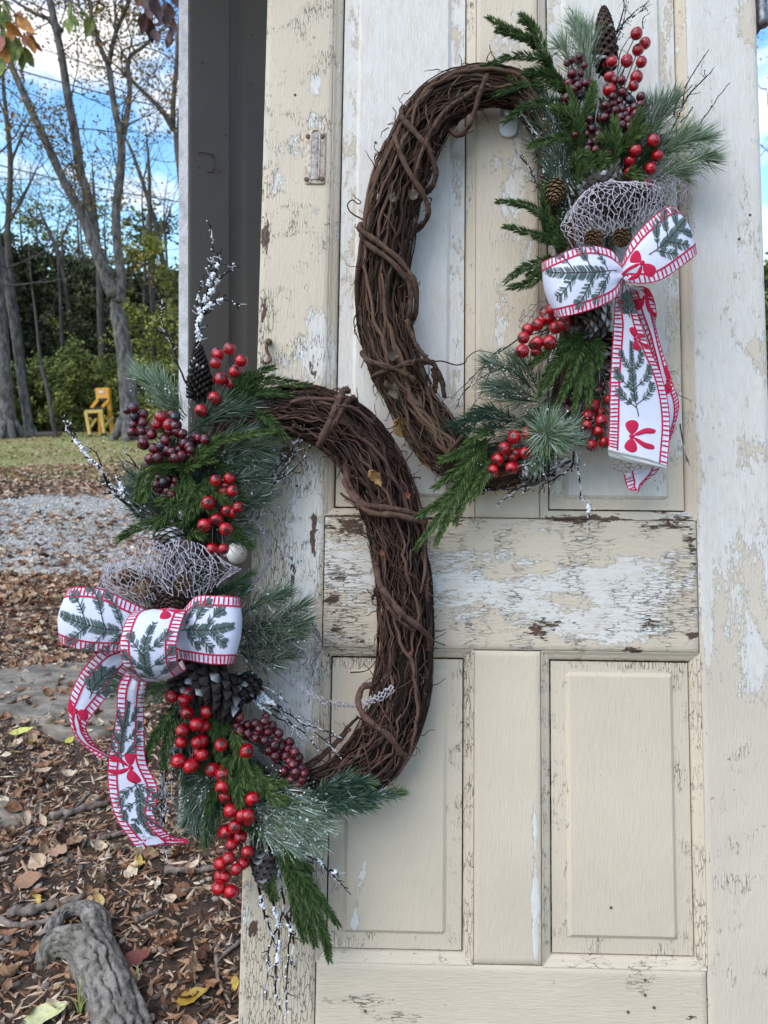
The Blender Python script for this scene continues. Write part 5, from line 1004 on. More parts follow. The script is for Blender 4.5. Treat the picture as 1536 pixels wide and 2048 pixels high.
# twigs
twig(lo, K(C3, [(540,1080),(420,930),(330,850),(270,740),(200,650),(130,560),(85,450)], [(560,1060),(440,930),(360,860),(300,800)], [(500,1000),(430,900),(370,840),(330,770)]), .06, .08, .0032, .10, .5, chunks=[(.55, .80, .0040)])
twig(lo, K(C3, [(140,570),(100,520),(60,440)], [(270,720),(230,640),(200,620)], [(470,740),(400,690),(335,690)], [(440,720),(400,670),(370,640)], [(450,790),(390,740),(355,680)]), .075, .08, .0014, .08, .35)
twig(lo, [[(398,700),(396,650),(402,610),(415,570),(422,510),(414,440)], [(404,620),(440,600),(482,612)], [(412,600),(440,560),(472,528)], [(415,570),(432,530),(440,492)], [(398,690),(404,640),(430,620)], [(404,640),(395,600),(402,560)]], .06, .065, .0026, .11, .55, chunks=[(.0, .30, .0042), (.45, .55, .0034)])
twig(lo, K(C3, [(700,300),(655,160),(625,60),(600,0),(580,-75),(590,-150)]), .06, .05, .0018, .10, .5)
twig(lo, K(C3, [(850,1030),(960,960),(1080,830),(1180,720),(1260,580),(1290,460)], [(900,1040),(1050,930),(1150,810),(1250,740),(1328,632)], [(1100,830),(1190,700),(1280,570)], [(960,950),(1050,920),(1110,900)], [(1000,900),(1090,780),(1190,670)], [(940,1010),(1060,1000),(1110,920)]), .055, .055, .0019, .13, .6)
twig(lo, [[(478,1362),(560,1418),(640,1478),(698,1548)], [(482,1366),(550,1410),(610,1450),(682,1480)], [(485,1358),(540,1380),(580,1410)], [(478,1370),(530,1420),(600,1460),(640,1500)], [(490,1372),(560,1430),(600,1480)]], .06, .06, .0019, .09, .7, chunks=[(.0, .30, .0042)])
twig(lo, [[(352,1410),(338,1500),(330,1580),(318,1650),(336,1735)], [(360,1420),(350,1500),(345,1600)], [(345,1450),(325,1540),(335,1620),(310,1680)]], .07, .075, .0022, .12, .85)
twig(lo, [[(540,1665),(552,1700),(562,1745),(572,1800),(562,1850),(548,1890),(546,1930),(540,1992)], [(560,1690),(572,1760),(578,1830),(574,1900),(568,1960),(566,2040)], [(516,1770),(522,1825),(536,1865),(545,1890)], [(572,1830),(586,1880),(580,1930)], [(560,1880),(552,1960),(556,2010)], [(546,1800),(556,1850),(552,1900)]], .05, .045, .0026, .06, .45, chunks=[(.14, .30, .0042)])
twig(lo, [[(560,1690),(625,1718),(662,1748),(702,1792)], [(655,1740),(672,1745),(680,1752)], [(560,1680),(600,1720),(625,1725)]], .06, .05, .0020, .12, .4, chunks=[(.42, .48, .004)])
# cones
cone(lo, (402, 806), (396, 688), .06, .065, 25, 19, 10, 'cone_black', .12, 1.15, .5, slen=1.3, profile=lambda s: (.82 + .2 * math.sin(math.pi * s)) * (1 - .55 * s))
cone(lo, (302, 1155), (284, 1194), .115, .12, 22, 10, 8, 'cone_brown', .0, .9); cone(lo, (370, 1160), (364, 1178), .105, .13, 16, 7, 8, 'cone_brown', .0, 1.1); cone(lo, (262, 1140), (256, 1160), .10, .11, 18, 7, 8, 'cone_brown', .0, 1.1)
cone(lo, (348, 1200), (338, 1222), .095, .13, 32, 8, 9, 'cone_dark', .0, 1.2); cone(lo, (345, 1060), (340, 1092), .085, .10, 30, 8, 9, 'cone_grey', .3, 1.2); cone(lo, (370, 1080), (360, 1110), .08, .09, 34, 8, 9, 'cone_grey', .3, 1.2)
cone(lo, (450, 1345), (415, 1378), .075, .09, 56, 9, 10, 'cone_black', .07, 1.45, .6, slen=1.3); cone(lo, (400, 1350), (380, 1385), .07, .08, 36, 8, 9, 'cone_black', .05, 1.4, .6, slen=1.3); cone(lo, (470, 1350), (480, 1390), .07, .08, 34, 8, 9, 'cone_black', .10, 1.4, .6, slen=1.3)
cone(lo, (516, 1668), (536, 1784), .06, .055, 28, 13, 8, 'cone_grey', .18, .75, 1.3)
bt = twig(lo, K(C4, [(410,190),(415,270),(440,320),(500,350)], [(570,180),(590,230),(600,280),(620,310)], [(610,190),(640,250),(660,290)]), .12, .13, .0018, 0, 0, name='bare_twig', mat='bare_twig')
# net ribbon
net(lo, [(222,1165,.09),(214,1136,.11),(232,1106,.13),(270,1087,.125),(305,1080,.12),(338,1092,.09)], [(226,1180,.10),(248,1200,.13),(285,1212,.135),(320,1206,.125),(345,1186,.11),(352,1150,.08)], .0062, .00046, bulge=.022, tint=(.2, 1), jit=.5, wave=.007, keep=.88)
net(lo, [(300,1104,.09),(335,1087,.12),(380,1083,.125),(418,1098,.115),(442,1120,.10),(453,1142,.075)], [(312,1196,.10),(350,1192,.13),(395,1194,.13),(424,1182,.115),(444,1162,.10),(454,1146,.075)], .0074, .00056, bulge=.022, tint=(.3, 1), jit=.5, wave=.006, keep=.9)
net(lo, [(220,1130,.08),(280,1100,.09),(350,1095,.09),(430,1120,.085)], [(230,1200,.09),(290,1215,.10),(360,1205,.10),(440,1160,.085)], .0052, .00036, bulge=.014, tint=(.1, .7), jit=.45)
net(lo, [(505,1040,.06),(520,1060,.065),(532,1090,.065),(530,1125,.06),(510,1152,.055),(495,1160,.05)], [(518,1040,.05),(530,1058,.045),(538,1092,.045),(536,1130,.045),(518,1160,.045),(498,1170,.045)], .0045, .0006, tint=(0, .6), bulge=.003)
net(lo, [(490,1190,.085),(535,1180,.09),(580,1205,.085),(620,1240,.07),(634,1260,.055)], [(500,1330,.09),(540,1348,.09),(585,1345,.08),(622,1335,.07),(632,1310,.055)], .009, .0006, 'net_dark', bulge=.012, keep=.8, jit=.4)
net(lo, [(545,1335,.06),(590,1360,.06),(640,1392,.065),(700,1404,.075),(745,1392,.098),(788,1366,.105)], [(555,1350,.055),(590,1378,.055),(640,1406,.06),(700,1414,.065),(745,1408,.095),(792,1384,.102)], .0050, .0008, tint=(.2, .9), bulge=.002)
net(lo, [(606,1225,.05),(625,1260,.05),(628,1300,.045),(615,1335,.045)], [(620,1215,.045),(636,1260,.045),(634,1305,.042),(618,1340,.042)], .005, .0008, tint=(.2, .9))
# berries
berries(lo, [(920,122),(862,152),(848,195),(980,182),(945,240),(875,275),(925,300),(842,375),(772,438)], 'red', (430,790), .085, 26, C3)
berries(lo, [(568,470),(545,508),(610,510)], 'red', (330,880), .10, 26, C3)
berries(lo, [(918,785),(848,795),(890,850),(935,850),(810,910),(965,932),(905,950),(853,995),(790,1025),(900,1045),(830,1148),(888,1148)], 'red', (430,1020), .105, 26, C3)
berries(lo, [(428,425),(432,465,'black'),(480,455),(425,512),(417,550),(470,545),(478,500)], 'wine', (285,850), .10, 20, C3)
berries(lo, [(475,600),(520,560),(530,632),(565,620,'black'),(590,590),(610,545),(640,470,'black'),(640,515),(680,555),(650,545),(625,650),(600,640),(510,685),(550,680),(580,690),(640,680),(690,605),(712,620),(660,640),(675,670),(720,640),(760,580),(795,585),(770,630,'black'),(720,670),(740,690),(482,615),(495,720),(620,692),(575,655)], 'wine', (345,910), .105, 21, C3)
berries(lo, [(520,800),(555,780),(580,805,'black'),(560,840),(600,850),(620,870),(545,815),(630,830),(600,790)], 'wine', (335,985), .10, 18, C3)
berries(lo, [(625,802),(685,820),(715,780),(703,885),(810,878),(752,945),(790,955),(675,978),(672,1035),(775,1030),(780,1100),(658,1132),(728,1150)], 'red', (385,1380), .11, 28, C4)
berries(lo, [(832,1175),(885,1200),(880,1265),(900,1310),(925,1385),(875,1050),(1005,1080),(985,1410),(1015,1410),(1035,1325)], 'red', (450,1520), .105, 27, C4)
berries(lo, [(425,1020),(475,985),(505,1045),(455,1090),(440,1165),(395,1195),(485,1225),(515,1195),(545,1130),(420,1265),(385,1330),(450,1350)], 'red', (470,1640), .09, 27, C5)
berries(lo, [(500,375),(485,420),(545,415),(500,450),(545,465),(490,485),(590,410),(640,398),(685,420),(610,440),(660,455),(720,465),(590,490),(640,505),(670,512,'black'),(710,505),(665,560),(695,530),(735,540),(780,510),(770,550),(700,590),(760,590),(810,570),(830,600),(780,620),(750,675),(800,640),(845,660),(815,680),(850,720),(790,725),(860,690),(815,770),(830,750),(840,785)], 'wine', (530,1500), .095, 19, C5)

# bow of the lower wreath
bw = MB(); bw.tube(spline([P(330, 1225, .13), P(335, 1245, .135), P(342, 1275, .13)], 10), [.010, .013, .014, .015, .015, .015, .014, .014, .012, .010], 12)
bow2 = obj('bow', bw, M['cloth'], lo)
loop(bow2, [(335,1240,.115),(318,1232,.125),(260,1205,.145),(200,1178,.155),(150,1175,.150),(139,1180,.125),(160,1185,.095),(250,1210,.09),(330,1240,.10)],
           [(335,1285,.115),(310,1300,.125),(240,1302,.145),(180,1302,.155),(130,1290,.150),(122,1281,.125),(150,1275,.095),(240,1285,.09),(330,1275,.10)],
     motifs=[('s', .13, .5, 0, .115)], seed=11, bulge=.008)
loop(bow2, [(345,1240,.115),(362,1230,.125),(390,1195,.148),(430,1192,.155),(470,1194,.150),(478,1197,.125),(460,1200,.095),(400,1210,.09),(350,1240,.10)],
           [(345,1285,.115),(358,1314,.125),(385,1322,.148),(425,1328,.155),(458,1328,.150),(464,1326,.125),(445,1320,.095),(400,1310,.09),(350,1275,.10)],
     motifs=[('s', .12, .45, 0, .085, -1)], seed=12, bulge=.007)
loop(bow2, [(290,1240,.13),(268,1226,.155),(252,1245,.178),(241,1285,.19),(246,1325,.185),(262,1352,.165),(285,1362,.14),(300,1350,.115)],
           [(362,1236,.13),(372,1224,.155),(362,1248,.178),(352,1285,.19),(354,1322,.185),(364,1340,.165),(372,1338,.14),(365,1320,.115)],
     motifs=[('s', .80, .52, PI, .105), ('b', .18, .62, 2.0, .030)], seed=13, bulge=.006)
loop(bow2, [(265,1285,.11),(209,1299,.115),(178,1325,.115),(152,1364,.115),(137,1416,.115),(150,1470,.105),(180,1500,.10),(206,1518,.10)],
           [(300,1310,.10),(262,1335,.10),(236,1366,.10),(200,1410,.105),(172,1450,.11),(182,1480,.10),(200,1500,.09),(218,1514,.085)], 'bow_tail',
     motifs=[('b', .60, .42, .25, .030), ('s', .48, .62, PI, .055)], seed=14, bulge=.003)
loop(bow2, [(258,1330,.12),(237,1377,.12),(233,1431,.118),(219,1510,.115),(217,1568,.11),(233,1634,.105),(272,1694,.10)],
           [(300,1330,.11),(291,1377,.105),(287,1431,.10),(291,1521,.10),(314,1576,.10),(311,1640,.10),(350,1680,.085)], 'bow_tail',
     motifs=[('s', .55, .38, PI, .095), ('b', .545, .56, -PI * .5, .034), ('s', .585, .5, .12, .095)], seed=15, bulge=.003)
loop(bow2, [(300,1640,.10),(335,1672,.09),(376,1680,.08)], [(272,1693,.10),(315,1690,.09),(376,1686,.08)], 'bow_tail', seed=16, n=24, bulge=.001)
# ------------------------------------------------------------------ ground, drive, lawn
def gz(x, y):
    x = np.asarray(x, float); y = np.asarray(y, float)
    f = np.clip((5.3 - y) / 1.2, 0, 1)
    return f * (0.030 * (fnoise(x * 2.1, y * 2.1, 31) - .5) + 0.016 * (fnoise(x * 14, y * 14, 41) - .5))
def GG(px, py): p = G(px, py); p[2] = float(gz(p[0], p[1])); return p
def mat_soil():
    m, n, l, b = nt('leaf_mould_soil'); v = coords(n, l); f = noise(n, l, v, 28, 8, 0.7); f2 = noise(n, l, v, 160, 5, 0.7); f3 = noise(n, l, v, 2.3, 4, 0.6)
    c = mixc(n, l, step(n, l, f, 0.35, 0.7), (0.045, 0.031, 0.023, 1), (0.155, 0.108, 0.078, 1)); c = mixc(n, l, step(n, l, f2, 0.55, 0.72), c, (0.20, 0.14, 0.10, 1))
    c = mixc(n, l, math_(n, l, 'MULTIPLY', step(n, l, f3, 0.45, 0.7), 0.5), c, (0.11, 0.07, 0.045, 1))
    l.new(c, b.inputs['Base Color']); b.inputs['Roughness'].default_value = 0.9; b.inputs['Specular IOR Level'].default_value = 0.15
    bump(n, l, b, math_(n, l, 'MULTIPLY_ADD', f2, 0.5, f), 0.9, 0.02); return m
def mat_gravel():
    m, n, l, b = nt('grey_gravel'); v = coords(n, l); vo = node(n, 'ShaderNodeTexVoronoi', Scale=38.0); l.new(v, vo.inputs['Vector'])
    hs = n.new('ShaderNodeSeparateColor'); l.new(vo.outputs['Color'], hs.inputs['Color']); f = noise(n, l, v, 1.3, 5, 0.65); f2 = noise(n, l, v, 90, 4, 0.7)
    c = mixc(n, l, hs.outputs[0], (0.22, 0.20, 0.17, 1), (0.60, 0.55, 0.47, 1)); c = mixc(n, l, step(n, l, f2, .5, .7), c, (0.14, 0.13, 0.125, 1)); c = mixc(n, l, math_(n, l, 'MULTIPLY', step(n, l, f, 0.5, 0.68), 0.45), c, (0.20, 0.16, 0.12, 1))
    l.new(c, b.inputs['Base Color']); b.inputs['Roughness'].default_value = 0.9
    bump(n, l, b, vo.outputs['Distance'], 0.8, 0.02); return m
def mat_lawn():
    m, n, l, b = nt('autumn_lawn'); v = coords(n, l); f = noise(n, l, v, 0.55, 5, 0.6); f2 = noise(n, l, v, 22, 5, 0.7)
    c = mixc(n, l, step(n, l, f, 0.38, 0.62), (0.27, 0.30, 0.085, 1), (0.40, 0.31, 0.15, 1)); c = mixc(n, l, step(n, l, f2, .45, .75), c, (0.17, 0.16, 0.06, 1))
    l.new(c, b.inputs['Base Color']); b.inputs['Roughness'].default_value = 0.95; bump(n, l, b, f2, 0.8, 0.04); return m
M['soil'] = mat_soil(); M['gravel'] = mat_gravel(); M['lawn'] = mat_lawn()
def axis(parts): return np.unique(np.concatenate([np.arange(a, b, s) for a, b, s in parts]))
gx = axis([(-900, -60, 60), (-60, -14, 4), (-14, -3.6, .5), (-3.6, 1.2, .035), (1.2, 12, .6), (12, 60, 4), (60, 900, 60)])
gy = axis([(-300, -6, 20), (-6, .4, .5), (.4, 5.4, .035), (5.4, 30, .7), (30, 90, 5), (90, 1500, 80)])
A_, B_ = np.meshgrid(gx, gy, indexing='ij'); mb = MB(); mb.add(np.stack([A_.ravel(), B_.ravel(), gz(A_, B_).ravel()], -1), grid_faces(*A_.shape))
tag(obj('ground', mb, M['soil']), kind='structure')
def sheet(name, near, far, mat, z):
    xs = np.unique(np.concatenate([np.arange(-70, -14, 2.0), np.arange(-14, 6, .12), np.arange(6, 70, 2.0)])); t = np.linspace(0, 1, 14)
    Y = near(xs)[:, None] * (1 - t) + far(xs)[:, None] * t; X = np.repeat(xs[:, None], 14, 1); mb = MB(); mb.add(np.stack([X, Y, np.full_like(X, z)], -1).reshape(-1, 3), grid_faces(len(xs), 14))
    return tag(obj(name, mb, mat), kind='structure')
def edge_y(px, py): return G(px, py)[1]
near_d = lambda x: edge_y(60, 1168) + .10 * (x + 2.2) + .5 * (fnoise(x * .8, x * 0 + 3, 5) - .5) + .25 * (fnoise(x * 4, x * 0 + 3, 6) - .5)
far_d = lambda x: edge_y(60, 992) + .30 * (x + 4) * (x > -14) * (x < 6) + .5 * (fnoise(x * .7, x * 0 + 9, 7) - .5) + .3 * (fnoise(x * 4, x * 0, 8) - .5)
sheet('gravel_drive', near_d, far_d, M['gravel'], .006)
near_l = lambda x: edge_y(60, 955) + .15 * (x + 5) + .9 * (fnoise(x * .8, x * 0 + 5, 15) - .5)
Y_WOOD = edge_y(60, 868)
sheet('lawn', near_l, lambda x: np.full_like(x, Y_WOOD + .6), M['lawn'], .006)

# ------------------------------------------------------------------ litter
def mat_leaves(name, ramp, objinfo):
    m, n, l, b = nt(name); rp = n.new('ShaderNodeValToRGB'); rp.color_ramp.interpolation = 'LINEAR'
    while len(rp.color_ramp.elements) < len(ramp): rp.color_ramp.elements.new(0.5)
    for e, (p, c) in zip(rp.color_ramp.elements, ramp): e.position = p; e.color = c
    if objinfo: oi = n.new('ShaderNodeObjectInfo'); l.new(oi.outputs['Random'], rp.inputs['Fac'])
    else: l.new(attr(n, l)[0], rp.inputs['Fac'])
    f = noise(n, l, coords(n, l, which='Object'), 60 if not objinfo else 5, 4, .65)
    l.new(mixc(n, l, math_(n, l, 'MULTIPLY', step(n, l, f, .4, .75), .55), rp.outputs['Color'], (0.05, 0.025, 0.015, 1)), b.inputs['Base Color']); b.inputs['Roughness'].default_value = 0.7; b.inputs['Specular IOR Level'].default_value = .25
    bump(n, l, b, f, .3, .004); return m
BROWN = [(0, (.065, .034, .024, 1)), (.15, (.19, .090, .048, 1)), (.35, (.36, .185, .098, 1)), (.55, (.47, .30, .18, 1)), (.75, (.58, .43, .29, 1)), (.95, (.74, .62, .45, 1)), (1, (.60, .41, .09, 1))]
M['leaf_stuff'] = mat_leaves('dry_leaves', BROWN, False); M['leaf_thing'] = mat_leaves('dry_leaf', BROWN, True)
STONES = [(0, (.05, .046, .043, 1)), (.35, (.13, .11, .095, 1)), (.65, (.24, .19, .15, 1)), (1, (.48, .40, .32, 1))]
M['stone_stuff'] = mat_leaves('small_stones', STONES, False); M['stone_thing'] = mat_leaves('pebble', STONES, True)
M['rock'] = mat_simple('lichened_rock', (.12, .10, .072, 1), (.33, .28, .215, 1), 9, .9, 1.0, .03, sc3=(1, 2.2, 1))
M['bark_grey'] = mat_simple('weathered_root', (.040, .034, .030, 1), (.24, .215, .19, 1), 22, .9, 1.0, .012, sc3=(2.6, .8, 2.6))
M['stick'] = mat_simple('dead_stick', (.10, .075, .055, 1), (.29, .235, .19, 1), 60, .85, .5, .003)
LV, LQ = leaf_geo(5, 3, .8, fold=.5, wavy=.06, seed=2)
def scatter_leaves(mb, n, xr, y0, y1, size, tilt=.5, mask=None, lift=.004):
    x = rng.uniform(*xr, n); y = y0(x) + (y1(x) - y0(x)) * rng.uniform(0, 1, n)
    if mask is not None: k = rng.uniform(0, 1, n) < mask(x, y); x, y = x[k], y[k]; n = len(x)
    s = rng.uniform(*size, n); z = gz(x, y) + lift + s * .12 + rng.uniform(0, .012, n)
    mb.scatter(LV, LQ, None, np.stack([x, y, z], -1), randrot(n, tilt), np.stack([s, s * rng.uniform(.7, 1.3, n), s * rng.uniform(.5, 1.6, n)], -1), np.stack([rng.uniform(0, .93, n), rng.uniform(0, 1, n), rng.uniform(0, 1, n)], -1))
k_ = lambda v: (lambda x: np.full_like(x, v))
mb = MB()
wedge = lambda x, y: ((x < -.12 * y - .05) & (x > -.75 * y - .8)).astype(float)
scatter_leaves(mb, 16000, (-5.5, .2), k_(1.1), k_(5.6), (.016, .050), mask=lambda x, y: wedge(x, y) * np.where(y < 2.2, .22, .85) * np.where(fnoise(x * 1.6, y * 1.6, 77) > .42, 1, .4))
scatter_leaves(mb, 14000, (-9, 0), k_(3.6), lambda x: near_d(x) + .12, (.035, .075), mask=lambda x, y: wedge(x, y) * .95)
scatter_leaves(mb, 9000, (-12, 1), near_d, far_d, (.035, .08), .25, mask=lambda x, y: wedge(x, y) * np.where(fnoise(x * .9, y * 1.5, 99) > .54, .85, .08), lift=.008)
scatter_leaves(mb, 15000, (-14, 1), lambda x: far_d(x) - .35, lambda x: near_l(x) + 1.0, (.04, .085), .45, mask=lambda x, y: wedge(x, y), lift=.008)
scatter_leaves(mb, 9000, (-22, 1), near_l, k_(Y_WOOD + 2), (.045, .085), .4, mask=lambda x, y: wedge(x, y) * np.where(fnoise(x * .4, y * .7, 55) > .5, .8, .25), lift=.012)
far_side = lambda x, y: (x > .66).astype(float)
scatter_leaves(mb, 11000, (.6, 6), k_(1.1), near_d, (.022, .065), mask=lambda x, y: far_side(x, y)); scatter_leaves(mb, 6000, (.6, 11), lambda x: far_d(x) - .3, lambda x: near_l(x) + .8, (.04, .085), mask=far_side, lift=.008); scatter_leaves(mb, 1500, (1, 9), near_d, far_d, (.035, .08), .25, mask=far_side, lift=.008)
tag(obj('leaf_litter', mb, M['leaf_stuff'], smooth=False), 'dry brown leaves covering the ground and drifting over the gravel', 'leaf litter', kind='stuff')
# crumbs of bark, husks and chips close by
mb = MB(); n = 52000; x = rng.uniform(-2.6, .1, n); y = rng.uniform(1.0, 3.9, n); k = wedge(x, y) > 0; x, y = x[k], y[k]; n = len(x); s = rng.uniform(.0018, .0075, n)
mb.scatter(OCT_V, None, OCT_T, np.stack([x, y, gz(x, y) + s * .35], -1), randrot(n, .6), np.stack([s * rng.uniform(.8, 4.5, n), s * .7, s * .35], -1), np.stack([rng.uniform(0, .95, n) ** 1.2, rng.uniform(0, 1, n), rng.uniform(0, 1, n)], -1))
tag(obj('bark_crumbs', mb, M['leaf_stuff'], smooth=False), 'dark crumbs of bark, husk and soil strewn over the ground', 'mulch', kind='stuff')
# fine root fibres and grass stems
mb = MB(); n = 900
for k in range(n):
    x = rng.uniform(-2.0, -.2); y = rng.uniform(1.1, 3.2)
    if wedge(np.array([x]), np.array([y]))[0] < 1: continue
    a = rng.uniform(0, 6.28); L = rng.uniform(.015, .07); q = [np.array([x, y, 0])]; 
    for z in range(4): a += rng.normal(0, .5); q.append(q[-1] + np.array([math.cos(a), math.sin(a), 0]) * L / 4)
    q = np.array(q); q[:, 2] = gz(q[:, 0], q[:, 1]) + .004 + rng.uniform(0, .006, 5); mb.tube(q, rng.uniform(.0006, .0018), 4, np.array([rng.uniform(.1, .95), 0, 0]))
tag(obj('root_fibres', mb, M['leaf_stuff']), 'thin root fibres and straws strewn over the soil', 'straw', kind='stuff')
ICO = None
def stone_mesh(name, seed):
    R_ = np.random.default_rng(seed); mb = MB(); nu, nv = 10, 7; V = []
    for p in np.linspace(0, np.pi, nv):
        for t in np.linspace(0, 2 * np.pi, nu, endpoint=False):
            d = np.array([math.sin(p) * math.cos(t), math.sin(p) * math.sin(t), math.cos(p)]); V.append(d * (1 + .16 * math.sin(3 * d[0] + seed) * math.cos(2.3 * d[1] + seed * 2) + .17 * R_.normal() * math.sin(p)) * (1, .75, .55))
    mb.add(V, [(k * nu + i, (k + 1) * nu + i, (k + 1) * nu + (i + 1) % nu, k * nu + (i + 1) % nu) for k in range(nv - 1) for i in range(nu)]); return mb.mesh(name)
mb = MB(); n = 3200; x = rng.uniform(-2.8, .1, n); y = rng.uniform(1.0, 4.3, n); k = wedge(x, y) > 0; x, y = x[k], y[k]; n = len(x); s = rng.uniform(.003, .010, n)
sv = stone_mesh('small_stone', 3); tv = np.array([v.co for v in sv.vertices]); tq = np.array([list(p.vertices) for p in sv.polygons])
mb.scatter(tv, tq, None, np.stack([x, y, gz(x, y) + s * .3], -1), randrot(n, .3), s, np.stack([rng.uniform(0, 1, n)] * 3, -1))
tag(obj('small_stones', mb, M['stone_stuff']), 'small pale and dark stones scattered over the soil', 'stones', kind='stuff')
mb = MB(); n = 14000; x = rng.uniform(-12, 1, n); y = near_d(x) + (far_d(x) - near_d(x)) * rng.uniform(-.05, 1.02, n); k = wedge(x, y) > 0; x, y = x[k], y[k]; n = len(x); s = rng.uniform(.007, .019, n)
mb.scatter(OCT_V, None, OCT_T, np.stack([x, y, .006 + s * .3], -1), randrot(n), s, np.stack([rng.uniform(.25, 1, n)] * 3, -1))
M['gravel_stone'] = mat_leaves('gravel_stones', [(0, (.10, .10, .105, 1)), (.5, (.40, .37, .32, 1)), (1, (.70, .65, .57, 1))], False)
tag(obj('loose_gravel', mb, M['gravel_stone'], smooth=False), 'loose grey gravel on the drive', 'gravel', kind='stuff')
# lawn blades
mb = MB(); n = 60000; x = rng.uniform(-18, 0, n); y = near_l(x) - .8 + (Y_WOOD - near_l(x) + 1.2) * rng.uniform(0, 1, n) ** 1.3; k = wedge(x, y) > 0; x, y = x[k], y[k]; n = len(x); h = rng.uniform(.02, .055, n); a = rng.uniform(0, 6.28, n); w = .004 + .006 * rng.uniform(0, 1, n)
b0 = np.stack([x, y, np.full(n, .006)], -1); dx = np.stack([np.cos(a) * w, np.sin(a) * w, 0 * a], -1); tip = b0 + np.stack([rng.normal(0, .4, n) * h, rng.normal(0, .4, n) * h, h], -1)
V = np.stack([b0 - dx, b0 + dx, tip], 1).reshape(-1, 3); tn = np.clip(fnoise(x * .45, y * .6, 61) * 1.6 - .3 + rng.normal(0, .15, n), 0, 1); mb.add(V, None, np.arange(3 * n).reshape(-1, 3), np.repeat(np.stack([tn, 0 * tn, tn], -1), 3, 0))
M['blades'] = mat_attr('grass_blades', (.24, .30, .07, 1), (.55, .47, .22, 1), rough=.7, nscale=3)
tag(obj('grass', mb, M['blades'], smooth=False), 'short yellowing lawn grass beyond the gravel drive', 'grass', kind='stuff')

# the leaves and pebbles that show largest, one by one
lm = []
for k in range(10):
    V, Q = leaf_geo(9, 5, rng.uniform(.3, 1.3), fold=rng.uniform(.2, .9), wavy=.035, seed=k, wfun=[None, lambda s: .26 * math.sin(math.pi * s) ** .7, lambda s: .42 * math.sin(math.pi * s ** .7) ** .9][k % 3])
    q = MB(); q.add(V, Q); q.tube([(-.68, .02, .05 * k / 10), (-.5, 0, V[2][2]), (.2, 0, V[22][2] + .01)], [.012, .010, .005], 4); m_ = q.mesh('fallen_leaf'); m_.materials.append(M['leaf_thing']); lm.append(m_)
def free(px, py):        # keep clear of the wreath, the root and the slab
    if px > 125 and 1165 < py < 1700 and px > 120 + max(0, (py - 1540)) * .35: return False
    if 70 < px < 300 and py > 1835: return False
    if px < 230 and 1340 < py < 1480: return rng.uniform() < .15
    if px > 480 - (py - 1700) * .02: return False
    return True
def zone(px, py, kind):
    z = ('behind the bow, beyond the flat rock' if py < 1340 else 'on or beside the flat rock' if py < 1500 else 'left of the hanging bow tails' if py < 1690 else 'on bare soil under the hanging berries' if px > 290 and py < 1850 else 'between the gnarled root and the door foot' if px > 250 else 'in the litter above the gnarled root' if py < 1850 else 'left of the gnarled root')
    return ('dry brown leaf lying ' + z, 'leaf', 'leaves ' + z) if kind == 'leaf' else ('small rounded pebble lying ' + z, 'pebble', 'pebbles ' + z)
cnt = 0
while cnt < 210:
    px = rng.uniform(-20, 480); py = rng.uniform(1180, 2060) if rng.uniform() < .75 else rng.uniform(1180, 1500)
    if not free(px, py): continue
    if py > 1700 and rng.uniform() < .72: continue
    p = GG(px, py); s = rng.uniform(.022, .052) * (.8 if py > 1800 else 1.0); o = link(bpy.data.objects.new('fallen_leaf', lm[int(rng.integers(0, 10))]))
    o.location = (p[0], p[1], p[2] + s * .16 + .004); o.rotation_euler = (rng.normal(0, .45), rng.normal(0, .45), rng.uniform(0, 6.28)); o.scale = (s, s * rng.uniform(.7, 1.1), s * rng.uniform(.8, 1.9)); tag(o, *zone(px, py, 'leaf')); cnt += 1
sm = []
for k in range(7): m_ = stone_mesh('pebble', k); m_.materials.append(M['stone_thing']); sm.append(m_)
cnt = 0
while cnt < 170:
    px = rng.uniform(-10, 478); py = rng.uniform(1480, 2060)
    if not free(px, py): continue
    p = GG(px, py); s = rng.uniform(.0042, .0092) * (1.5 if rng.uniform() < .10 else 1); o = link(bpy.data.objects.new('pebble', sm[int(rng.integers(0, 7))])); o.location = (p[0], p[1], p[2] + s * .3)
    o.rotation_euler = (rng.normal(0, .25), rng.normal(0, .25), rng.uniform(0, 6.28)); o.scale = (s * rng.uniform(.8, 1.4), s, s * rng.uniform(.5, 1)); tag(o, *zone(px, py, 'pebble')); cnt += 1
def lone_leaf(px, py, size, rot, col, label, elong=1.0, name='fallen_leaf'):
    V, Q = leaf_geo(9, 5, .35, fold=.2, wavy=.02, seed=int(px)); q = MB(); q.add(V * (1, elong, 1), Q); m_ = mat_simple(label.replace(' ', '_')[:40], tuple(c * .7 for c in col) + (1,), col + (1,), 9, .6, .2)
    o = obj(name, q, m_); p = GG(px, py); o.location = (p[0], p[1], p[2] + .012); o.scale = (size,) * 3; o.rotation_euler = (.25, -.2, rot); tag(o, label, 'leaf'); return o
lone_leaf(85, 1442, .05, .5, (.62, .40, .05), 'small golden leaf lying on the edge of the flat rock')
lone_leaf(45, 1470, .075, .1, (.58, .58, .14), 'long pale yellow leaf at the foot of the flat rock', .6)
lone_leaf(140, 1485, .035, 1.2, (.60, .56, .08), 'small bright yellow leaf beside the curling bow tail')
lone_leaf(385, 2002, .055, .4, (.45, .28, .03), 'amber leaf with green edge on dark soil near the door foot', .7)
lone_leaf(275, 1927, .055, .1, (.22, .05, .03), 'dark red leaf lying just right of the gnarled root', .9)
lone_leaf(120, 1715, .055, -.5, (.46, .28, .17), 'large tan curled leaf in the litter left of the bow tail')
lone_leaf(60, 1775, .062, .2, (.36, .19, .10), 'broad brown curled leaf at the left edge of the litter', 1.1)
lone_leaf(95, 2040, .075, .25, (.60, .60, .30), 'pale green husk leaf at the foot of the gnarled root', .75)
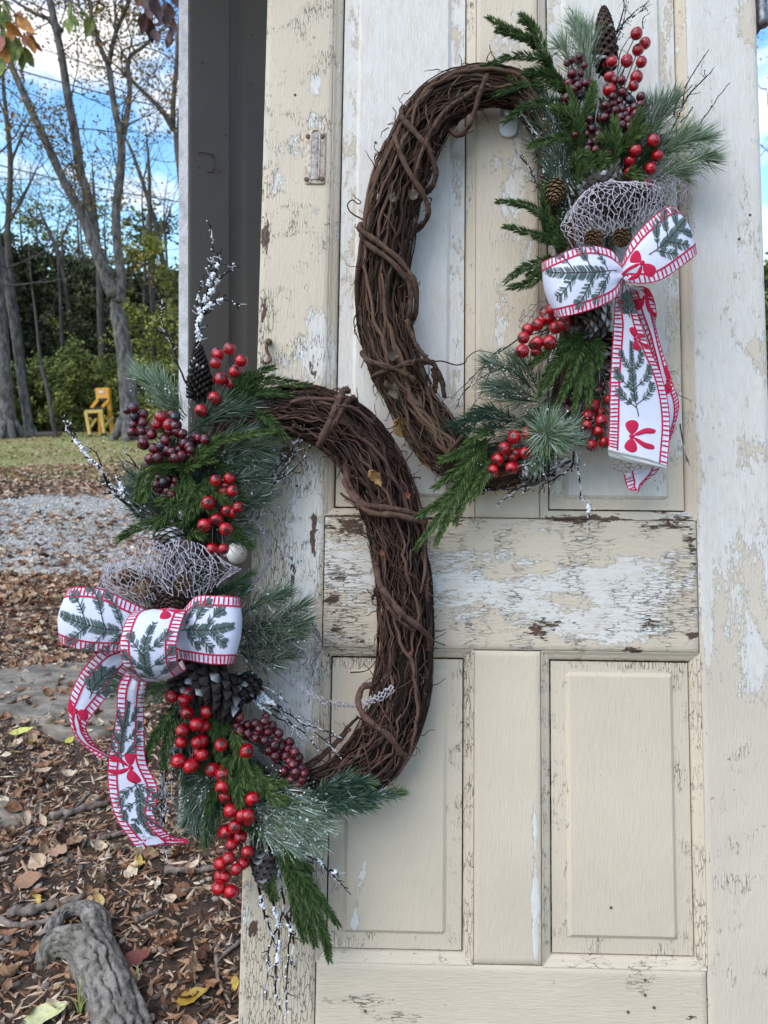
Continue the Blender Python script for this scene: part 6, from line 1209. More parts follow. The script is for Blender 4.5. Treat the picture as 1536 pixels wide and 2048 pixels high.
# sticks
def stick(pts, r, label, mat='stick'):
    p = np.array([GG(*q) for q in pts]); p[:, 2] += r * .7 + .004; p = spline(p, 20); p += rng.normal(0, r * .15, p.shape); mb = MB(); mb.tube(p, r * (1 + .12 * np.sin(np.arange(20) * 1.3)) * np.linspace(1.1, .7, 20), 8); c = p.mean(0); c[2] = 0
    me = mb.mesh('stick', sub=c); me.materials.append(M[mat]); o = link(bpy.data.objects.new('stick', me)); o.location = c; return tag(o, label, 'stick', 'sticks in the litter')
stick([(330, 1748), (380, 1746), (436, 1742)], .008, 'short thick grey stick right under the hanging berries')
stick([(20, 1842), (90, 1828), (172, 1806)], .010, 'flat grey length of dead wood above the gnarled root')
stick([(0, 1850), (40, 1862), (130, 1842)], .006, 'thin pale stick lying just above the hollow of the root')
stick([(118, 1690), (124, 1655), (150, 1620), (180, 1588)], .006, 'bent grey twig standing out left of the long bow tail')
stick([(195, 1688), (225, 1680), (256, 1672)], .006, 'short brown stick just under the end of the long bow tail')
stick([(270, 1850), (300, 1838), (322, 1826)], .006, 'short brown stick right of the hollow in the root')
stick([(432, 1915), (438, 1960), (460, 2002)], .0035, 'curved thin root strand near the foot of the door')
stick([(480, 1888), (450, 1912), (435, 1930), (436, 1960)], .0035, 'dark thin twig meeting the curved root strand')
stick([(0, 1720), (40, 1700), (60, 1680)], .004, 'thin twig at the left edge beside curled leaves')
stick([(100, 1645), (160, 1625), (215, 1608)], .010, 'broad flat bark strip behind the long bow tail')
stick([(0, 1920), (20, 1935), (45, 1950)], .004, 'small dark twig at the left edge beside the root')
stick([(190, 1858), (215, 1832)], .004, 'tiny pale twig at the rim of the root hollow')
# flat rock and a smaller one
def rock(pts, h, label):
    p = np.array([GG(*q) for q in pts]); c = p.mean(0); c[2] = 0; q = p - c; n = len(q); ring = spline(np.vstack([q, q[:1]]), 40)[:-1]; m = 39; mb = MB(); V = []; 
    for s, z in ((1.04, -.03), (1.0, h * .45), (.95, h * .85), (.82, h), (.6, h * 1.06), (.35, h * 1.08), (.12, h * 1.1)):
        r = ring * s; zz = z + .012 * (fnoise((r[:, 0] + c[0]) * 9, (r[:, 1] + c[1]) * 9, 5) - .5) * (z > 0); V.append(np.stack([r[:, 0], r[:, 1], zz], -1))
    V = np.vstack(V); i = np.arange(m); Q = np.vstack([np.stack([k * m + i, k * m + (i + 1) % m, (k + 1) * m + (i + 1) % m, (k + 1) * m + i], -1) for k in range(6)]); V = np.vstack([V, [[0, 0, h * 1.1]]]); mb.add(V, Q, np.stack([np.full(m, 7 * m), 6 * m + i, 6 * m + (i + 1) % m], -1))
    o = obj('rock', mb, M['rock']); o.location = c; return tag(o, label, 'rock')
rock([(-120, 1385), (-60, 1355), (60, 1335), (180, 1328), (250, 1345), (290, 1400), (250, 1450), (190, 1478), (120, 1480), (60, 1455), (-40, 1440)], .018, 'large flat grey rock sunk in the ground behind the bow tails')
rock([(-60, 1620), (0, 1598), (40, 1612), (52, 1640), (20, 1655), (-40, 1650)], .014, 'small rounded grey rock at the left edge among curled leaves')
# gnarled surface root
def root():
    mb = MB()
    def lim(pts, rr, n=120, sides=72, seed=0, ridge=.30):
        p = spline(np.array([GG(a, b) + np.array([0, 0, z]) for a, b, z in pts]), n); r = np.interp(np.linspace(0, 1, n), np.linspace(0, 1, len(rr)), rr); t = tangents(p); ref = np.array([0, 0, 1.0]); A = unit(np.cross(t, ref)); B = np.cross(t, A)
        th = np.linspace(0, 2 * np.pi, sides, endpoint=False); L = np.concatenate([[0], np.cumsum(np.linalg.norm(np.diff(p, axis=0), axis=1))]); S_, TH_ = np.meshgrid(L, th, indexing='ij'); rm = r.mean()
        cx, cy = np.cos(TH_), np.sin(TH_); tw = S_ * 3.0
        f = fnoise(cx * 2.1 + 9 + tw * .3, cy * 2.1 + S_ * 7 + 4, seed, 3) - .5                     # lumps
        q = TH_ + tw * .5 + .5 * (fnoise(S_ * 22, TH_ * 0 + 2, seed + 5) - .5); fi = np.abs(((q * 13 / (2 * np.pi) + 1.2 * fnoise(S_ * 30, np.cos(TH_) * 3 + 5, seed + 9)) % 1) - .5) * 2   # long fissures
        rad = r[:, None] * (1 + .55 * f - ridge * (fi < .22) * (1 - fi / .22) + .10 * (fnoise(S_ * 110, cx * 6 + cy * 9 + 20, seed + 3, 2) - .5))
        V = p[:, None] + rad[..., None] * (A[:, None] * cx[..., None] + B[:, None] * cy[..., None]); V = V.reshape(-1, 3); i = np.arange(n - 1)[:, None]; j = np.arange(sides)[None]; j2 = (j + 1) % sides
        mb.add(V, np.stack([i * sides + j, i * sides + j2, (i + 1) * sides + j2, (i + 1) * sides + j], -1).reshape(-1, 4), None, np.repeat(np.stack([fi.ravel()] * 3, -1), 1, 0))
        e = np.array([p[-1]]); mb.add(np.vstack([V[-sides:], e]), None, [(k, (k + 1) % sides, sides) for k in range(sides)])
    lim([(275, 2230, .0), (250, 2110, .006), (232, 2030, .012), (206, 1962, .018), (184, 1915, .028), (180, 1888, .022)], [.048, .046, .042, .041, .039, .028], 150, 84, 3)
    lim([(200, 1945, .02), (150, 1912, .026), (112, 1908, .014), (84, 1926, -.02)], [.031, .031, .028, .019], 80, 64, 11)
    lim([(190, 1915, .03), (192, 1872, .03), (174, 1846, .026), (146, 1838, .020), (120, 1852, .018), (100, 1892, .012)], [.030, .025, .016, .013, .014, .018], 100, 48, 19)
    m, n, l, b = nt('root_bark'); rr, _, _ = attr(n, l); v = coords(n, l); f = noise(n, l, v, 45, 6, .65); f2 = noise(n, l, v, 7, 4, .6)
    c = mixc(n, l, step(n, l, f, .3, .7), (.085, .070, .058, 1), (.30, .265, .225, 1)); c = mixc(n, l, math_(n, l, 'MULTIPLY', step(n, l, f2, .5, .7), .5), c, (.10, .10, .055, 1)); c = mixc(n, l, step(n, l, rr, .0, .3), (.03, .025, .02, 1), c)
    l.new(c, b.inputs['Base Color']); b.inputs['Roughness'].default_value = .9; bump(n, l, b, f, .8, .006)
    return tag(obj('tree_root', mb, m), 'gnarled grey tree root with a hollow knot breaking through the soil', 'tree root')
root()
def tuft(px, py, n, h, label):
    p = GG(px, py); mb = MB()
    for k in range(n):
        a = rng.uniform(0, 6.28); L = h * rng.uniform(.6, 1.1); d = np.array([math.cos(a), math.sin(a), 0]); mb.tube(spline([p, p + d * L * .25 + np.array([0, 0, L * .7]), p + d * L * .8 + np.array([0, 0, L * .75])], 8), np.linspace(.0018, .0004, 8), 4, np.array([rng.uniform(.1, .8), 0, 0]))
    me = mb.mesh('grass_tuft', sub=p); me.materials.append(M['blades']); o = link(bpy.data.objects.new('grass_tuft', me)); o.location = p; tag(o, label, 'grass')
tuft(268, 1985, 9, .05, 'small green grass tuft sprouting at the right side of the root')
tuft(160, 2030, 6, .05, 'few grass blades beside the pale husk leaf'); tuft(265, 1240, 12, .07, 'grass tuft in the litter just behind the bow')
# ------------------------------------------------------------------ trees and woods
M['bark'] = mat_simple('grey_bark', (.034, .030, .027, 1), (.185, .172, .158, 1), 16, .9, .8, .03, sc3=(1, 1, .35))
M['bark_dark'] = mat_simple('dark_bark', (.03, .026, .023, 1), (.11, .095, .082, 1), 10, .9, .8, .03, sc3=(1, 1, .35))
M['crown_autumn'] = mat_attr('autumn_leaves', (.12, .085, .02, 1), (.42, .26, .07, 1), rough=.7, nscale=4)
M['crown_green'] = mat_attr('green_leaves', (.05, .075, .025, 1), (.30, .34, .095, 1), rough=.7, nscale=4)
M['crown_yellow'] = mat_attr('yellow_green_leaves', (.12, .145, .035, 1), (.42, .43, .12, 1), rough=.7, nscale=4)
M['crown_dark'] = mat_attr('evergreen_leaves', (.028, .040, .020, 1), (.15, .16, .075, 1), rough=.7, nscale=4)
LF_V = np.array([(-.5, 0, 0), (0, .32, .06), (.5, 0, 0), (0, -.32, .06)]); LF_Q = np.array([(0, 3, 2, 1)])
def leafcloud(mb, pos, size, tint):
    n = len(pos); s = size * rng.uniform(.6, 1.3, n); mb.scatter(LF_V, LF_Q, None, pos, randrot(n), s, np.stack([np.clip(tint, 0, 1), 0 * tint, 0 * tint], -1))
def limb(mb, pts, radii, n=26, sides=9, wob=.0):
    p = spline(pts, n); p = p + np.cumsum(rng.normal(0, wob, p.shape), 0) * .5; mb.tube(p, np.interp(np.linspace(0, 1, n), np.linspace(0, 1, len(radii)), radii), sides); return p
def grow(mb, p, d, L, r, depth, ends, spread=.55, up=.12, kids=3):
    n = 6; pts = [p]; dd = d
    for k in range(n): dd = _n(dd + rng.normal(0, .13, 3) + np.array([0, 0, up * .3])); pts.append(pts[-1] + dd * L / n)
    pts = np.array(pts); mb.tube(pts, np.linspace(r, r * .55, n + 1), 6 if r > .03 else 4); ends.append(pts)
    if depth > 0:
        for k in range(kids + (depth > 1)):
            i = int(rng.integers(2, n + 1)); nd = _n(dd + rng.normal(0, spread, 3) + np.array([0, 0, up])); grow(mb, pts[i], nd, L * rng.uniform(.5, .75), r * .5 * (1.25 - .1 * i), depth - 1, ends, spread, up, kids)
def twigs_along(mb, paths, every, L, r, depth, ends, up=.2):
    for p in paths:
        for i in range(2, len(p), every):
            t = _n(p[min(i + 1, len(p) - 1)] - p[i - 1]); d = _n(np.append(rng.normal(0, 1, 2), rng.normal(.2, .5)) + t * .4); grow(mb, p[i], d, L * rng.uniform(.6, 1.2), r, depth, ends, .6, up, 2)
def px_path(d, *q): return [T(a, b, d + (c if c else 0)) for a, b, c in [(z + (0,))[:3] for z in q]]
def rp(px, d): return px * d / FPX
def tree_from(label, d, paths, mat='bark', twig=(4, 1.6, .018, 1), leaves=None, group='trees beyond the lawn', name='tree'):
    # paths: lists of photo places with widths; first one starts at the foot
    foot = np.array(paths[0][0][:2]); base = T(foot[0], foot[1], d); base[2] = 0.0
    root = empty(name, Matrix.Translation(Vector(base))); root['_b'] = list(map(float, base)); tag(root, label, 'tree', group)
    tr = MB(); P3 = []
    for q in paths:
        pts = np.array([T(z[0], z[1], d) for z in q]); 
        if q is paths[0]: pts[0] = base - np.array([0, 0, .1])
        rad = [rp(z[2] * .88, d) / 2 for z in q]; rad[-1] = max(.006, rad[-1] * .25)
        dz = rng.normal(0, .25, 1)[0] if q is not paths[0] else 0; pts[1:, 1] += np.linspace(dz * .3, dz, len(pts) - 1)
        P3.append(limb(tr, pts, rad, max(14, 5 * len(q)), 10, .004))
    if len(paths[0]) > 1:
        f = P3[0][0]; r0 = rp(paths[0][0][2], d) / 2
        for k in range(6): a = k * 1.05 + rng.uniform(0, .5); e = np.array([math.cos(a), math.sin(a), 0]); tr.tube(spline([f + np.array([0, 0, r0 * 2.2]) + e * r0 * .6, f + e * r0 * 1.3 + np.array([0, 0, r0 * .7]), f + e * r0 * 2.0], 6), [r0 * .35, r0 * .4, r0 * .35, r0 * .3, r0 * .22, r0 * .12], 6)
    obj('trunk', tr, M[mat], root)
    tw = MB(); ends = []; twigs_along(tw, P3[1:] if len(P3) > 1 else [P3[0][len(P3[0]) // 2:]], twig[0], twig[1], twig[2], twig[3], ends); 
    if tw.n: obj('branches', tw, M['bark_dark'], root)['kind'] = 'stuff'
    if leaves:
        m, n, size, clump = leaves; E = np.vstack([e[3:] for e in ends]); E = E[fnoise(E[:, 0] * .6, E[:, 2] * .6, int(d)) > .45] if clump else E; c = E[rng.integers(0, len(E), n)] + rng.normal(0, .12, (n, 3)); lf = MB(); leafcloud(lf, c, size, rng.uniform(0, 1, n)); obj('crown', lf, M[m], root, False)
    return root
D0 = edge_y(262, 882)
tree_from('big grey forked tree leaning over the lawn beside the yellow machine', D0, [
    [(266,884,52),(258,800,42),(248,700,36),(236,630,34),(228,590,38)], [(228,592,34),(206,524,27),(178,446,26),(160,410,20),(139,371,18),(102,288,17),(70,218,15),(37,139,13),(8,70,11),(-30,0,9)],
    [(178,448,24),(180,394,20),(168,348,20),(158,269,19),(147,204,17),(138,135,16),(126,65,15),(112,0,14),(95,-60,10)], [(236,604,27),(242,557,22),(235,487,20),(232,418,19),(241,343,18),(242,278,17),(227,209,13),(217,135,12),(200,93,10),(183,32,9),(176,-20,8)],
    [(124,62,12),(96,36,9),(60,18,8),(20,-10,6)], [(217,128,11),(232,70,9),(260,9,8),(272,-30,6)], [(242,284,14),(248,241,12),(254,176,11),(250,111,9),(278,79,7),(320,40,5)], [(232,70,7),(230,20,5),(232,-20,4)], [(250,115,6),(246,104,5),(258,96,4)]],
    'bark', (3, 1.2, .013, 2), ('crown_autumn', 7500, .065, True))
tree_from('dark forked tree rising behind the white edge of the second door', D0 * 1.25, [
    [(398,876,34),(388,700,28),(378,500,24),(368,380,22),(358,300,20),(348,258,18)], [(348,260,14),(325,223,11),(288,186,8),(250,150,6),(215,120,5)], [(346,250,12),(344,200,10),(347,139,9),(349,70,8),(352,-20,6)], [(360,310,10),(356,250,7),(362,190,5)]],
    'bark_dark', (3, 1.4, .012, 2), ('crown_autumn', 900, .055, True))
tree_from('thick grey trunk at the left edge of the woods', D0 * 1.05, [[(18,876,40),(10,780,34),(4,690,30),(-6,560,26),(-14,400,22),(-20,200,18)]], 'bark', (4, 1.6, .02, 2))
tree_from('slender leaning grey trunk next to the thick one at the woods edge', D0 * 1.08, [[(62,875,22),(44,766,19),(24,626,17),(6,534,15),(-16,430,12),(-50,300,9)]], 'bark', (4, 1.4, .018, 2))
tree_from('tall thin dark tree with bare limbs at the left of the sky', D0 * 1.2, [[(60,868,20),(40,700,17),(22,560,15),(16,464,13),(18,418,12),(21,325,11),(14,232,9),(8,162,7),(4,60,5)], [(20,330,6),(50,250,4),(80,190,3)], [(16,450,7),(60,380,5),(100,320,3)], [(12,240,5),(-20,150,4)], [(18,420,6),(-20,340,4)]], 'bark_dark', (3, 1.3, .011, 2), ('crown_autumn', 600, .055, True))
tree_from('thin dark leaning sapling left of the yellow machine', D0 * 1.06, [[(112,872,11),(96,790,9),(80,719,7),(72,640,5),(60,540,3),(56,470,1)]], 'bark_dark', (4, .8, .01, 1))
tree_from('bare crooked tree behind the lawn, middle of the sky gap', D0 * 1.5, [[(150,866,16),(146,760,13),(140,640,11),(120,520,9),(92,450,7),(70,400,4)], [(128,540,7),(124,470,5),(150,420,3)], [(92,450,5),(60,430,3)]], 'bark_dark', (2, 1.5, .011, 2))
tree_from('tall dark straight tree just behind the yellow machine', D0 * 1.3, [[(212,868,22),(206,740,18),(200,620,15),(196,500,12),(188,400,8),(184,320,4)]], 'bark_dark', (2, 1.5, .010, 2))
tree_from('straight dark trunk right of the big grey tree', D0 * 1.35, [[(312,868,18),(310,740,16),(306,600,14),(300,470,11),(298,340,7),(290,240,4)], [(304,520,7),(330,440,4),(345,380,3)]], 'bark_dark', (2, 1.6, .010, 2), ('crown_autumn', 500, .055, True))
tree_from('leaning bare tree crossing the sky right of the fork', D0 * 1.4, [[(352,868,18),(340,640,14),(318,480,11),(290,380,9),(262,300,7),(235,250,4)], [(318,480,7),(340,400,4)], [(285,370,5),(300,300,3)]], 'bark_dark', (2, 1.5, .010, 2))
for k, (fx, hx, hy, dd, w) in enumerate([(38,22,520,1.5,16),(88,80,560,1.6,14),(168,160,540,1.7,15),(132,120,600,1.4,13),(232,215,560,1.75,14),(282,290,520,1.6,16),(340,335,540,1.7,14),(-40,-60,400,1.3,22),(-90,-110,300,1.25,24),(-150,-160,300,1.4,24)]):
    lab = ['slim dark trunk close behind the slender leaning trunk', 'slim dark trunk in the shade left of the machine', 'dim trunk deep in the woods, centre of the gap', 'thin dim trunk left of the machine, deeper in shade', 'dim trunk close behind the big forked tree', 'dim trunk deep in the woods right of the big tree', 'dim trunk nearest the white door edge in the woods', 'tall trunk just outside the picture edge', 'second tall trunk beyond the picture edge', 'third tall trunk beyond the picture edge'][k]
    tree_from(lab, D0 * dd, [[(fx,866,w),(fx*.6+hx*.4,760,w*.8),(hx,hy,w*.45),(hx-6,hy-120,w*.2),(hx+4,hy-200,w*.06)]], 'bark_dark', (2, 1.5, .010, 2))
for k, (fx, dd, w) in enumerate([(470,1.25,30),(640,1.4,26),(820,1.2,34),(1010,1.5,24),(1180,1.3,30),(1350,1.45,26),(1600,1.15,36),(1760,1.3,28)]):
    lab = ['first', 'second', 'third', 'fourth', 'fifth', 'sixth', 'seventh', 'eighth'][k] + ' bare woodland tree hidden behind the doors, counted from the lawn side'
    tree_from(lab, D0 * dd, [[(fx,872,w),(fx+6,760,w*.85),(fx-4,600,w*.7),(fx+8,420,w*.5),(fx+2,250,w*.3),(fx+14,80,w*.1)], [(fx-2,590,w*.4),(fx+60,430,w*.25),(fx+90,280,w*.08)], [(fx+6,430,w*.35),(fx-50,300,w*.2),(fx-70,180,w*.08)]], 'bark', (2, 1.5, .012, 2), ('crown_autumn', 1200, .065, True))
# evergreens and understorey
def bushy(label, px, d, h, wpx, mat, n, size, name='evergreen_tree', low=.05, shape='cone', cat='tree', group='evergreens and bushes of the woods', tint=(0, 1)):
    b = T(px, 868, d); b[2] = 0; root = empty(name, Matrix.Translation(Vector(b))); root['_b'] = list(map(float, b)); tag(root, label, cat, group); R0 = rp(wpx, d) / 2
    tr = MB(); limb(tr, [b, b + (0.05, 0, h * .5), b + (0, .05, h * .96)], [h * .016, h * .010, .01], 14, 7); ends = []
    nb = 26
    for k in range(nb):
        s = low + (.95 - low) * (k / nb); a = rng.uniform(0, 6.28); rr = R0 * ((1 - s) ** .7 if shape == 'cone' else math.sin(math.pi * min(1, .15 + .8 * s)) ** .6) * rng.uniform(.6, 1.15); dd = np.array([math.cos(a), math.sin(a), .25]); q = spline([b + (0, 0, s * h), b + (0, 0, s * h) + dd * rr * .5, b + (0, 0, s * h) + dd * rr - (0, 0, rr * .1)], 6); tr.tube(q, np.linspace(.02, .006, 6), 4); ends.append(q)
    obj('trunk', tr, M['bark_dark'], root); E = np.vstack([e[2:] for e in ends]); c0 = E[rng.integers(0, len(E), n // 30)] + rng.normal(0, R0 * .16, (n // 30, 3)); tnt = rng.uniform(tint[0], tint[1], n // 30)
    i = rng.integers(0, len(c0), n); c = c0[i] + rng.normal(0, 1, (n, 3)) * (R0 * .13, R0 * .13, R0 * .10); c[:, 2] = np.maximum(c[:, 2], .05); lf = MB(); leafcloud(lf, c, size, tnt[i] + rng.normal(0, .12, n)); obj('crown', lf, M[mat], root, False); return root
EV = [('dark cedar at the left edge behind the thick trunk', -30, 1.35, 5.2, 150), ('dark cedar filling the shade left of the gap', 40, 1.45, 5.6, 150), ('broad dark cedar behind the thin leaning sapling', 95, 1.5, 5.5, 160), ('dark cedar behind the yellow machine', 150, 1.6, 5.6, 150), ('dark cedar hidden by the big grey trunk', 205, 1.5, 5.0, 140), ('dark cedar right of the big grey trunk', 285, 1.65, 5.2, 150), ('dark cedar beside the white door edge', 345, 1.55, 4.8, 140), ('dark cedar beyond the left picture edge', -110, 1.4, 5.6, 170)]
for lab, px, dd, h, w in EV: bushy(lab, px, D0 * dd, h, w, 'crown_dark', 4400, .15)
for k, px in enumerate((440, 530, 620, 720, 830, 940, 1060, 1180, 1300, 1430, 1560, 1690, 1830)): bushy('bushy evergreen of the row hidden from view behind the doors', px, D0 * (1.35 + .3 * ((k * 7) % 5) / 5), 4.6 + (k * 5 % 4) * .5, 170, ['crown_dark', 'crown_green'][k % 3 == 1], 3000, .19, group='evergreens hidden behind the doors')
for lab, px, dd, h, w, mt, sz in [('tall thin yellow-green tree deep in the woods at the left', 70, 1.8, 8.2, 150, 'crown_yellow', .14), ('tall pale olive tree deep in the woods behind the machine', 185, 1.9, 8.4, 150, 'crown_yellow', .14), ('yellow-green young tree right of the big grey trunk', 312, 1.2, 4.9, 130, 'crown_yellow', .11), ('yellow-green bush beside the white door edge', 352, 1.15, 3.0, 110, 'crown_yellow', .10), ('tall pale green tree above the yellow-green one', 322, 1.7, 7.4, 150, 'crown_green', .15), ('green bush left of the yellow machine', 140, 1.22, 2.2, 110, 'crown_green', .10), ('low green bush at the foot of the sapling', 95, 1.3, 1.8, 120, 'crown_green', .10), ('low green bush between the grey trunks', 45, 1.25, 1.6, 110, 'crown_green', .10), ('green bush behind the big grey trunk', 235, 1.25, 1.9, 110, 'crown_green', .10), ('olive bush right of the big grey trunk', 295, 1.2, 1.8, 110, 'crown_yellow', .10), ('dark low bush at the left edge', -10, 1.2, 1.6, 120, 'crown_green', .10), ('olive bush right behind the machine', 190, 1.3, 1.7, 90, 'crown_yellow', .10)]:
    bushy(lab, px, D0 * dd, h, w, mt, 3600, sz, 'bush' if h < 4 else 'leafy_tree', .04, 'round', 'bush' if h < 4 else 'tree')
# the far wood, one mass
mb = MB(); n = 70000; x = rng.uniform(-60, 40, n); d = D0 * rng.uniform(1.9, 2.6, n); hh = (4.3 + 1.8 * fnoise(x * .25, x * 0, 4) + 1.2 * fnoise(x * 1.1, x * 0, 5)) * (d / (D0 * 2)) ; z = hh * rng.uniform(0, 1, n) ** .8; leafcloud(mb, np.stack([x, d, z], -1), .50, np.clip(fnoise(x * .6, z * .6, 8) * 1.3 - .3, 0, 1))
tag(obj('far_woods', mb, M['crown_dark'], smooth=False), 'dark mass of woodland closing the view behind the trees', 'woods', kind='stuff')
# overhanging branches close to the camera
def hanging(label, d, stems, leaves, mat, size, name='overhanging_branch'):
    p0 = T(*stems[0][0][:2], d); root = empty(name, Matrix.Translation(Vector(p0))); root['_b'] = list(map(float, p0)); tag(root, label, 'branch')
    st = MB()
    for q in stems: st.tube(spline([T(a, b, d) for a, b in q], 14), np.linspace(.006, .002, 14), 6)
    obj('stem', st, M['bark_dark'], root); V0, Q0 = leaf_geo(7, 5, .35, fold=.25, wavy=.02, seed=5)
    for (px, py, ang, sz, mt) in leaves:
        s = rp(sz, d); R_ = np.array(Matrix.Rotation(0.0, 3, 'X')); a = ang; tdir = RIGHT * math.cos(a) + UPV * math.sin(a) ; tdir = _n(tdir + BACK * rng.normal(0, .3)); nn = _n(BACK + rng.normal(0, .45, 3)); sd = _n(np.cross(nn, tdir)); nn = np.cross(tdir, sd)
        c = T(px, py, d + rng.normal(0, .05)); V = c + (V0[:, :1] * tdir + V0[:, 1:2] * sd * .78 + V0[:, 2:] * nn) * s; mb = MB(); mb.add(V, Q0); obj('leaf', mb, M[mt], root)
M['lf_red'] = mat_simple('dark_red_leaf', (.022, .007, .006, 1), (.075, .020, .014, 1), 30, .6, .2); M['lf_or'] = mat_simple('orange_leaf', (.28, .10, .02, 1), (.55, .24, .03, 1), 30, .6, .2); M['lf_gr'] = mat_simple('olive_leaf', (.06, .09, .012, 1), (.20, .24, .03, 1), 30, .6, .2); M['lf_br'] = mat_simple('brown_red_leaf', (.16, .04, .02, 1), (.26, .08, .03, 1), 30, .6, .2)
lv = [(14,40,-1.2,34,'lf_gr'),(28,60,-.6,36,'lf_or'),(40,44,-.9,38,'lf_br'),(52,52,-.8,42,'lf_or'),(64,88,-1.3,38,'lf_or'),(78,94,-.9,24,'lf_br'),(50,80,-1.4,30,'lf_br'),(62,68,-.3,22,'lf_br'),(8,70,-1.6,40,'lf_gr'),(20,100,-1.3,46,'lf_gr'),(36,100,-1.5,44,'lf_gr'),(58,116,-1.1,40,'lf_gr'),(46,126,-1.6,36,'lf_gr'),(4,130,-1.9,44,'lf_gr'),(10,110,-1.2,40,'lf_or'),(22,76,-1.2,32,'lf_or'),(2,90,-1.5,40,'lf_br'),(38,84,-1.3,24,'lf_br'),(40,30,-.8,26,'lf_br'),(14,14,-1,36,'lf_gr'),(2,40,-1.2,40,'lf_gr'),(30,110,-1.9,36,'lf_gr')]
hanging('hanging spray of green and orange leaves in the top left corner', 5.0, [[(-40,-60),(0,-10),(28,50),(30,100)], [(8,0),(40,40),(66,80)], [(0,10),(4,70),(6,120)]], lv, 'lf_or', 1)
lv = [(290,6,-1.2,40,'lf_red'),(300,26,-1.6,42,'lf_red'),(286,48,-1.9,36,'lf_red'),(312,20,-1.3,44,'lf_red'),(318,50,-1.5,40,'lf_red'),(300,62,-1.6,40,'lf_red'),(312,74,-1.2,34,'lf_red'),(330,10,-1,40,'lf_red'),(340,30,-1.4,40,'lf_red'),(332,44,-1.4,30,'lf_red'),(342,74,-1.6,40,'lf_red'),(338,86,-1.8,30,'lf_red'),(352,6,-1.2,36,'lf_red'),(276,4,-1.6,22,'lf_br'),(324,28,-1.7,42,'lf_red'),(298,40,-1.4,36,'lf_red'),(306,0,-1.5,40,'lf_red'),(348,52,-1.3,26,'lf_red'),(362,4,-1.4,24,'lf_red')]
hanging('hanging cluster of dark red leaves beside the white door edge', 5.2, [[(300,-70),(308,-10),(310,60)], [(320,-40),(334,20),(342,80)], [(308,-10),(290,30),(288,50)]], lv, 'lf_red', 1)
lv = [(142,28,-1.6,44,'lf_gr'),(134,48,-2.0,34,'lf_gr'),(148,44,-1.3,40,'lf_gr'),(152,58,-1.4,26,'lf_gr'),(178,54,-2.0,40,'lf_gr'),(168,28,-.3,18,'lf_gr'),(140,56,-1.7,28,'lf_gr')]
hanging('few green leaves hanging against the white cloud at the top', 5.0, [[(150,-60),(146,-10),(142,30)], [(170,-50),(182,10),(180,50)], [(160,-30),(158,10),(168,28)]], lv, 'lf_gr', 1)
# overhead wires
for k, (a, b, lab) in enumerate((((-40, 300), (420, 395), 'lower of the two overhead wires crossing the sky'), ((-40, 95), (420, 215), 'upper of the two overhead wires crossing the sky'))):
    A3, B3 = T(*a, 14.0), T(*b, 17.0); A3, B3 = A3 + (A3 - B3) * 1.5, B3 + (B3 - A3) * 1.5; t = np.linspace(0, 1, 20)[:, None]; p = A3 * (1 - t) + B3 * t; p[:, 2] -= 1.2 * (4 * t * (1 - t))[:, 0] - .95; mb = MB(); mb.tube(p, .012, 6); tag(obj('overhead_wire', mb, M['steel']), lab, 'wire', 'overhead wires')

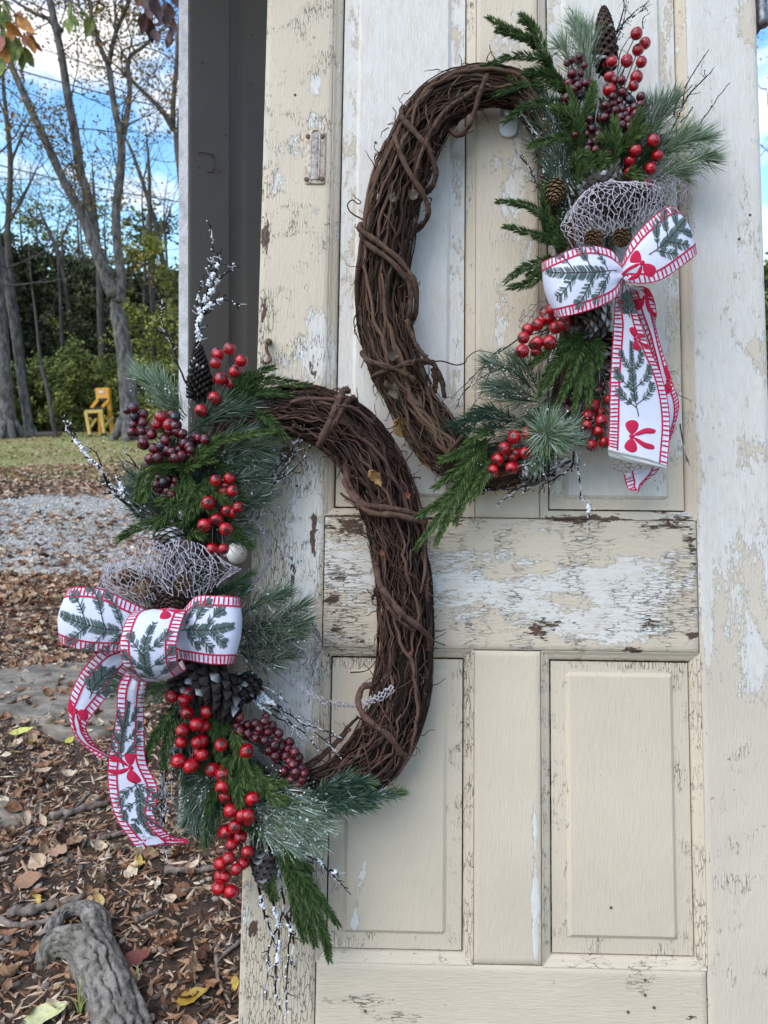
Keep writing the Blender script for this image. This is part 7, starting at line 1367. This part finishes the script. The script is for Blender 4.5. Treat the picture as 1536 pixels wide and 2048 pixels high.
# ------------------------------------------------------------------ yellow machine on the lawn
M['yellow'] = mat_simple('orange_yellow_paint', (.62, .27, .012, 1), (.72, .34, .02, 1), 6, .45, .1); M['pale_yellow'] = mat_simple('pale_yellow_paint', (.55, .38, .10, 1), (.66, .48, .15, 1), 6, .5, .1); M['black'] = mat_simple('black_rubber', (.012, .012, .014, 1), (.05, .05, .055, 1), 8, .6, .2)
CM = (130, 740, 9.6); DMch = edge_y(190, 873)
def q3(x, y, dy=0.0): return T(CM[0] + x / CM[2], CM[1] + y / CM[2], DMch + dy)
def machine():
    b = q3(690, 1265); b[2] = 0; root = empty('yard_machine', Matrix.Translation(Vector(b))); root['_b'] = list(map(float, b)); tag(root, 'yellow steel machine with tall panel and black hopper standing under the trees', 'machine')
    def part(name, segs, mat, w=.06):
        for a, c in segs: mb = MB(); mb.bar(a, c, w, w, (0, 1, .1)); obj(name, mb, M[mat], root, False)
    def slab(name, pts, th, mat):
        mb = MB(); F = np.array(pts); B = F + np.array([0, th, 0]); n = len(F); mb.add(np.vstack([F, B]), [(i, (i + 1) % n, n + (i + 1) % n, n + i) for i in range(n)] + ([(0, 3, 2, 1), (4, 5, 6, 7)] if n == 4 else [])); return obj(name, mb, M[mat], root, False)
    slab('back_panel', [q3(575, 350, .25), q3(825, 335, .25), q3(850, 570, .2), q3(600, 590, .2)], .10, 'yellow')
    slab('sign_plate', [q3(640, 400, .22), q3(735, 398, .22), q3(735, 440, .22), q3(640, 442, .22)], .02, 'plastic')
    slab('control_box', [q3(640, 545, .1), q3(775, 540, .1), q3(775, 590, .1), q3(640, 595, .1)], .12, 'black')
    part('post', [(q3(830, 345, .32), q3(870, 900, .25)), (q3(870, 880, .25), q3(930, 1255, .25))], 'yellow', .085)
    part('post', [(q3(655, 820, .45), q3(672, 1262, .45))], 'yellow', .05)
    part('brace', [(q3(625, 590, .1), q3(505, 735, -.1)), (q3(835, 590, .1), q3(715, 715, -.1))], 'yellow', .065)
    slab('seat_plate', [q3(440, 745, -.3), q3(780, 745, -.3), q3(760, 715, .2), q3(560, 690, .2)], .08, 'black')
    hp = MB(); a, c = q3(545, 790, -.1), q3(545, 915, -.1); hp.tube(spline([a, c], 6), [rp(98 / CM[2], DMch), rp(95 / CM[2], DMch), rp(80 / CM[2], DMch), rp(65 / CM[2], DMch), rp(50 / CM[2], DMch), rp(35 / CM[2], DMch)], 14); obj('hopper', hp, M['black'], root)
    part('leg', [(q3(400, 795, -.4), q3(478, 1240, -.4)), (q3(690, 790, -.4), q3(748, 1205, -.35))], 'pale_yellow', .065)
    part('cross_bar', [(q3(392, 800, -.4), q3(725, 788, -.4))], 'pale_yellow', .065)
    part('brace', [(q3(480, 1110, -.38), q3(600, 940, -.2)), (q3(470, 930, -.3), q3(560, 1010, -.2)), (q3(745, 1100, -.3), q3(920, 915, .2)), (q3(740, 880, -.3), q3(840, 970, .1))], 'pale_yellow', .05)
    part('foot', [(q3(478, 1225, -.4), q3(486, 1290, -.4)), (q3(700, 1240, -.35), q3(790, 1235, -.35))], 'black', .06)
machine()
# pale timber edging at the foot of the woods
mb = MB(); a, b = G(-60, 881), G(122, 872); a[2] = b[2] = .05; mb.tube(spline([a, (a + b) / 2 + (0, 0, .01), b], 12), .055, 8); tag(obj('fallen_log', mb, M['stick']), 'pale fallen log lying along the edge of the lawn at the left', 'log')
